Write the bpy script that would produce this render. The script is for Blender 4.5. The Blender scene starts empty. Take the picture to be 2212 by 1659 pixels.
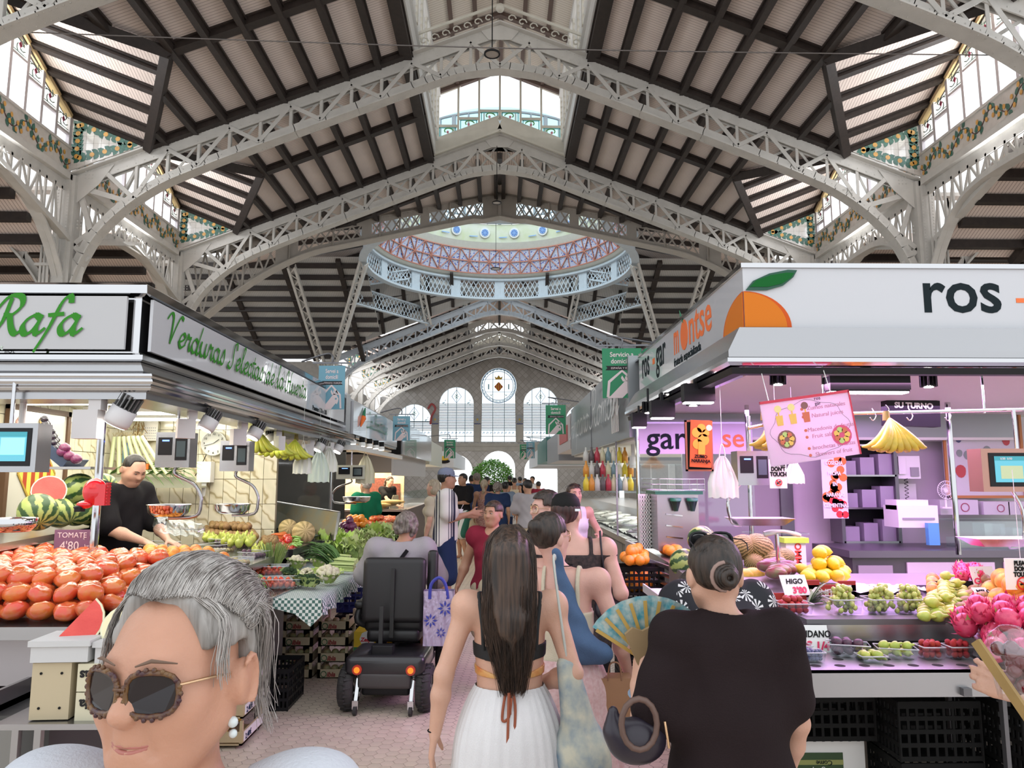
import bpy,bmesh,math,random
import numpy as np
from mathutils import Vector,Matrix,Euler
from math import sin,cos,pi,radians
SC=bpy.context.scene
COL=SC.collection
rnd=random.Random(7)
# ---------- camera, world, exposure ----------
F=1600.0;CH=1.72
PIT=math.atan(205.5/F);YAW=math.atan(28/F*cos(PIT))
cam_d=bpy.data.cameras.new('camera');cam=bpy.data.objects.new('camera',cam_d);COL.objects.link(cam)
cam_d.sensor_width=36;cam_d.lens=F/2212*36;cam_d.clip_start=.05;cam_d.clip_end=400
cam.location=(0,0,CH);cam.rotation_euler=(pi/2+PIT,0,-YAW);SC.camera=cam
w=bpy.data.worlds.new('sky');SC.world=w;w.use_nodes=True
bg=w.node_tree.nodes['Background'];bg.inputs[0].default_value=(.92,.96,1,1);bg.inputs[1].default_value=.85
SC.view_settings.view_transform='Standard';SC.view_settings.look='None';SC.view_settings.gamma=1;SC.view_settings.use_curve_mapping=False
SC.view_settings.exposure=.9
cy=SC.cycles;cy.use_denoising=True;cy.use_adaptive_sampling=True;cy.adaptive_threshold=.03
cy.max_bounces=5;cy.diffuse_bounces=3;cy.glossy_bounces=3;cy.transmission_bounces=4;cy.transparent_max_bounces=12
cy.caustics_reflective=False;cy.caustics_refractive=False;cy.sample_clamp_indirect=4
def area(name,loc,size,power,color=(1,1,1),rot=(0,0,0),spread=pi):
 d=bpy.data.lights.new(name,'AREA');d.shape='RECTANGLE';d.size,d.size_y=size;d.energy=power;d.color=color;d.spread=spread
 o=bpy.data.objects.new(name,d);COL.objects.link(o);o.location=loc;o.rotation_euler=rot;return o
# ---------- picture measurement helper: a pixel and one known world coordinate give a point ----------
CM=Euler((pi/2+PIT,0,-YAW)).to_matrix()
def P(px,py,X=None,Y=None,Z=None):
 d=CM@Vector(((px-1106)/F,(829.5-py)/F,-1))
 t=(Y/d.y)if Y is not None else((X/d.x)if X is not None else(Z-CH)/d.z)
 return Vector((0,0,CH))+d*t
# ---------- materials ----------
MATS={}
def mat(name,col=(.5,.5,.5),rough=.5,metal=0,bump=0,bscale=20,var=0,vscale=6,emit=0,ecol=None,alpha=1,trans=0,coat=0,rand=0,sub=0,spec=.5,col2=None,aniso=None,sheen=0):
 if name in MATS:return MATS[name]
 m=bpy.data.materials.new(name);MATS[name]=m;m.use_nodes=True
 nt=m.node_tree;b=nt.nodes['Principled BSDF'];L=nt.links
 b.inputs['Base Color'].default_value=(*col,1);b.inputs['Roughness'].default_value=rough;b.inputs['Metallic'].default_value=metal
 b.inputs['Specular IOR Level'].default_value=spec;b.inputs['Alpha'].default_value=alpha;b.inputs['Transmission Weight'].default_value=trans
 b.inputs['Coat Weight'].default_value=coat;b.inputs['Sheen Weight'].default_value=sheen
 if sub:b.inputs['Subsurface Weight'].default_value=sub;b.inputs['Subsurface Radius'].default_value=(.02,.008,.004);b.inputs['Subsurface Scale'].default_value=.5
 if emit:b.inputs['Emission Color'].default_value=(*(ecol or col),1);b.inputs['Emission Strength'].default_value=emit
 if bump or var or rand or col2:
  tc=nt.nodes.new('ShaderNodeTexCoord');src=None
  base=None
  if var or col2:
   n=nt.nodes.new('ShaderNodeTexNoise');n.inputs['Scale'].default_value=vscale;n.inputs['Detail'].default_value=4
   L.new(tc.outputs['Object'],n.inputs['Vector'])
   r=nt.nodes.new('ShaderNodeValToRGB');L.new(n.outputs['Fac'],r.inputs['Fac'])
   c2=col2 or tuple(max(0,c*(1-var))for c in col)
   r.color_ramp.elements[0].position=.35;r.color_ramp.elements[1].position=.65
   r.color_ramp.elements[0].color=(*c2,1);r.color_ramp.elements[1].color=(*col,1)
   base=r.outputs['Color']
  if rand:
   oi=nt.nodes.new('ShaderNodeObjectInfo');hs=nt.nodes.new('ShaderNodeHueSaturation')
   mr=nt.nodes.new('ShaderNodeMapRange');mr.inputs['To Min'].default_value=.5-rand*.01;mr.inputs['To Max'].default_value=.5+rand*.045
   L.new(oi.outputs['Random'],mr.inputs['Value']);L.new(mr.outputs['Result'],hs.inputs['Hue'])
   m2=nt.nodes.new('ShaderNodeMath');m2.operation='MULTIPLY';m2.inputs[1].default_value=7.13;L.new(oi.outputs['Random'],m2.inputs[0])
   m3=nt.nodes.new('ShaderNodeMath');m3.operation='FRACT';L.new(m2.outputs[0],m3.inputs[0])
   m4=nt.nodes.new('ShaderNodeMapRange');m4.inputs['To Min'].default_value=1-rand*.35;m4.inputs['To Max'].default_value=1+rand*.15
   L.new(m3.outputs[0],m4.inputs['Value']);L.new(m4.outputs['Result'],hs.inputs['Value'])
   if base:L.new(base,hs.inputs['Color'])
   else:hs.inputs['Color'].default_value=(*col,1)
   base=hs.outputs['Color']
  if base:L.new(base,b.inputs['Base Color'])
  if bump:
   n=nt.nodes.new('ShaderNodeTexNoise');n.inputs['Scale'].default_value=bscale;n.inputs['Detail'].default_value=5
   L.new(tc.outputs['Object'],n.inputs['Vector'])
   bp=nt.nodes.new('ShaderNodeBump');bp.inputs['Strength'].default_value=bump;bp.inputs['Distance'].default_value=.01
   L.new(n.outputs['Fac'],bp.inputs['Height']);L.new(bp.outputs['Normal'],b.inputs['Normal'])
 return m
def ramp(nt,fac,stops,interp='LINEAR'):
 r=nt.nodes.new('ShaderNodeValToRGB');r.color_ramp.interpolation=interp
 while len(r.color_ramp.elements)<len(stops):r.color_ramp.elements.new(.5)
 for e,(p,c)in zip(r.color_ramp.elements,stops):e.position=p;e.color=(*c,1)
 nt.links.new(fac,r.inputs['Fac']);return r.outputs['Color']
def stripes(name,c1,c2,axis,period,width=.5,rough=.6,bump=0,noise=0,metal=0):
 "lines across one object axis: planks' joints, corrugation, fabric stripes"
 if name in MATS:return MATS[name]
 m=mat(name,c1,rough,metal);nt=m.node_tree;L=nt.links;b=nt.nodes['Principled BSDF']
 tc=nt.nodes.new('ShaderNodeTexCoord');s=nt.nodes.new('ShaderNodeSeparateXYZ');L.new(tc.outputs['Object'],s.inputs[0])
 def M(op,a,c):
  n=nt.nodes.new('ShaderNodeMath');n.operation=op
  if hasattr(a,'links'):L.new(a,n.inputs[0])
  else:n.inputs[0].default_value=a
  if c is not None:
   if hasattr(c,'links'):L.new(c,n.inputs[1])
   else:n.inputs[1].default_value=c
  return n.outputs[0]
 fr=M('FRACT',M('DIVIDE',s.outputs['XYZ'.index(axis)],period),None)
 less=M('LESS_THAN',fr,width)
 mx=nt.nodes.new('ShaderNodeMix');mx.data_type='RGBA';L.new(less,mx.inputs['Factor'])
 mx.inputs[6].default_value=(*c1,1);mx.inputs[7].default_value=(*c2,1);out=mx.outputs[2]
 if noise:
  n=nt.nodes.new('ShaderNodeTexNoise');n.inputs['Scale'].default_value=1.3;n.inputs['Detail'].default_value=5;L.new(tc.outputs['Object'],n.inputs['Vector'])
  mr=nt.nodes.new('ShaderNodeMapRange');mr.inputs['To Min'].default_value=1-noise;mr.inputs['To Max'].default_value=1+noise;L.new(n.outputs['Fac'],mr.inputs['Value'])
  hs=nt.nodes.new('ShaderNodeHueSaturation');L.new(mr.outputs['Result'],hs.inputs['Value']);L.new(out,hs.inputs['Color']);out=hs.outputs['Color']
 L.new(out,b.inputs['Base Color'])
 if bump:
  bp=nt.nodes.new('ShaderNodeBump');bp.inputs['Strength'].default_value=bump;bp.inputs['Distance'].default_value=.01;bp.invert=True
  L.new(less,bp.inputs['Height']);L.new(bp.outputs['Normal'],b.inputs['Normal'])
 return m
def glassmat(name,col=(.95,.98,1),gloss=.12,rough=.05,bright=1.0):
 if name in MATS:return MATS[name]
 m=bpy.data.materials.new(name);MATS[name]=m;m.use_nodes=True;nt=m.node_tree;nt.nodes.clear()
 t=nt.nodes.new('ShaderNodeBsdfTransparent');t.inputs[0].default_value=(*col,1)
 g=nt.nodes.new('ShaderNodeBsdfGlossy');g.inputs['Roughness'].default_value=rough;g.inputs[0].default_value=(.9,.95,1,1)
 x=nt.nodes.new('ShaderNodeMixShader');x.inputs[0].default_value=gloss
 o=nt.nodes.new('ShaderNodeOutputMaterial');nt.links.new(t.outputs[0],x.inputs[1]);nt.links.new(g.outputs[0],x.inputs[2]);nt.links.new(x.outputs[0],o.inputs[0])
 return m
# ---------- mesh builder ----------
class MB:
 def __init__(s):s.V=[];s.F=[];s.M=[];s.S=[]
 def add(s,vs,fs,m=0,sm=False):
  k=len(s.V);s.V+=[tuple(v)for v in vs];s.F+=[tuple(i+k for i in f)for f in fs];s.M+=[m]*len(fs);s.S+=[sm]*len(fs);return s
 def box(s,c,d,R=None,m=0):
  c=Vector(c);h=[x/2 for x in d]
  if R is not None and not isinstance(R,Matrix):R=Euler(R).to_matrix()
  vs=[]
  for z in(-1,1):
   for y in(-1,1):
    for x in(-1,1):
     v=Vector((x*h[0],y*h[1],z*h[2]));
     if R is not None:v=R@v
     vs.append(c+v)
  return s.add(vs,[(0,2,3,1),(4,5,7,6),(0,1,5,4),(2,6,7,3),(0,4,6,2),(1,3,7,5)],m)
 def bb(s,a,b,m=0):
  a=Vector(a);b=Vector(b);return s.box((a+b)/2,(abs(b.x-a.x),abs(b.y-a.y),abs(b.z-a.z)),None,m)
 def beam(s,p,q,w,h,up=(0,0,1),m=0,off=0):
  p=Vector(p);q=Vector(q);d=(q-p);L=d.length
  if L<1e-6:return s
  d/=L;u=Vector(up);u=u-d*u.dot(d)
  if u.length<1e-4:u=Vector((1,0,0));u=u-d*u.dot(d)
  u.normalize();r=d.cross(u);R=Matrix((r,d,u)).transposed()
  return s.box((p+q)/2+u*off,(w,L,h),R,m)
 def tube(s,pts,r,n=8,m=0,cap=True,closed=False,flat=1.0,up=None):
  pts=[Vector(p)for p in pts];k=len(pts);vs=[];pu=None
  rs=r if isinstance(r,(list,tuple))else[r]*k
  for i,p in enumerate(pts):
   if closed:t=pts[(i+1)%k]-pts[i-1]
   else:t=pts[min(i+1,k-1)]-pts[max(i-1,0)]
   if t.length<1e-9:t=Vector((0,0,1))
   t.normalize()
   if pu is None:
    a=Vector(up)if up else(Vector((0,0,1))if abs(t.z)<.9 else Vector((1,0,0)))
   else:a=pu
   u=a-t*a.dot(t)
   if u.length<1e-6:u=t.orthogonal()
   u.normalize();pu=u;v=t.cross(u)
   for j in range(n):
    an=2*pi*j/n;vs.append(p+(u*cos(an)*flat+v*sin(an))*rs[i])
  fs=[]
  for i in range(k if closed else k-1):
   a=i*n;b=((i+1)%k)*n
   for j in range(n):fs.append((a+j,a+(j+1)%n,b+(j+1)%n,b+j))
  s.add(vs,fs,m,True)
  if cap and not closed:
   s.add(vs[:n],[tuple(range(n))[::-1]],m);s.add(vs[-n:],[tuple(range(n))],m)
  return s
 def lathe(s,prof,n=16,c=(0,0,0),m=0,R=None,sm=True):
  c=Vector(c);vs=[]
  if R is not None and not isinstance(R,Matrix):R=Euler(R).to_matrix()
  for r,z in prof:
   for j in range(n):
    a=2*pi*j/n;v=Vector((r*cos(a),r*sin(a),z))
    if R is not None:v=R@v
    vs.append(c+v)
  fs=[]
  for i in range(len(prof)-1):
   for j in range(n):fs.append((i*n+j,i*n+(j+1)%n,(i+1)*n+(j+1)%n,(i+1)*n+j))
  return s.add(vs,fs,m,sm)
 def cyl(s,c,r,h,n=16,m=0,R=None,r2=None):
  r2=r if r2 is None else r2
  return s.lathe([(1e-5,0),(r,0),(r,0),(r2,h),(r2,h),(1e-5,h)],n,c,m,R,False)
 def ball(s,c,r,n=12,k=8,m=0,R=None,sc=(1,1,1)):
  c=Vector(c);vs=[];fs=[]
  if R is not None and not isinstance(R,Matrix):R=Euler(R).to_matrix()
  for i in range(k+1):
   t=pi*i/k
   for j in range(n):
    a=2*pi*j/n;v=Vector((max(sin(t),1e-4)*cos(a)*sc[0],max(sin(t),1e-4)*sin(a)*sc[1],-cos(t)*sc[2]))*r
    if R is not None:v=R@v
    vs.append(c+v)
  for i in range(k):
   for j in range(n):fs.append((i*n+j,i*n+(j+1)%n,(i+1)*n+(j+1)%n,(i+1)*n+j))
  return s.add(vs,fs,m,True)
 def prism(s,pts,o,u,v,t,m=0,m2=None):
  "extruded polygon: 2D pts in frame (o,u,v), thickness t along u x v"
  o=Vector(o);u=Vector(u);v=Vector(v);w=u.cross(v).normalized()*t;n=len(pts)
  A=[o+u*a+v*b for a,b in pts];vs=A+[p+w for p in A]
  s.add(vs,[tuple(range(n))[::-1]],m);s.add(vs,[tuple(range(n,2*n))],m if m2 is None else m2)
  s.add(vs,[(i,(i+1)%n,n+(i+1)%n,n+i)for i in range(n)],m);return s
 def quad(s,a,b,c,d,m=0):return s.add([a,b,c,d],[(0,1,2,3)],m)
 def mesh(s,name,mats=(),loc=None):
  me=bpy.data.meshes.new(name)
  V=s.V
  if loc is not None:l=Vector(loc);V=[Vector(v)-l for v in V]
  me.from_pydata(V,[],s.F);me.polygons.foreach_set('material_index',s.M);me.polygons.foreach_set('use_smooth',s.S)
  for m in(mats if isinstance(mats,(list,tuple))else[mats]):me.materials.append(m)
  me.update();return me
 def done(s,name,mats=(),parent=None,loc=None,rot=None):
  return ob(name,s.mesh(name,mats,None),parent,loc,rot)
def ob(name,me,parent=None,loc=None,rot=None,scale=None):
 o=bpy.data.objects.new(name,me);COL.objects.link(o)
 if parent:o.parent=parent
 if loc is not None:o.location=loc
 if rot is not None:o.rotation_euler=rot
 if scale is not None:o.scale=scale if not isinstance(scale,(int,float))else(scale,)*3
 return o
def tag(o,label=None,cat=None,group=None,kind=None):
 if label:o['label']=label
 if cat:o['category']=cat
 if group:o['group']=group
 if kind:o['kind']=kind
 return o
def thing(name,label,cat,loc=(0,0,0),rz=0,group=None,kind=None,rot=None):
 o=bpy.data.objects.new(name,None);COL.objects.link(o);o.location=loc;o.rotation_euler=rot or(0,0,rz);o.empty_display_size=.1
 return tag(o,label,cat,group,kind)
def copy_tree(o,parent=None,**kw):
 c=o.copy();COL.objects.link(c)
 if parent:c.parent=parent
 for ch in list(o.children):copy_tree(ch,c)
 for k,v in kw.items():
  if k in('location','rotation_euler','scale'):setattr(c,k,v)
  else:c[k]=v
 return c
def bez(pts,n=8):
 "smooth polyline (Catmull-Rom) through pts"
 pts=[Vector(p)if len(p)==3 else Vector((*p,0))for p in pts];out=[]
 for i in range(len(pts)-1):
  p0=pts[max(i-1,0)];p1=pts[i];p2=pts[i+1];p3=pts[min(i+2,len(pts)-1)]
  for k in range(n):
   t=k/n;out.append(.5*((2*p1)+(p2-p0)*t+(2*p0-5*p1+4*p2-p3)*t*t+(3*p1-p0-3*p2+p3)*t**3))
 out.append(pts[-1]);return out
def text_mesh(txt,size,mat_,parent=None,loc=(0,0,0),rot=(pi/2,0,0),align='LEFT',ext=.001,bold=0,shear=0,sx=1,name='lettering',sy=1,space=1):
 cu=bpy.data.curves.new(name,'FONT');cu.body=txt;cu.size=size;cu.extrude=ext;cu.align_x=align;cu.offset=bold;cu.shear=shear;cu.resolution_u=3;cu.space_character=space
 t=bpy.data.objects.new('tmp',cu);COL.objects.link(t)
 dg=bpy.context.evaluated_depsgraph_get();me=bpy.data.meshes.new_from_object(t.evaluated_get(dg));bpy.data.objects.remove(t);bpy.data.curves.remove(cu)
 me.materials.clear();me.materials.append(mat_);me.name=name
 return ob(name,me,parent,loc,rot,(sx,sy,1))
# ---------- hall structure ----------
iron=mat('painted_iron',(.66,.635,.59),.45,.0,bump=.12,bscale=60,var=.1,vscale=3)
iron2=mat('painted_iron_cool',(.62,.66,.71),.45,.0,bump=.1,bscale=60,var=.08,vscale=3)
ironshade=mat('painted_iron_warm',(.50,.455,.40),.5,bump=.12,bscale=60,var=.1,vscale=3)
darkwood=mat('dark_rafter_wood',(.035,.024,.02),.55,var=.3,vscale=9,bump=.2,bscale=40)
WINP=250
plankX=stripes('plank_ceiling',(.80,.70,.65),(.45,.37,.335),'Y',.085,.16,.7,bump=.5,noise=.12)
plankY=stripes('plank_dormer',(.84,.71,.64),(.46,.35,.30),'X',.085,.2,.7,bump=.5,noise=.12)
cream=mat('cream_paint',(.74,.71,.62),.5,var=.08,vscale=3)
white=mat('white_paint',(.8,.8,.78),.5)
paneglass=glassmat('window_glass',(.97,.99,1),.05)
W=10.8;ZE=9.25;ZA=13.5;SL=(ZA-ZE)/W;BAY=6.3;TY=[11.7,18,24.3,30.6];TF=[46.5,52,57.6,63.2];YEND=69.5
LW=2.27
def zt(x):return ZE+SL*(W-abs(x))
low=[(-W+.22,6.2),(-10.35,6.95),(-9.95,7.75),(-9.3,8.45),(-8.5,9.02),(-7.7,9.4),(-6.6,9.87),(-4.4,10.75),(-2.2,11.63),(-1.5,11.9),(-.9,12.08),(0,12.2)]
def zl(x):
 x=-abs(x)
 for a,b in zip(low,low[1:]):
  if a[0]<=x<=b[0]:return a[1]+(b[1]-a[1])*(x-a[0])/(b[0]-a[0])
 return low[0][1]
def rivets(mb,pts,r=.022,m=0,nrm=(0,0,-1)):
 nrm=Vector(nrm);a=nrm.orthogonal().normalized();b=nrm.cross(a)
 for p in pts:
  p=Vector(p);base=[p+a*r*cos(t)+b*r*sin(t)for t in(0,pi/2,pi,3*pi/2)]
  mb.add(base+[p+nrm*r*.8],[(0,1,4),(1,2,4),(2,3,4),(3,0,4)],m,True)
def truss(Y,near=True,m=iron,solid=False):
 t=thing('roof_truss','','truss',(0,Y,0),kind='structure')
 xs=[-W+.1+i*(W-.1)/14 for i in range(15)]
 fl=[(x,zl(x))for x in[l[0]for l in low]];fl=bez([(a,0,b)for a,b in fl],3)
 full=[Vector(p)for p in fl]+[Vector((-p.x,0,p.z))for p in fl[::-1][1:]]
 top=MB();dp=.34 if not solid else.42
 for s in(-1,1):
  a=Vector((s*W,0,zt(W)));b=Vector((0,0,ZA))
  top.beam(a,b,.36,.035,(0,0,1),0,0);top.beam(a,b,.03,.3,(0,0,1),0,-.16);top.beam(a+Vector((0,.14,0)),b+Vector((0,.14,0)),.03,.3,(0,0,1),0,-.16)
 top.done('top_chord',m,t)
 bot=MB()
 for a,b in zip(full,full[1:]):
  d=(b-a).normalized();e=d*.01
  bot.beam(a-e,b+e,.36,.035,(0,0,1));bot.beam(a-e,b+e,.03,.26,(0,0,1),0,.14)
  bot.beam(a-e+Vector((0,.14,0)),b+e+Vector((0,.14,0)),.03,.26,(0,0,1),0,.14)
 bot.done('bottom_chord',m,t)
 if near:
  rv=MB();pts=[];L=0
  acc=0
  for a,b in zip(full,full[1:]):
   n=max(1,int((b-a).length/.11))
   for i in range(n):
    p=a.lerp(b,i/n);pts+=[p+Vector((0,-.12,-.018)),p+Vector((0,.1,-.018))]
  rivets(rv,pts)
  pts=[]
  for s in(-1,1):
   for i in range(100):
    x=s*W*i/100;pts.append((x,-.02,zt(x)-.06));
    if i%2:pts.append((x,-.02,zt(x)-.26))
  for p in full[1:-1]:pts+=[(p.x,-.02,p.z+.2)]
  rivets(rv,pts,.02,0,(0,-1,0))
  tag(rv.done('rivets',m,t),kind='stuff')
 web=MB()
 def brace(p,q,y,wd=.09):
  mb=MB()if near else web
  p=Vector((p[0],y,p[1]));q=Vector((q[0],y,q[1]))
  mb.beam(p,q,.015,wd,(0,0,1)if abs((q-p).normalized().z)<.9 else(1,0,0));mb.beam(p+Vector((0,.04,0)),q+Vector((0,.04,0)),.08,.015,(0,0,1)if abs((q-p).normalized().z)<.9 else(1,0,0),0,wd/2)
  if near:mb.done('brace',m,t)
 for s in(-1,1):
  haunch=[(-W+.2,x_)for x_ in(8.9,7.9)]
  for i in range(1,14):
   x=xs[i];B=(s*x,zl(x)+.15);T=(s*x,zt(x)-.2)
   x2=xs[i+1];B2=(s*x2,zl(x2)+.15);T2=(s*x2,zt(x2)-.2)
   if i>=2:
    brace(T,B,.02,.07)
   if i<14 and i>=1:
    if i%2:brace(T,B2,-.03,.1)
    else:brace(B,T2,-.03,.1)
    if i%2:brace(B,T2,.12,.06)
    else:brace(T,B2,.12,.06)
  for(a,b)in[((-W+.2,9.0),(-9.25,8.6)),((-W+.2,9.0),(-10.1,7.6)),((-W+.2,7.5),(-9.3,8.55)),((-W+.2,7.5),(-10.2,7.1))]:
   brace((s*a[0],a[1]),(s*b[0],b[1]),0,.12)
 if not near:tag(web.done('web_braces',m,t),kind='stuff')
 if near:
  g=MB()
  for s in(-1,1):
   o=Vector((0,-.035,0));
   g.prism([(s*-W,ZE-.05),(s*-(W-1.1),ZE+.33),(s*-(W-.75),ZE-.2),(s*-W,ZE-.9)][::s],(0,-.03,0),(1,0,0),(0,0,1),.012)
   g.prism([(s*-(W-.1),5.4),(s*-(W-.1),7.3),(s*-(W-.35),7.0),(s*-(W-.55),6.9),(s*-(W-.35),5.4)][::s],(0,-.03,0),(1,0,0),(0,0,1),.012)
   for(cx,cz)in((W-.5,ZE+.05),(7.7,9.55),(8.9,8.95),(W-.3,6.2),(W-.3,8.0)):
    rivets(g,[(-s*(cx+.09*(i%3-1)),-.05,cz+.09*(i//3-1))for i in range(9)],.024,0,(0,-1,0))
  g.prism([(-.5,ZA-.2),(0,ZA-.03),(.5,ZA-.2),(.3,ZA-.45),(-.3,ZA-.45)],(0,-.03,0),(1,0,0),(0,0,1),.012)
  g.done('gusset_plate',m,t)
 return t
lab={0:'riveted cream iron roof truss crossing the top corners, nearest of the arches',1:'big riveted cream iron arch truss spanning below the first roof lantern',2:'second riveted iron arch truss, under the white gable board'}
for i,Y in enumerate(TY[:3]):truss(Y)['label']=lab[i]
for i,Y in enumerate(TF):
 t=truss(Y,False,iron2 if i==0 else iron);t['label']=['white arch truss on the far side of the dome crossing','iron arch truss of the far nave, second beyond the dome','iron arch truss of the far nave, third beyond the dome','iron arch truss of the far nave, nearest to the end wall'][i]
t=thing('crossing_truss','solid-plated grey truss with latticed slots in front of the dome','truss',(0,0,0),kind='structure')
def cy3(x):return 24.6+(29.9-24.6)*(1-abs(x)/W)
def ztop3(x):return zt(x)+.14
def zlow3(x):
 a=abs(x);return ztop3(x)-(.95+(.0 if a>.8 else.1)+(0 if a<6.5 else.16*(a-6.5)**1.8))
def P3(x,z,dy=0):return Vector((x,cy3(x)+dy,z))
xs=[i*.35 for i in range(-30,31)]
SL3=((.7,2.9),(3.3,5.0),(5.4,7.4),(7.9,10.4))
mb=MB();lt=MB();pm=MB()
def q3(m_,a,b,f0,f1,dy=0,h=.03):
 pts=[P3(a,f0(a),dy),P3(b,f0(b),dy),P3(b,f1(b),dy),P3(a,f1(a),dy)];bk=[p+Vector((0,h,0))for p in pts]
 m_.add(pts+bk,[(0,1,2,3),(7,6,5,4),(0,4,5,1),(3,2,6,7),(0,3,7,4),(1,5,6,2)])
for a,b in zip(xs,xs[1:]):
 c=abs((a+b)/2);op=any(u<c<v for u,v in SL3)
 if op:q3(mb,a,b,lambda x:ztop3(x)-.26,ztop3);q3(mb,a,b,zlow3,lambda x:zlow3(x)+.24)
 else:q3(mb,a,b,zlow3,ztop3)
 q3(mb,a,b,lambda x:zlow3(x)-.02,lambda x:zlow3(x)+.02,-.25,.5);q3(mb,a,b,lambda x:ztop3(x)-.02,lambda x:ztop3(x)+.02,-.25,.5)
 if op:
  lt.beam(P3(a,zlow3(a)+.2,.03),P3(b,ztop3(b)-.2,.03),.02,.06);lt.beam(P3(a,ztop3(a)-.2,.05),P3(b,zlow3(b)+.2,.05),.02,.06)
for x in(2.0,3.9,4.6,6.2,7.6,9.0):
 for s in(-1,1):lt.beam(P3(s*x,zlow3(x),-.05),P3(s*x,ztop3(x),-.05),.06,.06,(1,0,0))
lt.beam(P3(0,zlow3(0),-.06),P3(0,ztop3(0),-.06),.14,.1,(0,1,0))
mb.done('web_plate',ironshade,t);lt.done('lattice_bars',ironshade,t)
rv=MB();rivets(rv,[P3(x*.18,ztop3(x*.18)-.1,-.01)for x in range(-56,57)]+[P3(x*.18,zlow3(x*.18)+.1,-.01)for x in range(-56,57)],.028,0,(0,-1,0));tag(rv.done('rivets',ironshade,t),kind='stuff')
def column(x,y,lbl,h=ZE):
 t=thing('iron_column',lbl,'column',(x,y,0),kind='structure')
 s=1 if x>0 else-1
 mb=MB();mb.box((0,0,h/2),(.30,.46,h));mb.box((0,0,h/2),(.46,.30,h-.02));mb.box((0,0,.4),(.7,.7,.8));mb.done('shaft',iron,t)
 rv=MB();pts=[]
 for i in range(60):
  z=4.5+i*.08;pts+=[(-.12,-.235,z),(.12,-.235,z)]
 rivets(rv,pts,.02,0,(0,-1,0));tag(rv.done('rivets',iron,t),kind='stuff')
 mb=MB()
 for k,dx in enumerate((-.11,0,.11)):
  ps=bez([(s*.25+0,-.3+dx*.0-k*0,5.0),(s*.28,-.3,6.8),(s*.3,-.3+.0,7.6),(s*.55,-.3,8.0),(s*.8,-.3,8.05)],5)
  mb.tube([p+Vector((dx*s*.8,0,0))for p in ps],.035,6)
 for z in(5.4,6.9):mb.box((s*.28,-.3,z),(.42,.1,.07))
 for zz,xx in((5.9,.33),(8.05,.8)):
  mb.tube([(s*xx+.13*cos(a)*(1-.06*i),-.33,zz+.13*sin(a)*(1-.06*i))for i,a in enumerate([j*.7 for j in range(12)])],.03,6)
 mb.done('scroll_bracket',iron,t)
 return t
n=0
for i,Y in enumerate(TY[:3]):
 for s in(-1,1):column(s*W,Y,'riveted iron column carrying the %s truss on the %s side'%(['nearest','first full','second','dome-side'][i],['window-left','window-right'][s>0]if 0 else('watermelon-stall' if s<0 else 'purple-lit-stall')))
for i,Y in enumerate(TF):
 for s in(-1,1):
  c=thing('iron_column','slender iron column number %d beyond the dome, %s row'%(i+1,'port' if s<0 else 'starboard'),'column',(s*W,Y,0),kind='structure')
  c['label']='far iron column %s of the nave on the %s-stall side'%(['at the far edge of the dome crossing','two bays from the dome','three bays from the dome','next to the end wall'][i]if 0 else['at the far edge of the dome','one bay past the dome','two bays past the dome','nearest the end wall'][i],'watermelon' if s<0 else 'purple-lit')
  MB().box((0,0,ZE/2),(.35,.4,ZE)).done('shaft',iron,c);MB().box((0,0,ZE-.1),(.6,.6,.2)).done('capital',iron,c)
ceil=thing('ceiling','pale planked roof with dark purlins over the nave','ceiling',kind='structure')
PX=[2.42,3.13,3.93,4.72,5.5,6.24,6.97,7.72,8.45]
VX=7.02;CX=8.85;ZB=10.88;ZP=12.3
def slab(name,pts,m,th=.06):
 n=len(pts);mb=MB();vs=[Vector(p)for p in pts];up=[v+Vector((0,0,th))for v in vs]
 mb.add(vs+up,[tuple(range(n)),tuple(range(n,2*n))[::-1]]+[(i,(i+1)%n,n+(i+1)%n,n+i)for i in range(n)]);return mb.done(name,m,ceil)
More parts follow.
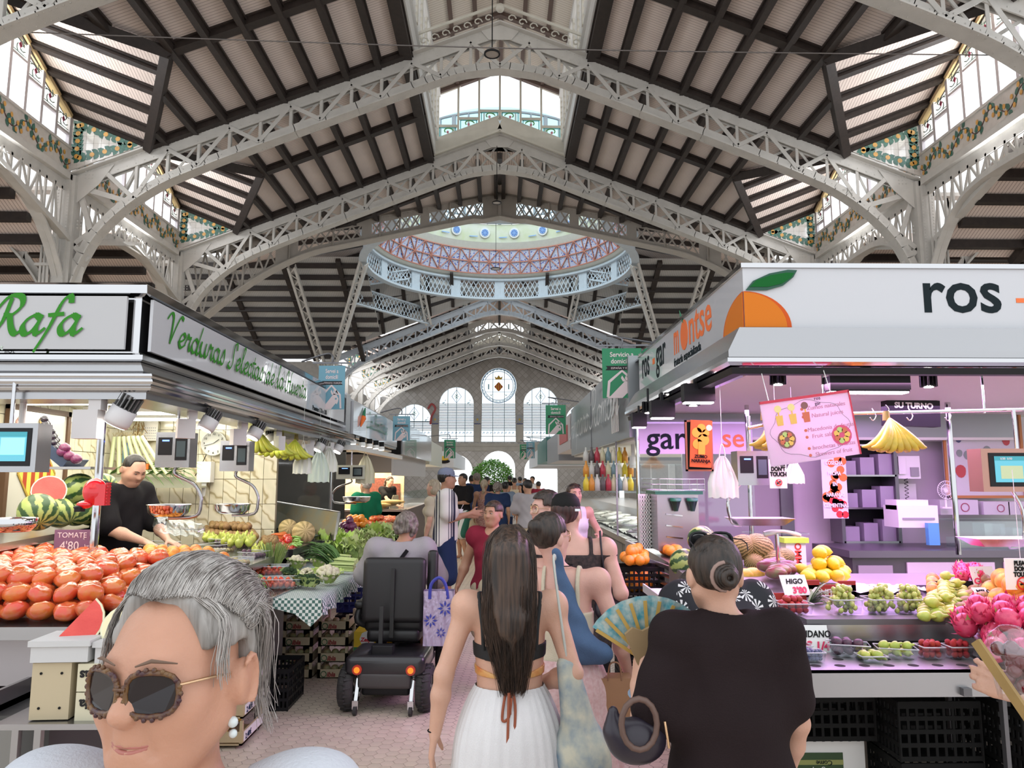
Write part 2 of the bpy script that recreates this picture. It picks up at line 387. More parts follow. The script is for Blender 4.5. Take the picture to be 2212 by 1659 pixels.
def bay(Ya,Yb,lantern=True,dorm=True,small=False):
 Ym=(Ya+Yb)/2;e=LW if lantern else 0
 for s in(-1,1):
  def p(x,y):return(s*x,y,zt(x)+.12)
  if dorm:slab('plank_panel',[p(e,Ya),p(e,Yb),p(CX,Yb),p(VX,Ym),p(CX,Ya)],plankX)
  else:slab('plank_panel',[p(e,Ya),p(e,Yb),p(W,Yb),p(W,Ya)],plankX)
  for x in PX[:]+([]if dorm else[9.2,9.9]):
   y0,y1=Ya,Yb;wd=.15
   segs=[(Ya,Yb)]
   if dorm and x>VX:
    f=(x-VX)/(CX-VX);h=(Yb-Ya)/2;segs=[(Ya,Ya+h*(1-f)),(Yb-h*(1-f),Yb)]
   if x==PX[0]and lantern:wd=.3
   for a,b in segs:
    mb=MB();mb.beam((s*x,a,zt(x)+.02),(s*x,b,zt(x)+.02),wd,.2);mb.beam((s*x,a,zt(x)+.09),(s*x,b,zt(x)+.09),wd+.08,.05);mb.done('purlin',darkwood,ceil)
  if not lantern:
   for x in(.15,.8,1.6):MB().beam((s*x,Ya,zt(x)+.02),(s*x,Yb,zt(x)+.02),.15,.2).done('purlin',darkwood,ceil)
  for y,a,wd in((Ya+.25,CX,.2),(Ym,VX,.24),(Yb-.1,CX,.2)):
   if not dorm:a=W
   mb=MB();mb.beam((s*e,y,zt(e)+.03),(s*a,y,zt(a)+.03),wd,.18);mb.beam((s*e,y,zt(e)+.1),(s*a,y,zt(a)+.1),wd+.1,.05);mb.done('cross_beam',darkwood,ceil)
  if dorm:
   for A,B in(((s*W,Ym,ZP),(s*W,Yb,ZB)),((s*W,Ym,ZP),(s*W,Ya,ZB))):
    A=Vector(A);B=Vector(B);V=Vector((s*VX,Ym,zt(VX)+.06));C=Vector((s*CX,B.y,zt(CX)+.06))
    slab('dormer_panel',[A,B,C,V],plankY)
    up=(B-A).cross(V-A).normalized();up=up if up.z>0 else-up
    for k in range(6):
     f=k/5;q0=A.lerp(B,f);q1=V.lerp(C,f);wd=.13 if k not in(0,)else.26
     if k==5:q0=q0+Vector((0,(-.1 if B.y>Ym else.1),0));q1=q1+Vector((0,(-.1 if B.y>Ym else.1),0))
     mb=MB();mb.beam(q0,q1,wd,.14,up,0,-.07);mb.beam(q0,q1,wd+.08,.05,up,0,-.02);mb.done('rafter',darkwood,ceil)
    MB().beam(V,C,.2,.24,up,0,-.08).done('valley_beam',darkwood,ceil)
    MB().beam(A,B,.16,.2,up,0,-.1).done('valley_beam',darkwood,ceil)
for Ya,Yb in((5.4,11.7),(11.7,18),(18,24.3)):bay(Ya,Yb)
for s in(-1,1):
 def p_(x,y):return(s*x,y,zt(x)+.12)
 slab('plank_panel',[p_(0,24.3),p_(0,29.95),p_(W,24.8),p_(W,24.3)],plankX)
 for x in[.15,.8,1.6]+PX+[9.2,9.9]:MB().beam((s*x,24.3,zt(x)+.02),(s*x,cy3(x),zt(x)+.02),.15,.2).done('purlin',darkwood,ceil)
 MB().beam((s*.1,24.6,zt(0)+.03),(s*W,24.6,zt(W)+.03),.2,.18).done('cross_beam',darkwood,ceil)
 MB().beam((s*.1,27,zt(0)+.03),(s*6.2,27,zt(6.2)+.03),.24,.18).done('cross_beam',darkwood,ceil)
for Ya,Yb in((46.5,52),(52,57.6),(57.6,63.2)):bay(Ya,Yb)
bay(63.2,69.5,False)
tileW=mat('glazed_tile',(.72,.68,.63),.25,var=.08,vscale=8,coat=.3)
leafG=mat('tile_leaf_green',(.06,.2,.15),.35,var=.4,vscale=12)
orangeT=mat('tile_orange',(.85,.45,.1),.35,var=.25,vscale=9)
vineB=mat('tile_vine_brown',(.12,.05,.04),.4)
ochre=mat('ochre_frame',(.72,.55,.3),.45)
framew=mat('pale_window_frame',(.62,.58,.60),.4)
stainR=mat('stained_red',(.35,.06,.12),.3);stainG=mat('stained_green',(.1,.35,.2),.3);stainT=mat('stained_turquoise',(.15,.65,.72),.3)
grout=mat('grout',(.5,.46,.42),.8)
def leaf(mb,x,z,a,l,wd,O,U,Vv,m=0):
 pts=[(0,0),(.3,.5),(.65,.45),(1,0),(.65,-.45),(.3,-.5)];c,s_=cos(a),sin(a)
 mb.prism([(x+l*p*c-wd*q*s_,z+l*p*s_+wd*q*c)for p,q in pts],O,U,Vv,.004,m)
trim_n=[0]
def spandrel(s,Y,det=True):
 trim_n[0]+=1
 t=thing('trim_%d'%trim_n[0],None,None,(0,0,0),kind='structure')
 y=Y-.12
 tri=[(-W+.05,ZE+.1),(-W+.05,ZB-.05),(-CX,zt(CX)+.05)]
 if s>0:tri=[(-a,b)for a,b in tri][::-1]
 MB().prism(tri[::-1],(0,y,0),(1,0,0),(0,0,1),.05).done('tile_field',tileW,t)
 if not det:pass
 A=Vector((-W+.22,ZE+.42));B=Vector((-W+.22,ZB-.3));C=Vector((-CX-.35,zt(CX)+.02))
 gl=MB();og=MB();O=(0,y-.052,0)
 r2=random.Random(int(Y*10)+s)
 for P0,P1 in((A,B),(B,C),(C,A)):
  n=9
  for i in range(n):
   q=P0.lerp(P1,(i+.5)/n);d=(P1-P0);a=math.atan2(d.y,d.x)
   for k in(-1,0,1):leaf(gl,q.x if s<0 else-q.x,q.y,(a if s<0 else pi-a)+k*.7+r2.uniform(-.2,.2),.2,.12,(0,y-.051-k*.001,0),(1,0,0),(0,0,1))
   if i%2==0:
    cx=q.x if s<0 else-q.x
    og.prism([(cx+.062*cos(j*pi/5),q.y+.062*sin(j*pi/5))for j in range(10)],(0,y-.056,0),(1,0,0),(0,0,1),.004)
 gl.done('garland',leafG,t);og.done('painted_oranges',orangeT,t)
 g=MB()
 for k in range(1,11):
  x=-W+.05+k*.19
  if x<-CX-.05:
   f=(x+W)/(W-CX);z0=ZE+.1+(zt(CX)-ZE)*f;z1=ZB-.05+(zt(CX)-ZB)*f;g.beam((s*-x,y-.051,z0),(s*-x,y-.051,z1),.006,.004,(1,0,0))
 for k in range(9):
  z=ZE+.25+k*.19;f0=0;
  xr=-W+.05+(W-CX)*max(0,min(1,(ZB-z)/(ZB-zt(CX))))if z>zt(CX)else-W+.05+(W-CX)*min(1,(z-ZE-.1)/(zt(CX)-ZE-.1))
  if z<zt(CX):g.beam((s*(W-.05),y-.051,z),(s*-xr,y-.051,z),.006,.004,(0,0,1))
  else:g.beam((s*(W-.05),y-.051,z),(s*-xr,y-.051,z),.006,.004,(0,0,1))
 g.done('grout_lines',grout,t)
 MB().beam((s*W,y-.03,ZE+.12),(s*CX,y-.03,zt(CX)+.08),.03,.05).done('white_edge_strip',white,t)
for Y in TY[1:3]:
 for s in(-1,1):spandrel(s,Y)
for Y in TF[1:]:
 for s in(-1,1):spandrel(s,Y)
win_n=[0]
def clerestory(O,U,L,nl=10,z0=9.95,zb=ZB,zp=ZP,det=True,n=(1,0,0),label='',tr=None):
 "gabled strip window; O start point on the wall line, U unit direction, n inward normal"
 win_n[0]+=1;O=Vector(O);U=Vector(U);N=Vector(n);tr=tr
 t=thing('window_%d'%win_n[0],label or None,None,O,kind='structure');O=Vector((0,0,0))
 def top(u):
  f=u/L;return zb+(zp-zb)*(1-abs(2*f-1))-.12
 fr=MB()
 for k in range(nl+1):
  u=k*L/nl;fr.beam(O+U*u+Vector((0,0,z0)),O+U*u+Vector((0,0,max(z0+.1,top(u)))),.09,.09,N)
 fr.beam(O+Vector((0,0,z0)),O+U*L+Vector((0,0,z0)),.1,.1)
 fr.done('frame',framew,t)
 oc=MB()
 for u0 in(0,L/2):oc.beam(O+U*u0+Vector((0,0,top(u0))),O+U*(u0+L/2)+Vector((0,0,top(u0+L/2))),.14,.1)
 oc.done('ochre_head_rail',ochre,t)
 for k in range(nl):
  u0=k*L/nl+.05;u1=(k+1)*L/nl-.05;h=min(top(u0),top(u1));hs=max(z0+.2,h-.5)
  mb=MB();a=O+U*u0;b=O+U*u1
  mb.quad(a+Vector((0,0,z0)),b+Vector((0,0,z0)),b+Vector((0,0,hs)),a+Vector((0,0,hs)));mb.done('pane',paneglass,t)
  mb=MB();mb.quad(a+Vector((0,0,hs)),b+Vector((0,0,hs)),b+Vector((0,0,top(u1))),a+Vector((0,0,top(u0))));mb.done('pane',glassmat('stained_glass',(.93,.93,.82),.06),t)
  if det:
   mb=MB();mb.beam(a+Vector((0,0,hs)),b+Vector((0,0,hs)),.07,.06)
   mb.done('transom',framew,t)
   c=(a+b)/2;cz=hs+.27;mb=MB()
   mb.prism([(0,-.08),(.06,0),(0,.08),(-.06,0)],c+Vector((0,0,cz))+N*.02,U,(0,0,1),.01,0)
   for q in range(4):
    an=q*pi/2+.78
    mb.tube([c+Vector((0,0,cz))+U*(cos(an+w_*.4)*w_*.04)+Vector((0,0,sin(an+w_*.4)*w_*.04))+N*.02 for w_ in range(2,6)],.012,4,1)
   for zz in(hs+.1,hs+.4,):mb.beam(a+Vector((0,0,zz)),b+Vector((0,0,zz)),.012,.012,m=1)
   mb.done('leaded_motif',[stainR,mat('lead',(.1,.14,.12),.5)],t)
 return t
fr_lab={}
def frieze(O,U,L,n,label,det=1):
 trim_n[0]+=1;U=Vector(U);N=Vector(n)
 t=thing('trim_%d'%trim_n[0],None,None,O,kind='structure')
 MB().beam(Vector((0,0,9.6)),U*L+Vector((0,0,9.6)),.1,.62).done('tile_band',tileW,t)
 mb=MB();mb.beam(Vector((0,0,9.27)),U*L+Vector((0,0,9.27)),.2,.05);mb.beam(Vector((0,0,9.92)),U*L+Vector((0,0,9.92)),.18,.05);mb.done('moulding',iron,t)
 vn=MB();lf=MB();og=MB();k=int(L/.1);off=N*.055
 pts=[U*(i*L/k)+Vector((0,0,9.6+.17*sin(i*L/k*6.2)))+off for i in range(k+1)]
 vn.tube(pts,.013,4);r2=random.Random(5)
 sg=1 if U.cross(Vector((0,0,1))).dot(N)>0 else-1
 m=int(L/.22)
 for i in range(m):
  u=i*.22+.1;ph=u*6.2;z=9.6+.17*sin(ph)
  for a in(1.2+r2.uniform(-.4,.4),-1.4+r2.uniform(-.4,.4)):leaf(lf,u,z,a+(.5 if i%2 else-.2),.2,.11,off*1.1,U,(0,0,1))
  for dz in((-.16,.05)if sin(ph)>0 else(.14,-.03)):
   x0=u+.1+dz*.3;z1=z+dz
   og.prism([(x0+.045*cos(j*pi/4),z1+.06*sin(j*pi/4))for j in range(8)],off*1.25,U,(0,0,1),.004*sg)
 vn.done('painted_vine',vineB,t);lf.done('painted_leaves',leafG,t);og.done('painted_oranges',orangeT,t)
for i,(Ya,Yb)in enumerate(((11.7,18),(18,24.3))):
 for s in(-1,1):
  clerestory((s*W,Ya+.2,0),(0,1,0),Yb-Ya-.4,n=(-s,0,0))
  frieze((s*(W-.02),Ya+.1,0),(0,1,0),Yb-Ya-.2,(-s,0,0),'')
for Ya,Yb in((46.5,52),(52,57.6),(57.6,63.2)):
 for s in(-1,1):clerestory((s*W,Ya+.2,0),(0,1,0),Yb-Ya-.4,6,det=False,n=(-s,0,0))
def arcade(x,Ya,Yb,label):
 t=thing('arcade_truss',label,'truss',(x,Ya,0),kind='structure');L=Yb-Ya
 mb=MB();mb.beam((0,0,9.17),(0,L,9.17),.3,.14);mb.beam((0,0,8.98),(0,L,8.98),.04,.3);mb.done('top_chord',iron,t)
 def zl_(u):f=abs(2*u/L-1);return 8.35-2.1*f**3.2
 def zs(u):f=abs(2*u/L-1);return 8.55-1.0*f
 N=20;mb=MB()
 for k in range(N):mb.beam((0,k*L/N,zl_(k*L/N)),(0,(k+1)*L/N,zl_((k+1)*L/N)),.28,.05);mb.beam((0,k*L/N,zl_(k*L/N)+.1),(0,(k+1)*L/N,zl_((k+1)*L/N)+.1),.03,.2)
 mb.beam((.12,0,zs(0)),(.12,L/2,zs(L/2)),.2,.12);mb.beam((.12,L,zs(L)),(.12,L/2,zs(L/2)),.2,.12)
 mb.done('arched_chord',iron,t)
 for k in range(1,N,1):
  u=k*L/N;b=MB();b.beam((0,u,zl_(u)+.1),(0,u,8.9),.04,.06,(0,1,0));
  if k%2:b.beam((.03,u,zl_(u)+.1),(.03,u+L/N,8.9),.03,.06)
  else:b.beam((.03,u,8.9),(.03,u+L/N,zl_(u+L/N)+.1),.03,.06)
  b.done('brace',iron,t)
for i,(Ya,Yb)in enumerate(((11.7,18),(18,24.3))):
 for s in(-1,1):arcade(s*W,Ya,Yb,'%s lattice arcade girder under the orange-vine frieze on the %s side'%(['nearest','middle','dome-side'][i],'watermelon-stall' if s<0 else 'purple-lit-stall'))
ai=thing('ceiling','dark-ribbed side aisle roofs beyond the nave columns','ceiling',kind='structure');ai.name='ceiling_aisles'
cc=ceil;ceil=ai
for s in(-1,1):
 for Ya,Yb in((11.7,18),(18,24.3)):
  Ym=(Ya+Yb)/2;X0=W+.2;X1=W+11
  for(y0,y1)in((Ym,Yb),(Ym,Ya)):
   slab('plank_panel',[(s*X0,y0,8.95),(s*X1,y0,8.95),(s*X1,y1,7.3),(s*X0,y1,7.3)],plankY)
   for k in range(5):
    f=(k+.2)/5;y=y0+(y1-y0)*f;z=8.95-1.65*f-.1;MB().beam((s*X0,y,z),(s*X1,y,z),.2,.2).done('purlin',darkwood,ceil)
  for k in range(3):
   x=s*(X0+2+k*3.2);MB().beam((x,Ym,8.8),(x,Yb,7.15),.2,.2).done('cross_beam',darkwood,ceil)
ceil=cc
for s in(-1,1):
 for i,Y in enumerate(TY[:3]):
  t=thing('aisle_arch','iron arch of the side aisle beside the %s column, %s side'%(['nearest','first full-truss','second','dome'][i],'watermelon-stall' if s<0 else 'purple-lit-stall'),'truss',(s*W,Y,0),kind='structure')
  mb=MB();pts=[(s*u,0,8.2-2.6*abs(1-u/3.2)**2.4)for u in[k*.32 for k in range(21)]]
  for a,b in zip(pts,pts[1:]):mb.beam(a,b,.3,.05);mb.beam(Vector(a)+Vector((0,0,.1)),Vector(b)+Vector((0,0,.1)),.04,.2)
  mb.beam((0,0,8.9),(s*6.4,0,8.9),.3,.1);mb.beam((0,0,7.3),(s*3.2,0,8.7),.1,.12)
  mb.done('arched_chord',iron,t)
  for k in range(1,20,2):
   a=Vector(pts[k]);b=MB();b.beam(a,(a.x+s*.35,0,8.9),.05,.07);b.beam(a,(a.x-s*.35,0,8.9),.05,.07);b.done('brace',iron,t)
for Ya,Yb in((11.7,18),(18,24.3)):
 for s in(-1,1):area('daylight_clerestory',(s*(W+.7),(Ya+Yb)/2,10.6),(5.6,1.6),WINP,(.95,.97,1),(0,-s*radians(-(90+22)),0))
for Ya,Yb in((46.5,52),(52,57.6),(57.6,63.2)):
 for s in(-1,1):area('daylight_far_clerestory',(s*(W+.7),(Ya+Yb)/2,10.6),(5,1.6),220,(.95,.97,1),(0,-s*radians(-(90+5)),0))
area('daylight_drum',(0,38.4,18.7),(9,9),260,(.88,.95,1))
def lantern(Ya,Yb,endY,label,det=True):
 global ceil
 t=thing('roof_lantern',label,'lantern',(0,0,0),kind='structure')
 zl0=zt(LW)+.1;zh=14.95;zr=15.9;LI=LW-.12
 for s in(-1,1):
  mb=MB();mb.beam((s*LW,Ya,zl0+.25),(s*LW,Yb,zl0+.25),.16,.6);mb.beam((s*(LW-.1),Ya,zl0+.5),(s*(LW-.1),Yb,zl0+.5),.1,.1);mb.beam((s*(LI),Ya,zh),(s*LI,Yb,zh),.2,.25);mb.done('white_curb',white,t)
  n=int((Yb-Ya)/1.05)
  for k in range(n+1):
   y=Ya+k*(Yb-Ya)/n;MB().beam((s*LI,y,zl0+.5),(s*LI,y,zh),.12,.12,(1,0,0)).done('post',cream,t)
  mb=MB()
  for z in[zl0+.75+.2*j for j in range(8)]:
   mb.box((s*(LI+.05),(Ya+Yb)/2,z),(.16,Yb-Ya,.02),(0,s*.6,0))
  mb.done('louvre_blades',white,t)
  slab2=MB();a=(s*LI,Ya,zh+.1);b=(s*LI,Yb,zh+.1);c=(0,Yb,zr);d=(0,Ya,zr)
  slab2.add([Vector(v)for v in(a,b,c,d)]+[Vector(v)+Vector((0,0,.05))for v in(a,b,c,d)],[(0,1,2,3),(4,5,6,7),(0,1,5,4),(3,2,6,7),(0,3,7,4),(1,2,6,5)]);slab2.done('lantern_planks',stripes('plank_lantern',(.80,.74,.66),(.5,.42,.36),'Y',.1,.15,.7),t)
  for k in range(4):
   f=k/3.;x=LI*(1-f)+.03;z=zh+.1+(zr-zh-.1)*f-.05
   if k<3 or s>0:MB().beam((s*x,Ya,z),(s*x,Yb,z),.12,.1).done('purlin',mat('brown_rafter',(.13,.085,.07),.5),t)
  yy=Ya
  while yy<Yb+.1:
   MB().beam((s*LI,yy-.05,zh+.02),(0,yy-.05,zr-.08),.16,.12).done('rafter',MATS['brown_rafter'],t);yy+=(Yb-Ya)/max(1,round((Yb-Ya)/3.15))
 y=endY;mb=MB();g=MB();nl=6
 for k in range(nl+1):
  x=-LI+k*2*LI/nl;z1=zr-(zr-zh)*abs(x)/LI;mb.beam((x,y,zt(x)+.5),(x,y,z1),.07,.08,(0,1,0))
 for s in(-1,1):
  mb.beam((s*LI,y,zh+.02),(0,y,zr-.02),.08,.16)
  mb.beam((s*LI,y-.02,zt(LI)+.62),(0,y-.02,zt(0)+.62),.1,.1)
 mb.done('mullions',cream,t)
 for k in range(nl):
  x0=-LI+k*2*LI/nl+.035;x1=-LI+(k+1)*2*LI/nl-.035;xm=abs((x0+x1)/2);zm=zt(xm)+.98+.3*0
  z1a=zr-(zr-zh)*abs(x0)/LI;z1b=zr-(zr-zh)*abs(x1)/LI
  MB().quad((x0,y,zm),(x1,y,zm),(x1,y,z1b),(x0,y,z1a)).done('pane',paneglass,t)
  MB().beam((x0,y,zm),(x1,y,zm),.07,.08).done('transom',cream,t)
  z0a=zt(x0)+.55;z0b=zt(x1)+.55
  MB().quad((x0,y,z0a),(x1,y,z0b),(x1,y,zm),(x0,y,zm)).done('pane',MATS['stained_glass'],t)
  q=MB()
  for zz in(zm-.07,min(z0a,z0b)+.12):q.beam((x0+.03,y-.01,zz),(x1-.03,y-.01,zz if zz==zm-.07 else zz),.02,.03,m=0)
  q.beam((x0+.05,y-.01,z0a+.06),(x0+.05,y-.01,zm-.06),.03,.02,(0,1,0),0);q.beam((x1-.05,y-.01,z0b+.06),(x1-.05,y-.01,zm-.06),.03,.02,(0,1,0),0)
  sg=-1 if k<3 else 1;cx=(x0+x1)/2;cz=(z0a+z0b)/2*.45+zm*.55
  q.tube([(cx+sg*.2*cos(a)*(1-.08*j),y-.02,cz+.13*sin(a)*(1-.05*j))for j,a in enumerate([pi*.95-j*.5 for j in range(8)])],.022,5,1)
  q.ball((cx,y-.02,cz-.03),.05,8,5,2)
  q.done('leaded_motif',[stainT,mat('stained_leaf',(.12,.4,.12),.3),mat('stained_pink',(.8,.35,.45),.3)],t)
 mb=MB()
 for s in(-1,1):mb.beam((s*LW,y-.1,zt(LW)+.3),(0,y-.1,zt(0)+.3),.12,.5);mb.beam((s*LW,y-.18,zt(LW)+.05),(0,y-.18,zt(0)+.05),.1,.08)
 mb.done('raking_board',cream,t)
 return t
t=lantern(5.4,24.2,24.2,'white louvred roof lantern above the near nave, glazed gable at its end')
mb=MB()
for s in(-1,1):
 mb.beam((s*LW,17.98,zt(LW)+.55),(0,17.98,zt(0)+.55),.04,.07);
 for k in range(7):
  x=s*(.3+k*.28);z=zt(x)+.28
  mb.tube([(x+.12*cos(a)*(1-.1*j),17.98,z+.12*sin(a)*(1-.1*j))for j,a in enumerate([i*.8 for i in range(8)])],.018,5)
mb.ball((0,17.98,13.95),.12,8,6)
mb.done('scrollwork',cream,t)
lantern(46.5,63.2,63.2,'white roof lantern of the far nave, seen past the dome')
DC=Vector((0,38.4,0));R0=7.15
dome=thing('dome','round dome on a white lattice ring with blue and terracotta tile bands','dome',DC,kind='structure')
wl=mat('lattice_white',(.66,.74,.80),.45,var=.06)
def ringband(name,r0,z0,r1,z1,m,n=96,a0=0,a1=2*pi,th=.1):
 mb=MB();k=n;vs=[]
 for i in range(k+1):
  a=a0+(a1-a0)*i/k;vs+=[(r0*cos(a),r0*sin(a),z0),(r1*cos(a),r1*sin(a),z1)]
 mb.add(vs,[(2*i,2*i+2,2*i+3,2*i+1)for i in range(k)],0,True);return mb.done(name,m,dome)
mb=MB()
for z,rr,h in((12.95,R0,.12),(14.15,R0,.12)):
 mb.lathe([(rr-.2,z-h/2),(rr+.2,z-h/2),(rr+.2,z+h/2),(rr-.2,z+h/2),(rr-.2,z-h/2)],96,sm=False)
mb.done('ring_flanges',wl,dome)
mb=MB();n=150
for i in range(n):
 a=2*pi*i/n
 for dd in(-2.2,2.2):
  b=a+dd*2*pi/n;mb.beam((R0*cos(a),R0*sin(a),12.95),(R0*cos(b),R0*sin(b),14.15),.05,.025,(cos(a),sin(a),0))
mb.done('ring_lattice',wl,dome)
for k in range(16):
 a=2*pi*k/16+pi/2;mb=MB();mb.box((R0*cos(a),R0*sin(a),13.55),(.14,.62,1.22),(0,0,a))
 rivets(mb,[Vector((cos(a),sin(a),0))*(R0-.08)+Vector((-sin(a),cos(a),0))*dx+Vector((0,0,13.05+j*.1))for dx in(-.26,-.08,.08,.26)for j in range(11)],.02,0,(-cos(a),-sin(a),0));mb.done('ring_panel',wl,dome)
prof=[(R0-.05,14.15),(R0+.02,14.22),(R0-.1,14.3),(R0-.25,14.34),(R0-.4,14.45)]
MB().lathe(prof,96).done('cornice',mat('dome_cream',(.82,.82,.74),.5,var=.05),dome)
def tileband():
 m=mat('dome_blue_tile',(.50,.55,.78),.3);nt=m.node_tree;b=nt.nodes['Principled BSDF']
 tc=nt.nodes.new('ShaderNodeTexCoord');v=nt.nodes.new('ShaderNodeTexVoronoi');v.inputs['Scale'].default_value=7;nt.links.new(tc.outputs['Object'],v.inputs['Vector'])
 c=ramp(nt,v.outputs['Distance'],[(0,(.08,.12,.5)),(.28,(.15,.2,.6)),(.4,(.75,.78,.86)),(.8,(.55,.6,.85))]);nt.links.new(c,b.inputs['Base Color']);return m
ringband('tile_band',R0-.4,14.45,R0-.85,15.85,tileband())
terra=mat('terracotta_rib',(.55,.22,.15),.5)
mb=MB();n=64
def cone_pt(a,f):r=R0-.44-.45*f;return Vector((r*cos(a),r*sin(a),14.45+1.4*f))
for f in(0,.5,1):
 for i in range(n):mb.beam(cone_pt(2*pi*i/n,f),cone_pt(2*pi*(i+1)/n,f),.05,.06)
for i in range(n):
 a=2*pi*i/n;st=2*pi/n
 mb.beam(cone_pt(a,0),cone_pt(a,1),.045,.05)
 q=i%2
 mb.beam(cone_pt(a,0 if not q else.5),cone_pt(a+st,.5 if not q else 0),.045,.05);mb.beam(cone_pt(a,1 if not q else.5),cone_pt(a+st,.5 if not q else 1),.045,.05)
mb.done('terracotta_ribs',terra,dome)
dcream=MATS['dome_cream']
ringband('cream_band',R0-.85,15.85,R0-1.15,16.25,dcream);ringband('painted_band',R0-1.15,16.25,R0-1.45,17.3,mat('dome_painted',(.80,.82,.70),.5,col2=(.70,.76,.5),vscale=1.5))
mb=MB()
for k in range(20):
 a=2*pi*(k+.5)/20;r=R0-1.36;c=Vector((r*cos(a),r*sin(a),16.78));nn=Vector((-cos(a),-sin(a),-.2)).normalized();R_=nn.to_track_quat('Z','Y').to_matrix()
 mb.lathe([(.32,0),(.32,.03),(.001,.03)],20,c,0,R_,False);mb.lathe([(.22,.03),(.22,.05),(.001,.05)],16,c,1,R_,False)
 for j in range(8):mb.add([c+R_@Vector((.2*cos(j*pi/4+d)*s_,.2*sin(j*pi/4+d)*s_,.055))for d,s_ in((0,.3),(.2,.8),(0,1),(-.2,.8))],[(0,1,2,3)],2)
 for zz in(-.25,.25):
  u=Vector((-sin(a),cos(a),0));mb.beam(c+u*.45+Vector((0,0,zz)),c+u*.95+Vector((0,0,zz)),.03,.05,m=1)
mb.done('blue_medallions',[white,mat('medallion_blue',(.25,.42,.75),.4),mat('medallion_dark',(.08,.16,.45),.4)],dome)
mb=MB();r=R0-1.5
for k in range(48):
 a=2*pi*k/48;mb.beam((r*cos(a),r*sin(a),17.3),(r*cos(a),r*sin(a),18.8),.07 if k%3 else.2,.07,(cos(a),sin(a),0))
for z in(17.32,17.7,18.75):mb.lathe([(r-.05,z),(r+.05,z),(r+.05,z+.08),(r-.05,z+.08),(r-.05,z)],64,sm=False)
mb.done('drum_mullions',mat('drum_iron',(.25,.3,.33),.5),dome)
ringband('drum_glass',r,17.35,r,18.8,glassmat('drum_glass',(.75,.93,1),.05),48)
MB().lathe([(r,18.8),(r*.8,19.6),(r*.45,20.2),(.01,20.4)],48).done('dome_skylight',MATS['drum_glass'],dome)
ringband('crossing_soffit',R0+.1,14.3,R0+7,12.9,plankY,32)
for k in range(32):
 a=2*pi*k/32;MB().beam((7.3*cos(a),7.3*sin(a),14.15),(14*cos(a),14*sin(a),12.8),.16,.2).done('soffit_rib',darkwood,dome)
cr=thing('crossing_frame','white sloping struts and lattice girders carrying the dome ring','struts',(0,0,0),kind='structure')
def strut(p,q,w0=.42,m=iron):
 p=Vector(p);q=Vector(q);mb=MB();d=(q-p).normalized();u=Vector((0,-1,0));u=(u-d*u.dot(d)).normalized();r=d.cross(u)
 for s in(-1,1):mb.beam(p+r*s*w0*.42,q+r*s*w0*.42,.04,.3,u);mb.beam(p+r*s*w0*.42,q+r*s*w0*.42,.13,.03,u,0,.15)
 n=int((q-p).length/.45)
 for i in range(n):
  a=p.lerp(q,i/n);b=p.lerp(q,(i+1)/n);s=1 if i%2 else-1;mb.beam(a+r*s*w0*.4+u*.1,b-r*s*w0*.4+u*.1,.06,.02,u)
 mb.done('strut',m,cr)
def lattice(p,q,h,m=wl,cell=.3):
 p=Vector(p);q=Vector(q);mb=MB();L=(q-p).length;n=max(4,int(L/cell));up=Vector((0,0,1));nrm=(q-p).cross(up).normalized()
 for z in(0,h):mb.beam(p+up*z,q+up*z,.22,.07)
 for i in range(-2,n):
  for a,b in(((i,0),(i+2.,1)),((i+2.,0),(i,1))):
   def pt(c):return p+(q-p)*(c[0]/n)+up*h*c[1]
   if 0<=a[0]<=n and 0<=b[0]<=n:mb.beam(pt(a),pt(b),.045,.02,nrm)
 mb.done('lattice_girder',m,cr)
for s in(-1,1):
 def Q(px,py,Y):
  v=P(px,py,Y=Y);v.x*=(1 if s<0 else-1);return v
 n1=Q(700,800,45.6);strut(n1,Q(630,575,38.0));strut(n1+Vector((.5*-s,0,0)),Q(787,566,37.4))
 n2=Q(926,700,46);strut(n2,Q(905,600,43.6),.36)
 q1=Q(765,655,40.6)
 lattice(q1,n2+Vector((0,0,-.0)),.95);lattice(q1+Vector((0,0,.95)),Q(880,603,42.8),.55)
ceil=thing('ceiling','dark-ribbed roof slopes of the crossing around the dome','ceiling',kind='structure');ceil.name='ceiling_crossing'
plankZ=stripes('plank_cross',(.55,.53,.5),(.3,.28,.26),'X',.1,.15,.7,noise=.1)
def zc(y):return 13.4-(y-38.4)*(13.4-9.3)/8.1
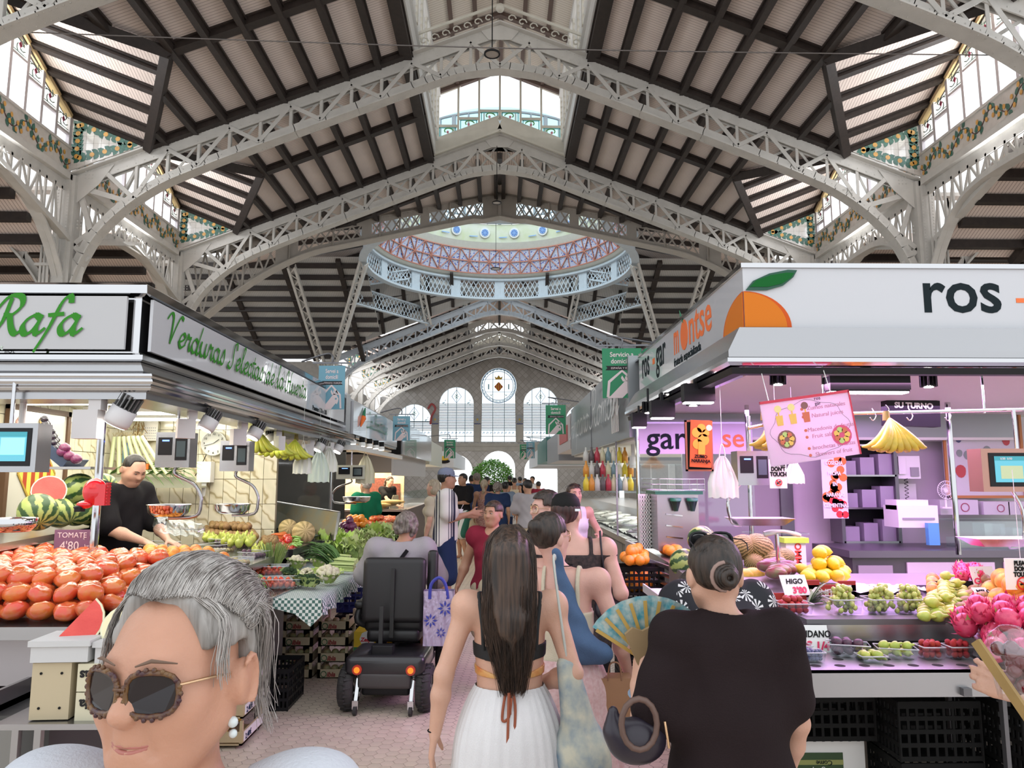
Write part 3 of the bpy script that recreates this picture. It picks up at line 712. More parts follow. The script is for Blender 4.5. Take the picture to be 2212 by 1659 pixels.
for s in(-1,1):
 slab('plank_panel',[(s*7.2,38.4,zc(38.4)),(s*26,38.4,zc(38.4)),(s*26,46.5,zc(46.5)),(s*10.66,46.5,zc(46.5)),(s*7.2,43.8,zc(43.8))],plankZ)
 for k in range(10):
  y=38.8+k*.82;x0=max(7.2,.25+1.286*(y-38.4));z=zc(y)-.12
  zz=z
  MB().beam((s*x0,y,z),(s*26,y,z),.2,.24).done('purlin',darkwood,ceil)
 for x in(8.6,11.6,14.8,18,21):MB().beam((s*x,38.4,zc(38.4)-.1),(s*x,46.5,zc(46.5)-.1),.25,.24).done('cross_beam',darkwood,ceil)
 slab('plank_panel',[(s*.3,46.3,13.5),(s*10.6,46.3,9.6),(s*9,43.4,12.9),(s*6.2,43.2,13.6),(s*3,45,14.0)],plankZ)
 for k in range(6):
  f=k/6;a=Vector((s*10.2,46.1,9.7)).lerp(Vector((s*1.5,46.2,13.2)),f);b=a+Vector((0*s,-3.2+f*1.6,2.4-.9*f));MB().beam(a,b,.2,.2).done('purlin',darkwood,ceil)
 for k in range(1,4):
  a=Vector((s*10.2,46.1-k*.9,9.7+k*.72));b=Vector((s*(1.5+k*.7),46.1-k*.35,13.2+k*.12));MB().beam(a,b,.2,.2).done('cross_beam',darkwood,ceil)
 clerestory((s*(W+.3),46.4,0),(s,0,0),6.6,12,n=(0,-1,0),det=False)
 frieze((s*(W+.2),46.3,0),(s,0,0),6.6,(0,-1,0),'')
 wlx=thing('wall_'+('left' if s<0 else 'right'),None,None,kind='structure')
 MB().bb((s*22,11,0),(s*22.3,47,9.0)).done('plaster',mat('side_wall_plaster',(.45,.42,.38),.8,var=.1),wlx)
 MB().bb((s*(W+.3),46.6,0),(s*22,46.9,9.1)).done('crossing_plaster',MATS['side_wall_plaster'],wlx);MB().bb((s*(W+1.2),46.9,0),(s*(W+1.5),69.5,9.2)).done('nave_plaster',MATS['side_wall_plaster'],wlx)
# ---------- end wall with windows ----------
wt=thing('wall_back',None,None,(0,YEND,0),kind='structure')
stone=mat('diamond_tile_wall',(.60,.60,.585),.6);nt=stone.node_tree;b=nt.nodes['Principled BSDF']
tc=nt.nodes.new('ShaderNodeTexCoord');mp=nt.nodes.new('ShaderNodeMapping');mp.inputs['Rotation'].default_value=(pi/2,pi/4*0,pi/4*0);mp.inputs['Location'].default_value=(0,0,0)
sx=nt.nodes.new('ShaderNodeSeparateXYZ');nt.links.new(tc.outputs['Object'],sx.inputs[0])
def MM(op,a,c=0,nt=nt):
 n=nt.nodes.new('ShaderNodeMath');n.operation=op
 for i,v in enumerate((a,c)):
  if hasattr(v,'links'):nt.links.new(v,n.inputs[i])
  else:n.inputs[i].default_value=v
 return n.outputs[0]
u=MM('DIVIDE',MM('ADD',sx.outputs[0],sx.outputs[2]),.62);v=MM('DIVIDE',MM('SUBTRACT',sx.outputs[0],sx.outputs[2]),.62)
cb=nt.nodes.new('ShaderNodeCombineXYZ');nt.links.new(MM('FLOOR',u),cb.inputs[0]);nt.links.new(MM('FLOOR',v),cb.inputs[1])
wn=nt.nodes.new('ShaderNodeTexWhiteNoise');nt.links.new(cb.outputs[0],wn.inputs['Vector'])
edge=MM('MINIMUM',MM('FRACT',u),MM('FRACT',v));e2=MM('LESS_THAN',edge,.09)
c=ramp(nt,wn.outputs['Value'],[(0,(.5,.48,.45)),(1,(.64,.62,.60))]);mx=nt.nodes.new('ShaderNodeMix');mx.data_type='RGBA';nt.links.new(e2,mx.inputs['Factor']);nt.links.new(c,mx.inputs[6]);mx.inputs[7].default_value=(.40,.38,.35,1);nt.links.new(mx.outputs[2],b.inputs['Base Color'])
def px2(px,py):v=P(px,py,Y=YEND);return(v.x,v.z)
def arch_poly(x0,x1,z0,z1,n=14):
 r=(x1-x0)/2;cx=(x0+x1)/2;zc_=z1-r;return[(x1,z0),(x1,zc_)]+[(cx+r*cos(pi*k/n),zc_+r*sin(pi*k/n))for k in range(1,n)]+[(x0,zc_),(x0,z0)]
def filled(name,outer,holes,y,m,parent,th=.4):
 bm=bmesh.new();es=[]
 for lp in[outer]+holes:
  vs=[bm.verts.new((a,y,b_))for a,b_ in lp];es+=[bm.edges.new((vs[i],vs[(i+1)%len(vs)]))for i in range(len(vs))]
 r=bmesh.ops.triangle_fill(bm,use_beauty=True,edges=es)
 def inside(pt,poly):
  x,z=pt;c=False
  for i in range(len(poly)):
   x1,z1=poly[i];x2,z2=poly[i-1]
   if(z1>z)!=(z2>z)and x<(x2-x1)*(z-z1)/(z2-z1)+x1:c=not c
  return c
 bad=[f for f in bm.faces if any(inside((f.calc_center_median().x,f.calc_center_median().z),h)for h in holes)]
 bmesh.ops.delete(bm,geom=bad,context='FACES_ONLY')
 g=bmesh.ops.extrude_face_region(bm,geom=bm.faces[:]);bmesh.ops.translate(bm,vec=(0,th,0),verts=[v for v in g['geom']if isinstance(v,bmesh.types.BMVert)])
 me=bpy.data.meshes.new(name);bm.to_mesh(me);bm.free();me.materials.append(m);return ob(name,me,parent)
xc=px2(1077,900)[0];k_=(px2(1113,900)[0]-px2(1040,900)[0])/2
hw=k_*1.02;zbot=px2(1077,955)[1];zsm=px2(985,836)[1];ztopc=px2(1077,797)[1]
sideoff=px2(1168,900)[0]-xc;
centres=[xc-2*sideoff,xc-sideoff,xc,xc+sideoff,xc+2*sideoff]
heights=[px2(892,873)[1],zsm,0,zsm,px2(892,873)[1]]
holes=[]
for i,cx in enumerate(centres):
 if i==2:
  R_=hw*1.05;zc_=px2(1077,833)[1];ring=[]
  a0=math.asin(min(1,hw/R_))
  n=26
  ring=[(xc+hw,zbot)]+[(xc+R_*sin(t),zc_-R_*cos(t))for t in[(1.15+(2*pi-2.3)*j/n)for j in range(n+1)]]+[(xc-hw,zbot)]
  holes.append(ring[::-1]if 0 else ring)
  RC=(R_,zc_)
 else:holes.append(arch_poly(cx-hw,cx+hw,zbot,heights[i]))
ch=px2(1077,1008)[1];dz0=0
doorR=(px2(1113,1000)[0]-px2(1041,1000)[0])/2
ztopd=px2(1077,974)[1]
for cx in(xc-sideoff,xc,xc+sideoff):holes.append(arch_poly(cx-doorR,cx+doorR,.02,ztopd if cx==xc else ztopd-.35))
outer=[(-W-.4,0),(W+.4,0),(W+.4,ZE+.1),(0,ZA+.2),(-W-.4,ZE+.1)]
filled('gable_wall',outer,holes,0,stone,wt)
band=MB();zb_=px2(1077,958)[1];band.bb((-W,-.12,zb_-.25),(W,0,zb_),0);band.bb((-W,-.06,zb_-.7),(W,0,zb_-.25));
band.done('stone_string_course',mat('dressed_stone',(.52,.50,.45),.8,var=.12,vscale=2),wt)
pl=MB()
for cx in(xc-1.5*sideoff,xc-.5*sideoff,xc+.5*sideoff,xc+1.5*sideoff):
 pl.bb((cx-(sideoff/2-hw)*.8,-.1,zbot),(cx+(sideoff/2-hw)*.8,0,zbot+2.6))
pl.done('pilasters',MATS['dressed_stone'],wt)
cr_=MB()
for cx in(xc-1.5*sideoff,xc-.5*sideoff,xc+.5*sideoff,xc+1.5*sideoff):
 z=zbot+2.1;cr_.prism([(cx-.3,z+.35),(cx,z+.5),(cx+.3,z+.35),(cx+.25,z-.1),(cx,z-.35),(cx-.25,z-.1)],(0,-.12,0),(1,0,0),(0,0,1),.05,0);cr_.prism([(cx-.12,z),(cx,z+.15),(cx+.12,z),(cx,z-.15)],(0,-.18,0),(1,0,0),(0,0,1),.03,1)
 cr_.tube([(cx-.3+.1*j,-.15,z-.42+.05*(j%2))for j in range(7)],.04,4,2)
cr_.done('ceramic_crests',[mat('crest_grey',(.4,.42,.45),.5),mat('crest_gold',(.6,.45,.1),.5),mat('crest_blue',(.12,.16,.4),.5)],wt)
lead=mat('window_lead',(.22,.27,.28),.5);blueglass=mat('painted_blue_glass',(.1,.25,.5),.4);slatm=mat('grey_louvre',(.38,.41,.46),.5)
for i,cx in enumerate(centres):
 win_n[0]+=1;t=thing('window_%d'%win_n[0],None,None,(cx,YEND+.1,0),kind='structure')
 zt_=heights[i]if i!=2 else RC[1]+RC[0];fr=MB()
 for dx in(-hw/2,0,hw/2)if i!=2 else(-hw/3,hw/3):fr.beam((dx,0,zbot),(dx,0,zt_-.02-(0 if dx==0 else hw*.13)),.05,.06,(0,1,0))
 fr.beam((-hw,0,zbot),(hw,0,zbot),.08,.08);fr.beam((-hw,0,zbot+.55),(hw,0,zbot+.55),.06,.05);fr.beam((-hw,0,zbot+1.1),(hw,0,zbot+1.1),.06,.05)
 fr.done('frame',lead,t)
 zs_=(zt_-hw)if i!=2 else RC[1]-RC[0]
 sl=MB();z=zbot+1.25;k=0
 while z<zs_-.03:
  sl.box((0,.05,z),(2*hw,.09,.05),(.5,0,0));z+=.155
 if i not in(0,4)or True:sl.done('louvre_slats',slatm,t)
 o2=[(x-cx,z)for x,z in holes[i]];mb=MB();mb.add([(a,.12,b_)for a,b_ in o2],[tuple(range(len(o2)))]);mb.done('pane',glassmat('end_glass',(.85,.95,1),.04),t)
 mb=MB()
 if i!=2:
  c_=Vector((0,-.02,zs_+hw*.45));mb.tube([c_+Vector((0,0,.62)),c_+Vector((.45,0,0)),c_+Vector((0,0,-.62)),c_+Vector((-.45,0,0))],.03,4,0,closed=True)
  for j in range(6):mb.tube([c_+Vector((.05*cos(j),0,.05*sin(j))),c_+Vector((.2*cos(j*1.05),0,.25*sin(j*1.05)))],.025,4,1)
  for s in(-1,1):
   for j in range(5):a=j*1.3;mb.tube([(s*(hw*.72)+.13*cos(a+q),-.02,zs_-.1+j*.12+.1*sin(a+q))for q in(0,.8,1.6)],.022,4,2)
  fr=MB();fr.beam((-hw,0,zs_),(hw,0,zs_),.06,.06);fr.done('transom',lead,t)
 else:
  R_,zc_=RC;mb.lathe([(R_-.05,-.03),(R_-.12,-.03),(R_-.12,.0),(R_-.05,0)],40,(0,0,zc_),0,(pi/2,0,0));mb.lathe([(R_*.83,-.03),(R_*.80,-.03),(R_*.8,.0),(R_*.83,0)],40,(0,0,zc_),0,(pi/2,0,0))
  for j in range(28):a=j*2*pi/28;mb.tube([(R_*.9*cos(a+q*.06),-.03,zc_+R_*.89*sin(a+q*.06)+.04*(q%2))for q in range(4)],.03,4,2)
  for dz in(-.6,.6):mb.beam((-R_*.8,-.02,zc_+dz),(R_*.8,-.02,zc_+dz),.03,.03,m=0)
  for j in range(9):
   x0=-.42+j*.84/9;x1=x0+.84/9;h0=.48*(1-abs(x0)/.42);h1=.48*(1-abs(x1)/.42);xm=0
   mb.prism([(x0,zc_-.1-h0),(x1,zc_-.1-h1),(x1,zc_-.1+h1),(x0,zc_-.1+h0)],(0,-.05,0),(1,0,0),(0,0,1),.03,3 if j%2 else 4)
  mb.prism([(-.3,zc_+.6),(.3,zc_+.6),(.38,zc_+.9),(.18,zc_+.75),(0,zc_+1.0),(-.18,zc_+.75),(-.38,zc_+.9)],(0,-.05,0),(1,0,0),(0,0,1),.03,4)
  for s in(-1,1):mb.beam((s*.95,-.03,zc_-.35),(s*.95,-.03,zc_+.15),.1,.05,(0,1,0),2);mb.prism([(s*.7+.15*q,zc_-.9+.12*(q%2))for q in(-1,0,1)]+[(s*.7,zc_-1.0)],(0,-.05,0),(1,0,0),(0,0,1),.02,1)
 for j in range(9):
  x=-hw*.85+j*hw*1.7/8;mb.tube([(x+.07*cos(q*.9),-.02,zbot+.82+.12*sin(q*.9))for q in range(5)],.025,4,0)
 mb.done('painted_glass_motifs',[blueglass,stainG,mat('teal_leaf_glass',(.15,.35,.4),.4),mat('crest_red',(.65,.03,.03),.4),mat('crest_yellow',(.9,.55,.05),.4)],t)
hk=MB();v=P(930,890,Y=YEND-.3);hk.tube(bez([(v.x-.25,v.y,v.z+.3),(v.x+.1,v.y,v.z+.75),(v.x+.45,v.y,v.z+.3),(v.x+.1,v.y,v.z-.4),(v.x+.0,v.y,v.z-1.2)],5),[.1]*20+[.02],6)
tag(hk.done('hook_sign',mat('hook_red',(.45,.08,.08),.5)),'dark red hook-shaped sign on the end wall','sign')
# ---------- floor ----------
fl=thing('floor',None,None,kind='structure')
tilef=mat('hex_tile',(.68,.57,.47),.3,bump=.1,bscale=80,var=.12,vscale=5,rand=.25)
groutf=mat('floor_grout',(.12,.09,.08),.9)
MB().bb((-24,-8,-.05),(24,72,-.004)).done('grout_bed',groutf,fl)
S=.0475;tm=MB();tm.prism([(S*.965*cos(k*pi/3),S*.965*sin(k*pi/3))for k in range(6)],(0,0,-.01),(1,0,0),(0,1,0),.0095+.0005);tmesh=tm.mesh('tile',tilef)
cnt=0;stuff=MB();RT=Matrix.Rotation(radians(-3),3,'Z')
cells=[]
for i in range(-60,62):
 for j in range(0,260):
  x=i*1.5*S;y=2.4+j*math.sqrt(3)*S+(i%2)*math.sqrt(3)*S/2
  v=RT@Vector((x,y,0));cells.append(v)
vis=[v for v in cells if-2.3<v.x<2.2 and 3.4<v.y<17]
near=sorted([v for v in vis if(-1.75<v.x<.1 and v.y>4.55)],key=lambda v:v.y)[:300];ns=set((round(v.x,4),round(v.y,4))for v in near)
for v in near:
 o=ob('tile',tmesh,fl,(v.x,v.y,rnd.uniform(-.0006,.0006)),(rnd.uniform(-.004,.004),rnd.uniform(-.004,.004),radians(-3)))
hexp=[RT@Vector((S*.965*cos(k*pi/3),S*.965*sin(k*pi/3),0))for k in range(6)]
for v in vis:
 if(round(v.x,4),round(v.y,4))in ns:continue
 stuff.add([v+h for h in hexp],[(0,1,2,3,4,5)])
tag(stuff.done('hexagonal_tiles',mat('hex_tile_far',(.68,.57,.47),.3,var=.12,vscale=5),fl),kind='stuff')
mb=MB();mb.bb((-24,17,-.003),(24,72,0));mb.bb((-24,-8,-.003),(-2.3,17,0));mb.bb((2.2,-8,-.003),(24,17,0));mb.bb((-2.3,-8,-.003),(2.2,3.4,0));mb.done('worn_paving',MATS['hex_tile_far'],fl)
# ---------- stalls ----------
steel=mat('brushed_steel',(.40,.40,.41),.26,.95,bump=.03,bscale=30)
chrome=mat('chrome',(.56,.56,.57),.08,1.0)
darksteel=mat('dark_steel',(.16,.16,.17),.35,.7)
signw=mat('sign_white',(.56,.57,.60),.12,coat=.5);signgrey=mat('sign_grey',(.45,.45,.46),.12,coat=.5)
black=mat('black_plastic',(.008,.008,.01),.45,spec=.3);blackm=mat('black_matte',(.009,.009,.009),.7,spec=.2)
green_l=mat('letter_green',(.03,.22,.015),.5,spec=.2);greend=mat('letter_dark_green',(.03,.2,.1),.4);darkl=mat('letter_charcoal',(.012,.02,.024),.6,spec=.1);orange_l=mat('letter_orange',(.85,.17,.03),.4)
whitep=mat('white_plastic',(.82,.82,.8),.35);greyp=mat('grey_plastic',(.3,.3,.31),.4)
clear=glassmat('clear_glass',(.93,.96,.95),.1);clearp=glassmat('clear_plastic',(.93,.95,.96),.16,.12)
def lamp(name,col,e):return mat(name,col,.5,emit=e,ecol=col)
tubeW=lamp('tube_light',(1,.97,.9),9);tubeP=lamp('tube_purple_white',(1,.86,1),9);ledW=lamp('led_white',(1,.95,.9),7)
def sweep(path,prof,name,m,parent,closed=False,loc=(0,0,0)):
 "sweep a closed (offset,z) profile along a plan polyline; offset grows to the right-hand side"
 n=len(path);P_=[Vector(p)for p in path];rings=[]
 for i,p in enumerate(P_):
  a=(P_[i]-P_[i-1]).normalized()if i>0 else None;b=(P_[i+1]-P_[i]).normalized()if i<n-1 else None
  a=a or b;b=b or a
  na=Vector((a.y,-a.x));nb=Vector((b.y,-b.x));mt=(na+nb);mt=mt/(mt.dot(na))if mt.length>1e-6 else na
  rings.append([(p.x+mt.x*o,p.y+mt.y*o,z)for o,z in prof])
 mb=MB();k=len(prof);vs=[v for r in rings for v in r]
 fs=[(i*k+j,i*k+(j+1)%k,(i+1)*k+(j+1)%k,(i+1)*k+j)for i in range(n-1)for j in range(k)]
 mb.add(vs,fs);mb.add(rings[0],[tuple(range(k))[::-1]]);mb.add(rings[-1],[tuple(range(k))])
 return mb.done(name,m,parent,loc)
GL={'a':([[(.8,.8),(.5,1),(.15,.75),(.05,.35),(.25,0),(.55,.15),(.8,.8)],[(.82,1),(.72,.3),(.85,0),(1.15,.3)]],1.05),'e':([[(.0,.3),(.45,.5),(.7,.8),(.5,1),(.2,.75),(.1,.3),(.35,0),(.8,.3)]],.75),'r':([[(0,.3),(.2,.9),(.25,1.05),(.4,.85),(.6,.9),(.5,.4),(.6,0),(.85,.3)]],.8),'d':([[(.75,.8),(.45,1),(.12,.7),(.05,.3),(.25,0),(.55,.15),(.75,.7)],[(1.1,2.0),(.78,.7),(.7,.15),(.85,0),(1.1,.3)]],1.05),'u':([[(-.05,.5),(.15,1),(.1,.3),(.3,0),(.6,.2),(.78,1)],[(.78,1),(.7,.3),(.85,0),(1.1,.3)]],1.05),'n':([[(0,.5),(.15,1),(.08,0)],[(.08,.2),(.4,.95),(.65,.9),(.6,.3),(.7,0),(.95,.3)]],.95),'m':([[(0,.5),(.15,1),(.08,0)],[(.08,.2),(.35,.95),(.5,.8),(.45,0)],[(.45,.2),(.75,.95),(.95,.8),(.88,.2),(1,0),(1.2,.3)]],1.2),'s':([[(0,.3),(.35,.95),(.45,1.15),(.55,.6),(.45,.1),(.2,0),(.05,.15)]],.7),'l':([[(0,.3),(.4,1.2),(.62,1.9),(.45,2.05),(.3,1.5),(.22,.3),(.4,0),(.7,.3)]],.65),'c':([[(.65,.8),(.5,1),(.2,.8),(.05,.35),(.25,0),(.7,.3)]],.68),'t':([[(.42,1.7),(.2,.5),(.3,0),(.6,.3)],[(.05,1.15),(.65,1.2)]],.55),'i':([[(0,.4),(.2,1),(.12,.3),(.25,0),(.5,.3)],[(.28,1.4),(.3,1.5)]],.48),'o':([[(.5,1),(.15,.8),(.05,.35),(.3,0),(.65,.3),(.6,.8),(.4,1),(.9,.8)]],.85),'q':([[(.75,.8),(.45,1),(.12,.7),(.05,.3),(.25,0),(.75,.7)],[(.8,1),(.55,-.9),(1,.2)]],.95),'p':([[(.2,1.05),(-.1,-.9)],[(.12,.4),(.45,1),(.75,.7),(.55,.05),(.1,.1)]],.9),'V':([[(-.2,1.5),(.1,1.95),(.4,1.7),(.42,0)],[(.42,0),(.85,1.3),(1.2,2.0),(1.5,1.9)]],1.3),'S':([[(1.15,1.6),(1.05,2.1),(.7,1.9),(.62,1.2),(.6,.4),(.3,-.05),(-.1,.15),(.15,.5)]],1.15),'H':([[(0,1.5),(.35,2.0),(.45,1.5),(.35,.2),(.05,-.05),(-.1,.2)],[(1.4,2.1),(1.1,1.6),(1.0,.4),(1.2,0),(1.5,.3)],[(.3,.95),(1.15,1.05)]],1.5),'R':([[(.55,1.9),(.45,.6),(.1,0),(-.3,.15)],[(0,1.3),(.4,2.0),(1.0,2.0),(1.15,1.5),(.85,1.05),(.45,1.0)],[(.7,1.05),(1.0,.3),(1.3,0),(1.6,.3)]],1.5),'f':([[(1.0,1.7),(.85,2.05),(.55,1.7),(.3,.3),(-.05,-.95)],[(.1,1.0),(.8,1.08)]],.8),'L':([[(1.1,1.7),(.9,2.1),(.6,1.7),(.4,.4),(.0,.05),(.4,0),(1.3,.2)]],1.3),'B':([[(.55,1.9),(.45,.6),(.1,0),(-.3,.15)],[(0,1.3),(.4,2.0),(1.0,2.0),(1.1,1.5),(.6,1.05),(1.15,.8),(1.0,.1),(.4,.05)]],1.35),'A':([[(-.3,.1),(.2,.2),(.8,1.6),(1.0,2.05)],[(1.0,2.05),(.95,.8),(1.1,0),(1.35,.3)],[(.4,.8),(1.2,.85)]],1.35),' ':([],.6)}
def script_text(txt,sx,sy,m,parent,loc,rot,nib=.11,ang=.7,dep=.004,min_=.35,name='lettering'):
 mb=MB();x=0
 for ch in txt:
  st,adv=GL.get(ch,GL['o'])
  for s_ in st:
   pts=bez(s_,6);pr_=[]
   for p in pts:pr_.append(Vector(((p.x+x)*sx+p.y*sy*.25,p.y*sy,0)))
   nb=Vector((cos(ang),sin(ang),0))*nib*sy;k=len(pr_)
   for i in range(k-1):
    a,b=pr_[i],pr_[i+1];d=(b-a)
    if d.length<1e-6:continue
    nr=Vector((-d.y,d.x,0)).normalized()
    w1=nr*max(abs(nb.dot(nr)),nib*sy*min_)
    e=d.normalized()*nib*sy*.2;dep+=2e-5
    mb.add([a-w1-e+Vector((0,0,dep)),b-w1+e+Vector((0,0,dep)),b+w1+e+Vector((0,0,dep)),a+w1-e+Vector((0,0,dep))],[(0,1,2,3)])
  x+=adv
 return mb.done(name,m,parent,loc,rot)
RF=(pi/2,0,0);RPX=(pi/2,0,pi/2);RMX=(pi/2,0,-pi/2)
XL=-2.24;YF=4.6;XR=1.56
sa=thing('stall_canopy','chrome-edged canopy with green script signs over the tomato stall','canopy',(0,0,0),kind='structure')
pa=[(-7,YF),(XL,YF),(XL,10.75)]
sweep(pa,[(-.25,2.93),(.0,2.95),(.03,2.93),(.035,2.875),(.0,2.86),(-.25,2.86)],'chrome_cap',chrome,sa)
sweep(pa,[(-.05,2.5),(-.02,2.5),(-.02,2.87),(-.05,2.87)],'chrome_backing',chrome,sa)
sweep(pa,[(-.2,2.44),(0,2.44),(.03,2.455),(.03,2.485),(0,2.50),(-.2,2.5)],'chrome_moulding',chrome,sa)
sweep(pa,[(-.2,2.30),(.13,2.30),(.13,2.345),(.05,2.38),(.01,2.44),(-.2,2.44)],'steel_cove',steel,sa)
for k,(o,z)in enumerate(((.125,2.335),(.135,2.30),(.12,2.265))):sweep(pa,[(o+.03*cos(a),z+.022*sin(a))for a in[i*pi/4 for i in range(8)]],'chrome_tube',chrome,sa)
sweep(pa,[(-.2,2.2),(.10,2.2),(.10,2.26),(-.2,2.26)],'rail_track',steel,sa)
MB().bb((-7,YF+.1,2.46),(XL-.1,10.7,2.5)).done('canopy_ceiling',mat('stall_ceiling_white',(.8,.8,.76),.5),sa)
MB().bb((-7,YF+.05,2.88),(XL-.05,10.7,2.9)).done('canopy_top',steel,sa)
sp=MB().bb((-6,YF-.035,2.52),(P(277,700,Y=YF).x,YF-.015,2.855)).done('sign_panel',signgrey,sa)
sp=MB().bb((XL+.015,YF+.06,2.52),(XL+.035,10.55,2.855)).done('sign_panel',signw,sa)
zb=P(100,724,Y=YF).z
script_text('Rafa',.125,.118,green_l,sa,(P(-15,724,Y=YF).x,YF-.037,zb),RF,nib=.19)
script_text('Verduras Selectas de la Huerta',.137,.105,green_l,sa,(XL+.037,4.85,2.62),RPX,nib=.17)
text_mesh('Puestos 133 a 135',.075,darkl,sa,(XL+.037,8.75,2.535),RPX,bold=.002,sx=1.3)
text_mesh('llot',.05,mat('letter_pale',(.6,.7,.6),.4),sa,(P(-8,752,Y=YF).x,YF-.037,P(0,758,Y=YF).z),RF)
MB().bb((XL-.02,10.6,2.4),(XL+.05,10.9,2.95)).done('end_box',steel,sa)
marble=mat('marble_tile',(.74,.68,.50),.2,coat=.4);nt=marble.node_tree;b=nt.nodes['Principled BSDF']
oi=nt.nodes.new('ShaderNodeObjectInfo');tc=nt.nodes.new('ShaderNodeTexCoord');va=nt.nodes.new('ShaderNodeVectorMath');va.operation='ADD';nt.links.new(tc.outputs['Object'],va.inputs[0])
mm=nt.nodes.new('ShaderNodeMath');mm.operation='MULTIPLY';mm.inputs[1].default_value=40;nt.links.new(oi.outputs['Random'],mm.inputs[0]);nt.links.new(mm.outputs[0],va.inputs[1])
wv=nt.nodes.new('ShaderNodeTexWave');wv.inputs['Scale'].default_value=2.2;wv.inputs['Distortion'].default_value=9;wv.inputs['Detail'].default_value=3;wv.bands_direction='DIAGONAL';nt.links.new(va.outputs[0],wv.inputs['Vector'])
nt.links.new(ramp(nt,wv.outputs['Fac'],[(0,(.42,.35,.2)),(.06,(.68,.62,.45)),(.3,(.76,.71,.55)),(1,(.70,.66,.5))]),b.inputs['Base Color'])
def tilewall(name,p0,u,nu,nv,tw,th,m=marble,gm=None,skip=lambda a,b:False):
 t=thing(name,None,None,p0,kind='structure');u=Vector(u).normalized();n=u.cross(Vector((0,0,1)))
 MB().beam(n*-.03+Vector((0,0,nv*th/2)),n*-.03+u*nu*tw+Vector((0,0,nv*th/2)),.04,nv*th).done('grout_bed',mat('wall_grout',(.35,.3,.2),.8),t)
 me=MB().box((0,0,0),(tw-.006,.02,th-.006)).mesh('tile',m);rz=math.atan2(u.y,u.x)
 for i in range(nu):
  for j in range(nv):
   if not skip(i,j):ob('tile',me,t,u*(i+.5)*tw+Vector((0,0,(j+.5)*th)),(0,0,rz))
 return t
tilewall('wall_marble_back',(-5.1,8.85,.85),(1,0,0),16,6,.155,.29)
tilewall('wall_marble_side',(-4.45,4.9,.85),(0,1,0),26,6,.155,.29)
wq=thing('wall_stall_side',None,None,kind='structure');MB().bb((-7,4.9,0),(-4.5,9,2.46)).bb((-7,8.9,0),(-2.7,9.0,2.46)).done('partition',mat('stall_wall_dark',(.12,.11,.1),.7),wq)
for k,(x0,x1,y)in enumerate(((-4.2,-3.15,5.0),(-4.1,-2.6,5.7),(-4.2,-2.6,6.6),(-4.2,-2.6,7.6),(-4.2,-2.9,8.4))):
 t=thing('tube_lamp',['fluorescent tube nearest the front rail of the tomato stall','second fluorescent tube back in the tomato stall ceiling','middle fluorescent tube above the vendor','fourth fluorescent tube back, before the clock wall','fluorescent tube against the marble back wall'][k],'lamp',(x0,y,2.42),group='ceiling tubes of the tomato stall')
 MB().tube([(0,0,-.03),(x1-x0,0,-.03)],.02,8).done('tube',tubeW,t);MB().bb((-.03,-.03,-.02),(x1-x0+.03,.03,.03)).done('batten',whitep,t)
area('light_stall_left',(-3.3,6.6,2.38),(1.9,3.6),42,(1,.95,.82))
area('light_stall_left_front',(-3.4,4.75,2.25),(2.2,.3),15,(1,.9,.8))
def spot_proto():
 t=thing('spotlight','','lamp');MB().bb((-.03,-.03,-.05),(.03,.03,0)).bb((-.1,-.035,-.19),(.02,.035,-.05)).done('driver_box',mat('lamp_grey_white',(.62,.60,.60),.4),t)
 h=MB().lathe([(.001,0),(.058,0),(.062,.02),(.062,.09),(.001,.09)],20,(0,0,0),0).done('lamp_head',MATS['lamp_grey_white'],t,(.09,0,-.12));h.rotation_euler=(0,.5,0)
 f=MB()
 for k in range(16):
  a=k*pi/8;f.beam((.02*cos(a),.02*sin(a),.125),(.056*cos(a),.056*sin(a),.125),.006,.07)
 f.done('heat_sink',mat('sink_grey',(.18,.18,.18),.4,.6),h)
 MB().lathe([(.001,-.004),(.05,-.004),(.05,-.001),(.001,-.001)],20).done('lens',ledW,h)
 return t
sp0=spot_proto()
spots=[((212,868,4.55),0,1.25,'big grey-finned spotlight at the front corner above the red helmet-like hook'),((415,905,5.4),.6,1.0,''),((525,925,6.5),.8,1.0,''),((600,945,7.5),2.3,1.0,''),((672,962,8.9),.8,1.0,''),((715,966,9.6),.8,1.0,'')]
lb=['big white spotlight with fins at the canopy corner, above the chrome pole','white track spotlight above the touch-screen scale','white track spotlight above the wall clock','white track spotlight in front of the banana bunch, turned the other way','white track spotlight above the hanging white bags','white track spotlight nearest the blue hanging sign']
for i,((px,py,y),rz,sc,_)in enumerate(spots):
 o=sp0 if i==0 else copy_tree(sp0);v=P(px,py,Y=y);o.location=(v.x,y,min(2.2,v.z+.06));o.rotation_euler=(0,0,rz);o.scale=(sc,)*3;o['label']=lb[i];o['group']='track spotlights of the tomato stall'
sb=thing('stall_canopy','plain steel canopy with the La Boutique script sign','canopy',(0,0,0),kind='structure')
Y1,Y2=11.0,16.2
MB().bb((-6,Y1,2.36),(XL-.0,Y2,2.93)).done('fascia',steel,sb)
MB().bb((XL,Y1+.25,2.40),(XL+.03,Y2-.1,2.90)).done('sign_panel',signw,sb)
script_text('La Boutique',.22,.13,greend,sb,(XL+.035,12.4,2.58),RPX,nib=.12)
mb=MB();mb.tube([(XL+.05,11.75,2.55),(XL+.05,11.95,2.7)],[.012,.05],6,0);mb.tube([(XL+.05,11.95,2.7),(XL+.05,12.1,2.87)],[.04,.01],6,1);mb.done('painted_carrot',[orange_l,greend],sb)
sweep([(-5,10.6),(XL+.12,10.6),(XL+.12,15.6)],[(-.05,2.13),(.1,2.13),(.1,2.2),(-.05,2.2)],'rail_track',whitep,sb)
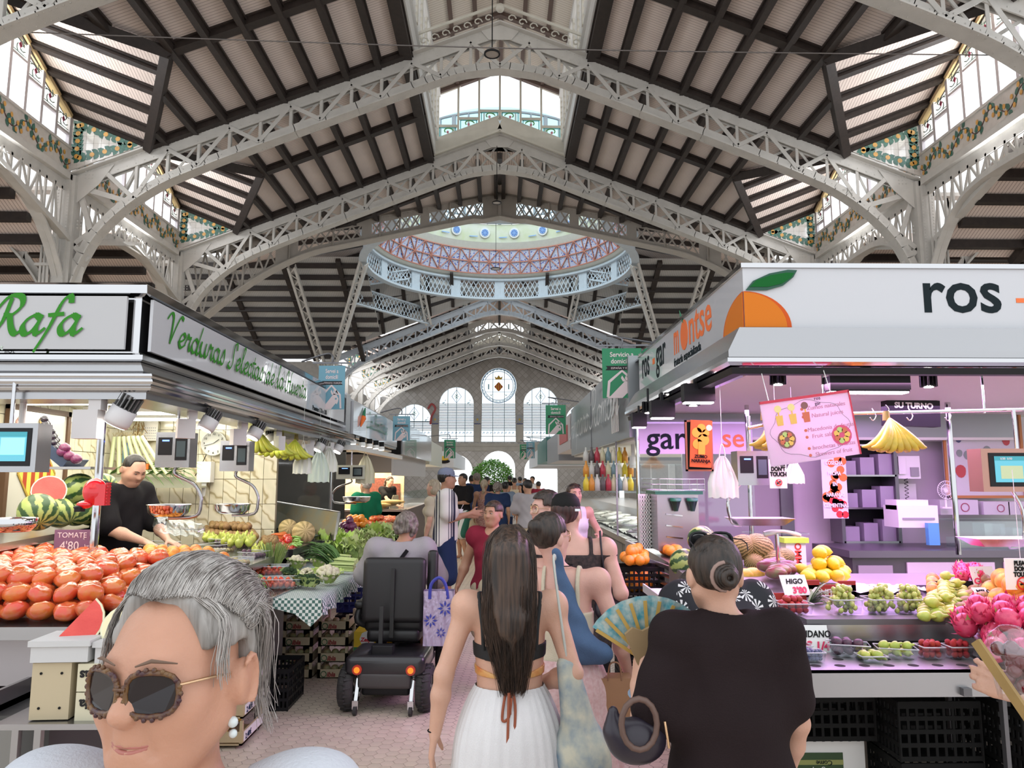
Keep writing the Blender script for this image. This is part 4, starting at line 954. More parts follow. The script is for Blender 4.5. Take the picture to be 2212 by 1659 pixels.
MB().bb((-6,Y1,2.3),(XL-.1,Y2,2.34)).done('canopy_ceiling',MATS['stall_ceiling_white'],sb)
s3_=thing('stall_canopy','black box canopy with brown skirt over the bakery stall','canopy',(0,0,0),kind='structure')
MB().bb((-6,17.0,2.28),(-2.25,17.1,3.05)).done('black_front',blackm,s3_)
MB().bb((-6,17.1,2.28),(-2.22,24.4,3.05)).done('grey_side_panel',mat('grey_gloss',(.35,.36,.38),.15,coat=.5),s3_)
MB().bb((-6,17.0,1.86),(-2.45,17.1,2.28)).done('brown_skirt',mat('taupe_skirt',(.30,.26,.23),.5),s3_);MB().bb((-2.45,17.0,1.80),(-2.4,24.4,2.3)).done('pale_skirt',mat('pale_skirt_mat',(.55,.55,.56),.5),s3_)
for k,(y0,y1,x,z0,z1,m_,lab_)in enumerate(((24.6,30,-2.3,2.2,3.0,'pale','pale lit canopy box beyond the bakery stall'),(33,44,-2.0,2.25,2.95,'white','white canopy with a tomato and an olive bowl painted on it, far left of the aisle'))):
 s=thing('stall_canopy',lab_,'canopy',(0,0,0),kind='structure');MB().bb((-6,y0,z0),(x,y1,z1)).done('fascia',mat('canopy_'+m_,(.62,.64,.55)if m_=='pale' else(.75,.77,.8),.4),s)
 if k==1:
  mb=MB();mb.ball((-3.2,y0-.05,2.6),.3,14,10,0,None,(1,.3,.9));mb.ball((-2.45,y0-.05,2.5),.28,14,8,1,None,(1,.3,.35));mb.ball((-2.45,y0-.08,2.62),.22,12,8,2,None,(1,.3,.5));mb.done('painted_fruit',[mat('paint_red',(.7,.05,.03),.4),black,mat('paint_yellow',(.75,.5,.05),.4)],s)
sr=thing('stall_canopy','white canopy with a big orange and charcoal letters, chrome cove below','canopy',(0,0,0),kind='structure')
pr_=[(XR,8.15),(XR,YF),(7,YF)]
z0s,z1s=P(1900,708,Y=YF).z,P(1900,580,Y=YF).z
sweep(pr_,[(-.2,z1s),(.012,z1s),(.012,z1s+.03),(-.2,z1s+.03)],'chrome_cap',chrome,sr)
sweep(pr_,[(-.06,z0s),(.0,z0s),(.0,z1s),(-.06,z1s)],'sign_panel',signw,sr)
sweep(pr_,[(-.1,2.46),(.16,2.46),(.16,2.50),(.05,z0s-.01),(.0,z0s),(-.1,z0s)],'steel_cove',steel,sr)
sweep(pr_,[(-.1,2.41),(.15,2.41),(.17,2.43),(.17,2.455),(-.1,2.455)],'chrome_lip',chrome,sr)
sweep(pr_,[(.06,2.36),(.13,2.36),(.14,2.40),(.06,2.405)],'black_track',black,sr)
MB().bb((XR+.05,YF+.05,2.47),(7,8.6,2.5)).done('canopy_ceiling',MATS['stall_ceiling_white'],sr);MB().bb((XR+.02,YF+.02,z1s),(7,8.6,z1s+.02)).done('canopy_top',steel,sr)
v=P(1990,673,Y=YF);s_=.40;text_mesh('ros',s_,darkl,sr,(v.x,YF-.002,v.z),RF,bold=.006,sx=1.0)
MB().bb((P(2194,640,Y=YF).x,YF-.003,P(0,645,Y=YF).z),(P(2250,640,Y=YF).x,YF,P(0,635,Y=YF).z)).done('lettering_dash',orange_l,sr)
text_mesh('gar',s_,darkl,sr,(P(2262,673,Y=YF).x,YF-.002,v.z),RF,bold=.006)
text_mesh('ros',.42,darkl,sr,(XR-.002,7.98,z0s+.13),RMX,bold=.004,sx=.72);text_mesh('-',.42,orange_l,sr,(XR-.002,7.42,z0s+.13),RMX,bold=.01,sx=.8);text_mesh('gar',.42,darkl,sr,(XR-.002,7.25,z0s+.13),RMX,bold=.004,sx=.8)
text_mesh('m',.42,orange_l,sr,(XR-.002,6.5,z0s+.14),RMX,bold=.004,sx=.62);text_mesh('ntse',.42,orange_l,sr,(XR-.002,5.98,z0s+.14),RMX,bold=.004,sx=.95)
mb=MB();mb.prism([(.12*cos(a),.13*sin(a))for a in[i*pi/8 for i in range(16)]],(XR,6.12,z0s+.25),(0,-1,0),(0,0,1),.004);mb.prism([(0,.1),(-.05,.17),(-.13,.24),(-.1,.15)],(XR-.002,6.12,z0s+.25),(0,-1,0),(0,0,1),.004,1);mb.done('orange_letter_o',[orange_l,greend],sr)
text_mesh('frutería especializada',.10,darkl,sr,(XR-.002,6.5,z0s+.035),RMX,bold=.002,sx=1.05)
org=mat('sign_orange',(.66,.18,.01),.4,spec=.2);orgd=mat('sign_orange_dark',(.60,.09,.01),.4,spec=.2);lf1=mat('sign_leaf',(.0,.11,.015),.5,spec=.2);lf2=mat('sign_leaf_dark',(.0,.07,.035),.3)
mb=MB();cx,cz=.03,z0s+.02;rr=.3
pts=[(rr*cos(a)+.0,z0s+rr*.78*sin(a)*1.0)for a in[i*pi/2/12 for i in range(13)]]+[(0,z0s)]
mb.prism([(x,z-z0s)for x,z in pts],(XR,YF-.003,z0s),(1,0,0),(0,0,1),.003,1)
mb.prism([(x*.9,(z-z0s)*.97)for x,z in pts],(XR,YF-.007,z0s),(1,0,0),(0,0,1),.003,0)
mb.prism([(-x*1.45,z-z0s)for x,z in pts][::-1],(XR-.003,YF,z0s),(0,-1,0),(0,0,1),.003,1)
mb.prism([(-x*1.35,(z-z0s)*.96)for x,z in pts][::-1],(XR-.007,YF,z0s),(0,-1,0),(0,0,1),.003,0)
lv=[P(a,b_,Y=YF)for a,b_ in((1609,628),(1625,608),(1660,592),(1700,584),(1720,585),(1712,600),(1690,618),(1655,628))]
mb.prism([(v.x-XR,v.z-z0s)for v in lv],(XR,YF-.012,z0s),(1,0,0),(0,0,1),.003,3);c_=sum((v for v in lv),Vector())/8
mb.prism([((v.x-c_.x)*.86+c_.x-XR,(v.z-c_.z)*.7+c_.z-z0s)for v in lv],(XR,YF-.016,z0s),(1,0,0),(0,0,1),.003,2)
mb.done('painted_orange',[org,orgd,lf1,lf2],sr)
s4=thing('stall_canopy','brushed grey canopy with silver handwritten lettering','canopy',(0,0,0),kind='structure')
gz0=P(1240,968,X=XR).z
MB().bb((XR-.06,8.5,2.2),(6,15.4,3.15)).done('fascia',mat('brushed_grey_panel',(.30,.32,.33),.35,.5,bump=.05),s4);MB().bb((XR-.07,12.0,2.2),(XR-.055,12.03,3.15)).done('panel_joint',darksteel,s4)
script_text('Amparo Roman',.50,.27,mat('silver_letter',(.7,.68,.66),.3,.5),s4,(XR-.10,14.9,2.5),RMX,nib=.07,min_=.8,dep=.03)
mb=MB()
for k in range(5):mb.tube(bez([(XR-.1,9.0+.12*k,3.05),(XR-.12,8.95+.13*k,2.8),(XR-.1,9.03+.12*k,2.3)],4),.014,5)
mb.done('silver_brush_strokes',MATS['silver_letter'],s4)
MB().bb((XR-.0,8.3,2.15),(XR+.1,8.5,2.5)).done('purple_end_panel',mat('purple_panel',(.12,.04,.3),.4),s4);MB().bb((XR,8.5,2.17),(6,15.4,2.2)).done('canopy_ceiling',MATS['stall_ceiling_white'],s4)
for k,(y0,y1,x,z0,z1,c,lab_)in enumerate(((15.6,19,1.5,2.35,3.1,(.55,.5,.5),'striped canopy panel with red lettering after the grey script canopy'),(19.3,24,1.55,2.2,2.95,(.28,.3,.33),'dark grey canopy box midway along the fish side of the aisle'),(24.4,30,1.55,2.3,3.1,(.03,.16,.14),'dark green canopy box far along the fish side'),(33,42,1.7,2.3,3.0,(.7,.7,.72),'white canopy lettered VIR at the far end of the aisle'))):
 s=thing('stall_canopy',lab_,'canopy',(0,0,0),kind='structure');MB().bb((x,y0,z0),(6,y1,z1)).done('fascia',mat('far_canopy_%d'%(y0*10),c,.4),s)
 if k==0:MB().bb((x-.02,16.2,2.55),(x,18.2,2.9)).done('red_lettering_band',mat('faded_red',(.55,.12,.12),.5),s)
 if k==3:text_mesh('VIRG',.55,mat('maroon_letter',(.3,.03,.08),.4),s,(x+.1,y0-.02,z0+.15),RF,bold=.01)
area('light_stall_bread',(-3.6,19,2.2),(2,4),170,(1,.85,.6));area('light_stall_veg2',(-3.2,13.2,2.25),(1.6,4),60,(1,.93,.8));area('light_fish',(2.8,11.5,2.05),(1.8,5),75,(1,.97,.93))
area('light_far_left',(-3.4,27,2.15),(2,5),90,(1,.93,.85));area('light_far_right',(3.2,24,2.15),(2,8),90,(1,.95,.9))
area('light_purple',(3.4,6.4,2.42),(3.2,2.8),100,(.80,.42,1));area('light_purple_front',(3.0,4.75,2.33),(2.8,.25),32,(1,.50,.90));area('light_purple_side',(1.66,6.2,2.33),(.2,3.0),18,(1,.5,.85))
skyb=mat('sign_sky_blue',(.14,.33,.42),.4);grn=mat('sign_green',(.01,.22,.09),.4);pinkw=mat('sign_pink_white',(.72,.60,.60),.4)
def bird_sign(name,px0,px1,py0,py1,Y,txts,m,label,rz=0):
 a=P(px0,py1,Y=Y);b=P(px1,py0,Y=Y);w_=b.x-a.x;h=b.z-a.z
 t=thing(name,label,'sign',(a.x,Y,a.z),rz,'home-delivery signs hanging over the aisle')
 MB().bb((0,0,0),(w_,.012,h)).done('board',m,t)
 def S(x,y):return(x*w_,y*h)
 o=(0,-.001,0)
 mb=MB()
 def pg(pts,y=-.001,mi=0):mb.prism([S(*p)for p in pts],(0,y,0),(1,0,0),(0,0,1),.002,mi)
 for s in(0,1):
  f=lambda x:(x if s==0 else 1-x);q=[(f(.5),.52),(f(.5),.57),(f(.14),.34),(f(.10),.02),(f(.17),.02),(f(.2),.31)]
  pg(q if s else q[::-1])
 pg([(.1,0),(.5,0),(.68,.14),(.72,.11),(.76,.17),(.78,.24),(.70,.33),(.6,.36),(.2,.04)])
 for dx in(0,.1,.2):pg([(.52+dx*.9,.33),(.62+dx*.7,.33),(.56+dx*.9,.38),(.5+dx,.45),(.47+dx,.4)])
 mb.lathe([(.035*w_,0),(.035*w_,.004),(.001,.004)],12,(.68*w_,-.002,.24*h),2,(pi/2,0,0),False)
 pg([(.08,.56),(.13,.60),(.1,.645),(.9,.645),(.87,.60),(.92,.56)],-.002,1)
 mb.done('cockatoo_and_house',[pinkw,black,m],t)
 for i,s in enumerate(txts[:2]):
  text_mesh(s,h*.135,pinkw,t,(w_/2,-.002,h*(.83-.135*i)),RF,'CENTER',bold=.002*h,sx=w_/h*1.12 if i else w_/h*1.15)
 text_mesh(txts[2],h*.055,pinkw,t,(w_*.55,-.006,h*.58),RF,'CENTER',sx=w_/h*1.4)
 hk=MB();hk.beam((-.08,0,h+.035),(w_+.08,0,h+.035),.015,.02);hk.tube(bez([(w_*.5,0,h+.03),(w_*.5,0,h+.12),(w_*.2,.1,h+.17),((-.3 if Y<20 else-.8)if px0<1078 else w_+(.3 if Y<20 else.8),.3,h+.1)],5),.012,6);hk.tube([(w_*.15,0,h),(w_*.15,0,h+.04)],.006,5);hk.tube([(w_*.85,0,h),(w_*.85,0,h+.04)],.006,5);hk.done('bracket',darksteel,t)
 return t
SV=('Servei a','domicili','ESPANYA I EUROPA');SS=('Servicio a','domicilio','ESPAÑA Y EUROPA')
bird_sign('hanging_sign',686,746,790,884,9.4,SV,skyb,'sky-blue hanging sign with cockatoo beside the end of the green script fascia')
bird_sign('hanging_sign',1302,1384,753,860,8.6,SS,grn,'large green hanging sign with cockatoo reading Servicio a domicilio',radians(-4))
bird_sign('hanging_sign',848,886,899,952,15,SV,skyb,'sky-blue hanging sign in front of the black bakery canopy')
bird_sign('hanging_sign',1179,1222,875,938,15.2,SV,grn,'green hanging sign reading Servei, in front of the striped louvre canopy')
bird_sign('hanging_sign',959,984,950,990,24,SS,grn,'small green hanging sign far along the bread side')
bird_sign('hanging_sign',1123,1140,960,992,29,SS,grn,'tiny green hanging sign beside the far blue one')
bird_sign('hanging_sign',1137,1155,954,990,27,SV,skyb,'tiny blue hanging sign overlapping the far green one')
# ---------- benches ----------
def poly_top(name,pts,z0,m,label,cat,th=None,kind=None,group=None,pname='worktop'):
 "bench from a plan polygon with given top heights (x,y,z) down to z0"
 x0=min(p[0]for p in pts);y0=min(p[1]for p in pts);t=thing(name,label,cat,(x0,y0,0),group=group,kind=kind)
 n=len(pts);vs=[Vector((x-x0,y-y0,z))for x,y,z in pts];dn=[Vector((x-x0,y-y0,z0))for x,y,z in pts]
 mb=MB();mb.add(vs+dn,[tuple(range(n)),tuple(range(n,2*n))[::-1]]+[(i,n+i,n+(i+1)%n,(i+1)%n)for i in range(n)]);mb.done(pname,m,t);return t
BL=poly_top('display_bench',[(-5,3.98,.965),(-2.0,3.98,.965),(-2.0,5.3,.99),(-2.0,6.2,1.0),(-5,6.2,1.02)],.9,steel,'sloped steel bench carrying the big tomato display','bench')
mb=MB();mb.beam((0,0,.70),(0,0,.71),.01,.01);BL0=Vector((-5,3.98,0))
MB().add([(0,-.0,.92),(3,-.0,.92),(3,.06,.66),(0,.06,.66)],[(0,3,2,1)]).done('steel_apron',mat('steel_red_reflection_tint',(.62,.55,.53),.3,.85),BL)  # reddish base colour paints the tomatoes' reflection into the apron steel
MB().bb((0,-.42,.62),(2.62,.06,.65)).bb((0,-.42,.62),(2.62,-.40,.72)).bb((2.60,-.42,.62),(2.62,.0,.72)).done('lower_shelf',steel,BL)
MB().bb((0,-.30,0),(2.9,2.1,.62)).done('cabinet',mat('dark_cabinet',(.09,.09,.09),.4,.5),BL);MB().bb((2.3,-.305,.05),(2.75,-.3,.6)).done('cabinet_door',mat('cabinet_door_steel',(.25,.25,.24),.35,.6),BL);MB().cyl((2.35,-.3,.35),.012,.02,10,0,(pi/2,0,0)).done('door_lock',chrome,BL)
for x in(2.80,2.9):MB().bb((x,-.42,0),(x+.03,-.39,.62)).done('leg',steel,BL)
FB=poly_top('display_bench',[(-3.2,6.2,1.05),(-2.0,5.3,1.03),(-2.0,9.6,1.05),(-3.2,9.6,1.05)],.98,steel,'steel side bench with punnets of cherries, plums and figs','bench')
MB().bb((.2,.3,0),(1.1,4.2,.98)).done('cabinet',MATS['dark_cabinet'],FB)
VB=poly_top('vegetable_table',[(-2.02,5.35,.86),(-1.66,5.35,.86),(-1.58,6.45,.86),(-2.02,6.45,.86)],.82,steel,'narrow steel tray table with cherry tomato punnets on the aisle','table')
MB().bb((0,0,.86),(.02,1.1,.93)).done('back_lip',steel,VB);MB().beam((.36,0,.84),(.44,1.1,.84),.015,.06).done('front_lip',steel,VB)
for x,y in((.05,.05),(.33,.05),(.05,1.0)):MB().bb((x,y,0),(x+.03,y+.03,.82)).done('leg',darksteel,VB)
CT=thing('vegetable_table','cloth-covered vegetable table with cauliflower and greens along the aisle','table',(-1.98,5.62,0))
MB().bb((0,0,.80),(.66,4.6,.85)).done('tabletop',mat('raw_wood',(.35,.25,.15),.7),CT)
for x,y in((.05,.1),(.2,1.4),(.05,4.4),(.55,4.4),(.3,2.6)):MB().bb((x,y,0),(x+.05,y+.05,.8)).done('leg',blackm,CT)
ck=mat('checked_cloth',(.6,.65,.6),.8);nt=ck.node_tree;b=nt.nodes['Principled BSDF'];tc=nt.nodes.new('ShaderNodeTexCoord');ch=nt.nodes.new('ShaderNodeTexChecker');ch.inputs['Scale'].default_value=45;ch.inputs['Color1'].default_value=(.65,.7,.66,1);ch.inputs['Color2'].default_value=(.06,.14,.12,1);nt.links.new(tc.outputs['Object'],ch.inputs['Vector']);nt.links.new(ch.outputs['Color'],b.inputs['Base Color'])
mb=MB();n=60;
for r,(x,z)in enumerate(((.0,.858),(.3,.858),(.62,.858),(.69,.856),(.70,.80),(.70,.74))):
 for i in range(n+1):
  y=-.05+4.7*i/n;w_=.012*sin(i*1.7)if r>=4 else 0;mb.V.append((x+w_*(r-3),y,z-(.02*sin(i*.9)**2 if r==5 else 0)))
for r in range(5):
 for i in range(n):a=r*(n+1)+i;mb.F.append((a,a+1,a+n+2,a+n+1));mb.M.append(0);mb.S.append(True)
k=len(mb.V);
mb.add([(.0,-.05,.858),(.62,-.05,.858),(.69,-.05,.856),(.70,-.06,.74),(.62,-.07,.66),(.5,-.06,.75),(.3,-.06,.80),(0,-.06,.80)],[(0,1,5,6),(0,6,7),(1,2,3,4,5)])
cl=mb.done('tablecloth',ck,None,(-1.98,5.62,.002));tag(cl,'green and white checked tablecloth hanging over the aisle edge of the vegetable table','tablecloth')
V2=poly_top('display_bench',[(-3.1,10.9,.95),(-1.9,10.4,.93),(-1.85,14.4,.93),(-3.1,14.4,.97)],.88,steel,'second stall bench heaped with onions, oranges and tomatoes','bench');MB().bb((.1,.6,0),(1.1,3.9,.88)).done('cabinet',MATS['dark_cabinet'],V2)
a=P(550,1150,Y=9.75);bq=P(724,1168,Y=8.6);c=P(733,1108,Y=8.75);d=P(553,1078,Y=9.9)
t=thing('metal_board','tilted rust-streaked metal board dividing the fruit bench from the next stall','board',(0,0,0));n_=(bq-a).cross(d-a).normalized()*.02
MB().add([a,bq,c,d,a+n_,bq+n_,c+n_,d+n_],[(0,1,2,3),(7,6,5,4),(0,4,5,1),(1,5,6,2),(2,6,7,3),(3,7,4,0)]).done('panel',mat('rusty_brass_sheet',(.30,.24,.13),.45,.5,col2=(.22,.24,.20),vscale=4,bump=.1),t)
MB().beam(d,c,.03,.03).beam(c,bq,.03,.03).done('steel_edge',steel,t)
MB().beam(a+Vector((0,-.1,-.06)),bq+Vector((0,-.1,-.04)),.16,.1).done('steel_trough',steel,t)
RB=poly_top('display_bench',[(1.35,4.12,.95),(4.5,4.12,.95),(4.5,5.55,1.03),(2.6,5.55,1.03),(2.6,6.0,1.06),(1.35,6.0,1.06)],.9,mat('pink_lit_steel',(.40,.40,.41),.34,.8),'steel fruit bench of the purple-lit stall, upper level','bench')
MB().bb((.0,.0,.0),(.05,.05,.9)).bb((1.9,.1,0),(1.95,.15,.9)).done('leg',steel,RB);MB().bb((.25,1.0,0),(3.1,1.8,.88)).done('dark_cabinet',MATS['dark_cabinet'],RB)
MB().bb((.3,-.05,.945),(1.05,.06,.975)).bb((1.16,-.05,.945),(2.1,.06,.975)).done('edge_rail',darksteel,RB);MB().beam((1.3,-.1,.955),(1.33,.12,.97),.05,.03).done('clip_bar',darksteel,RB)
MB().bb((0,-.04,.86),(3.15,.0,.95)).done('riser',steel,RB)
PT=thing('perforated_tray','perforated steel front tray of the purple-lit stall with fig and berry punnets','tray',(1.32,3.62,0))
w_=1.08;mb=MB();mb.bb((0,0,.70),(w_,.02,.82));mb.bb((0,0,.81),(w_,.48,.82));mb.done('tray_top',MATS['pink_lit_steel'],PT)
MB().bb((0,.46,.70),(w_,.48,.72)).done('back_rail',steel,PT)
hb=MB()
for i in range(9):
 for j in range(3):hb.cyl((.1+i*.12+(j%2)*.05,.1+j*.13,.8203),.026,.0004,14)
hb.done('round_holes',mat('hole_dark',(.01,.01,.01),.9),PT)
MB().bb((.86,-.03,.71),(.90,.0,.745)).done('bracket',darksteel,PT)
for x,y in((w_-.02,0),(w_-.02,.44),(0,.3)):MB().bb((x,y,0),(x+.02,y+.03,.7)).done('leg',darksteel,PT)
RD=poly_top('display_bench',[(2.42,3.5,.86),(4.2,3.2,.86),(4.2,4.1,.95),(2.42,4.1,.95)],.78,steel,'sloping end tray heaped with dragon fruit','tray');MB().bb((.3,.5,0),(1.7,.8,.78)).done('support',MATS['dark_cabinet'],RD)
SB=poly_top('display_bench',[(1.42,6.0,1.02),(2.6,6.0,1.02),(2.6,8.2,1.02),(1.5,8.2,1.02)],.95,steel,'steel side bench with oranges and melons beside the juicer','bench')
MB().bb((.15,.1,0),(1.1,2.1,.95)).done('cabinet',MATS['dark_cabinet'],SB)
for k in range(4):MB().beam((-.02,.1,1.0-k*.07),(-.1,1.6,.98-k*.07),.02,.03).done('front_rail',steel,SB)
# ---------- produce prototypes ----------
def fruit_mesh(name,m,n=14,k=9,sc=(1,1,1),fn=None):
 mb=MB();vs=[];
 for i in range(k+1):
  t=pi*i/k
  for j in range(n):
   a=2*pi*j/n;r=fn(a,t)if fn else 1;vs.append((max(sin(t),1e-4)*cos(a)*r*sc[0],max(sin(t),1e-4)*sin(a)*r*sc[1],-cos(t)*(r if not fn else r)*sc[2]))
 mb.add(vs,[(i*n+j,i*n+(j+1)%n,(i+1)*n+(j+1)%n,(i+1)*n+j)for i in range(k)for j in range(n)],0,True);return mb.mesh(name,m)
def fm(name,c,c2,vs=3,rough=.35,rand=.5,sub=0,**k):return mat(name,c,rough,col2=c2,vscale=vs,rand=rand,coat=k.get('coat',.15),bump=k.get('bump',0),bscale=k.get('bs',20))
FR={}
FR['tomato']=fruit_mesh('tomato',fm('tomato_skin',(.72,.075,.04),(.66,.17,.04),1.3,.22,.35,coat=.4),18,10,(1,1,.72),lambda a,t:(1+.07*cos(6*a)*sin(t)*(.3+.7*(t>1.2)))*(1-.28*math.exp(-((pi-t)/.35)**2)))
FR['plum_tomato']=fruit_mesh('plum_tomato',fm('plum_tomato_skin',(.78,.05,.02),(.65,.08,.02),2,.2,.3,coat=.4),12,8,(.72,.72,1))
FR['apricot']=fruit_mesh('apricot',fm('apricot_skin',(.92,.38,.05),(.80,.22,.06),1.8,.5,.5,coat=0),14,9,(1,1,.95),lambda a,t:1-.09*math.exp(-(((a+pi)%(2*pi)-pi)/.25)**2)*sin(t))
FR['cherry']=fruit_mesh('cherry',fm('cherry_skin',(.12,.005,.012),(.22,.01,.02),1.5,.12,.5,coat=.6),10,7)
FR['plum']=fruit_mesh('plum',fm('green_plum_skin',(.42,.42,.22),(.50,.33,.18),1.5,.5,.5),10,7,(1,1,.95))
FR['blueberry']=fruit_mesh('blueberry',fm('blueberry_skin',(.06,.07,.16),(.16,.17,.30),2,.6,.4),8,6)
FR['fig']=fruit_mesh('fig',fm('fig_skin',(.06,.035,.07),(.15,.06,.10),2,.5,.4),12,9,(.8,.8,1),lambda a,t:1-.45*math.exp(-((pi-t)/.55)**2)+.25*math.exp(-((pi-t)/.25)**2))
FR['kiwi']=fruit_mesh('kiwi',fm('kiwi_skin',(.22,.11,.04),(.30,.18,.07),3,.8,.4,bump=.3),12,8,(.85,.85,1.1))
def pearf(a,t):return 1-.42*math.exp(-((pi-t-.75)/.45)**2)+.1*math.exp(-((pi-t)/.3)**2)
FR['pear']=fruit_mesh('pear',fm('pear_skin',(.58,.60,.12),(.45,.52,.08),2,.4,.4),14,10,(.8,.8,1.25),pearf)
FR['pear_brown']=fruit_mesh('pear_brown',fm('brown_pear_skin',(.42,.27,.10),(.30,.17,.10),2.5,.6,.5),14,10,(.8,.8,1.25),pearf)
FR['orange']=fruit_mesh('orange',fm('orange_skin',(.92,.30,.02),(.85,.24,.01),5,.4,.3,bump=.25,bs=60),16,10)
FR['peach']=fruit_mesh('peach',fm('peach_skin',(.90,.45,.08),(.75,.18,.06),1.5,.6,.5),14,9)
FR['mango']=fruit_mesh('mango',fm('mango_skin',(.30,.05,.09),(.20,.20,.08),1.6,.3,.5),14,9,(.8,.68,1.15))
FR['lemon']=fruit_mesh('lemon',fm('lemon_skin',(.88,.62,.03),(.80,.55,.02),4,.4,.3,bump=.2,bs=50),14,10,(.85,.85,1.15),lambda a,t:1+.16*math.exp(-((pi-t)/.2)**2)+.12*math.exp(-(t/.2)**2))
def stripmat(name,c1,c2,n,rough=.5,dist=3.0):
 m=mat(name,c1,rough);nt=m.node_tree;b=nt.nodes['Principled BSDF'];tc=nt.nodes.new('ShaderNodeTexCoord');s=nt.nodes.new('ShaderNodeSeparateXYZ');nt.links.new(tc.outputs['Object'],s.inputs[0])
 at=MM('ARCTAN2',s.outputs[1],s.outputs[0],nt);no=nt.nodes.new('ShaderNodeTexNoise');no.inputs['Scale'].default_value=dist;no.inputs['Detail'].default_value=3;nt.links.new(tc.outputs['Object'],no.inputs['Vector'])
 f=MM('SINE',MM('ADD',MM('MULTIPLY',at,n,nt),MM('MULTIPLY',no.outputs['Fac'],6.0,nt),nt),0,nt);f=MM('ADD',MM('MULTIPLY',f,.5,nt),.5,nt)
 nt.links.new(ramp(nt,f,[(.35,c2),(.6,c1)]),b.inputs['Base Color']);return m
FR['watermelon']=fruit_mesh('watermelon',stripmat('watermelon_rind',(.36,.46,.13),(.025,.08,.02),9,.35),24,14,(1,1,1.05))
FR['melon']=fruit_mesh('melon',stripmat('melon_rind',(.42,.34,.13),(.13,.11,.03),22,.7,6),18,12,(.8,.8,1.1))
FR['melon_yellow']=fruit_mesh('melon_yellow',fm('yellow_melon_rind',(.85,.60,.08),(.72,.48,.05),3,.5,.3),16,10,(.75,.75,1.15))
FR['melon_net']=fruit_mesh('melon_net',stripmat('net_melon_rind',(.55,.42,.2),(.33,.25,.1),10,.7,14),18,12,(1,1,.85))
FR['aubergine']=fruit_mesh('aubergine',fm('aubergine_skin',(.02,.012,.03),(.04,.02,.05),2,.2,.3,coat=.5),12,9,(.6,.6,1.6),lambda a,t:1-.3*math.exp(-((pi-t)/.8)**2))
FR['onion']=fruit_mesh('onion',fm('onion_skin',(.14,.02,.09),(.22,.04,.13),3,.3,.4,coat=.3),12,9,(1,1,.9),lambda a,t:1+.18*math.exp(-((pi-t)/.2)**2))
FR['white_onion']=fruit_mesh('white_onion',fm('white_onion_skin',(.72,.70,.58),(.60,.62,.45),3,.35,.3),12,9,(1,1,.85),lambda a,t:1+.2*math.exp(-((pi-t)/.25)**2))
FR['cucumber']=fruit_mesh('cucumber',fm('cucumber_skin',(.035,.06,.03),(.07,.09,.05),4,.5,.4),10,8,(.33,.33,1.6))
FR['carrot']=fruit_mesh('carrot',fm('carrot_skin',(.75,.14,.03),(.6,.1,.02),4,.5,.3),10,8,(.3,.3,2),lambda a,t:1-.5*math.exp(-(t/.9)**2))
FR['red_pepper']=fruit_mesh('red_pepper',fm('red_pepper_skin',(.65,.02,.01),(.5,.015,.01),2,.15,.3,coat=.6),12,9,(.8,.8,1),lambda a,t:1+.12*cos(4*a)*sin(t)-.25*math.exp(-((pi-t)/.3)**2))
FR['green_pepper']=fruit_mesh('green_pepper',fm('green_pepper_skin',(.16,.35,.05),(.25,.45,.08),2,.2,.3,coat=.5),10,8,(.4,.4,1.5),lambda a,t:1+.1*cos(3*a)*sin(t))
FR['grape']=fruit_mesh('grape',fm('grape_skin',(.50,.55,.12),(.60,.58,.18),2,.2,.3,coat=.4),8,6,(1,1,1.15))
FR['strawberry']=fruit_mesh('strawberry',fm('strawberry_skin',(.62,.02,.03),(.45,.02,.03),6,.35,.3,bump=.5,bs=90),10,8,(.85,.85,1),lambda a,t:1-.25*math.exp(-(t/.6)**2))
mb=MB();rr=random.Random(3)
def dragon():
 mb=MB();mb.ball((0,0,0),.85,12,8,0,None,(1,1,1.1))
 for k in range(26):
  u=rr.uniform(-.8,.9);a=k*2.4;s=math.sqrt(max(0,1-u*u));n=Vector((s*cos(a),s*sin(a),u));t=(Vector((0,0,1))-n*n.z).normalized();sd=n.cross(t)
  p=n*.82;mb.add([p-sd*.2,p+sd*.2,p+t*.2+n*.16+sd*.08,p+t*.42+n*.32,p+t*.2+n*.16-sd*.08],[(0,1,2,4),(4,2,3)],1 if u>.6 and k%3==0 else 0)
 return mb.mesh('dragon_fruit',[fm('dragon_fruit_skin',(.62,.03,.16),(.75,.08,.22),2,.4,.3),mat('dragon_scale_green',(.35,.4,.12),.5)])
FR['dragon_fruit']=dragon()
def bumpy(name,m,seed,n=60,r=1,br=.22,flat=.75):
 q=random.Random(seed);mb=MB()
 for k in range(n):
  u=q.uniform(-.2,1);a=k*2.399;s=math.sqrt(max(0,1-u*u));mb.ball((s*cos(a)*r*.85,s*sin(a)*r*.85,u*flat*r*.85),br*q.uniform(.8,1.2),7,5,0)
 return mb
def leafblade(mb,p,dirv,L,wd,curl,m,segs=5,side=None,wave=0):
 d=Vector(dirv).normalized();up=Vector((0,0,1));s=d.cross(up);s=s.normalized()if s.length>.01 else Vector((1,0,0));prev=None
 for i in range(segs+1):
  f=i/segs;c=Vector(p)+d*L*f+up*(L*.5*sin(f*1.6)-curl*L*f*f);w_=wd*sin(pi*min(1,.12+f*.86))**.7;wv=wave*(.5-(i%2))*wd
  cur=[c-s*w_+up*(wv+w_*.3),c,c+s*w_+up*(-wv+w_*.3)]
  if prev:mb.add(prev+cur,[(0,1,4,3),(1,2,5,4)],m,True)
  prev=cur
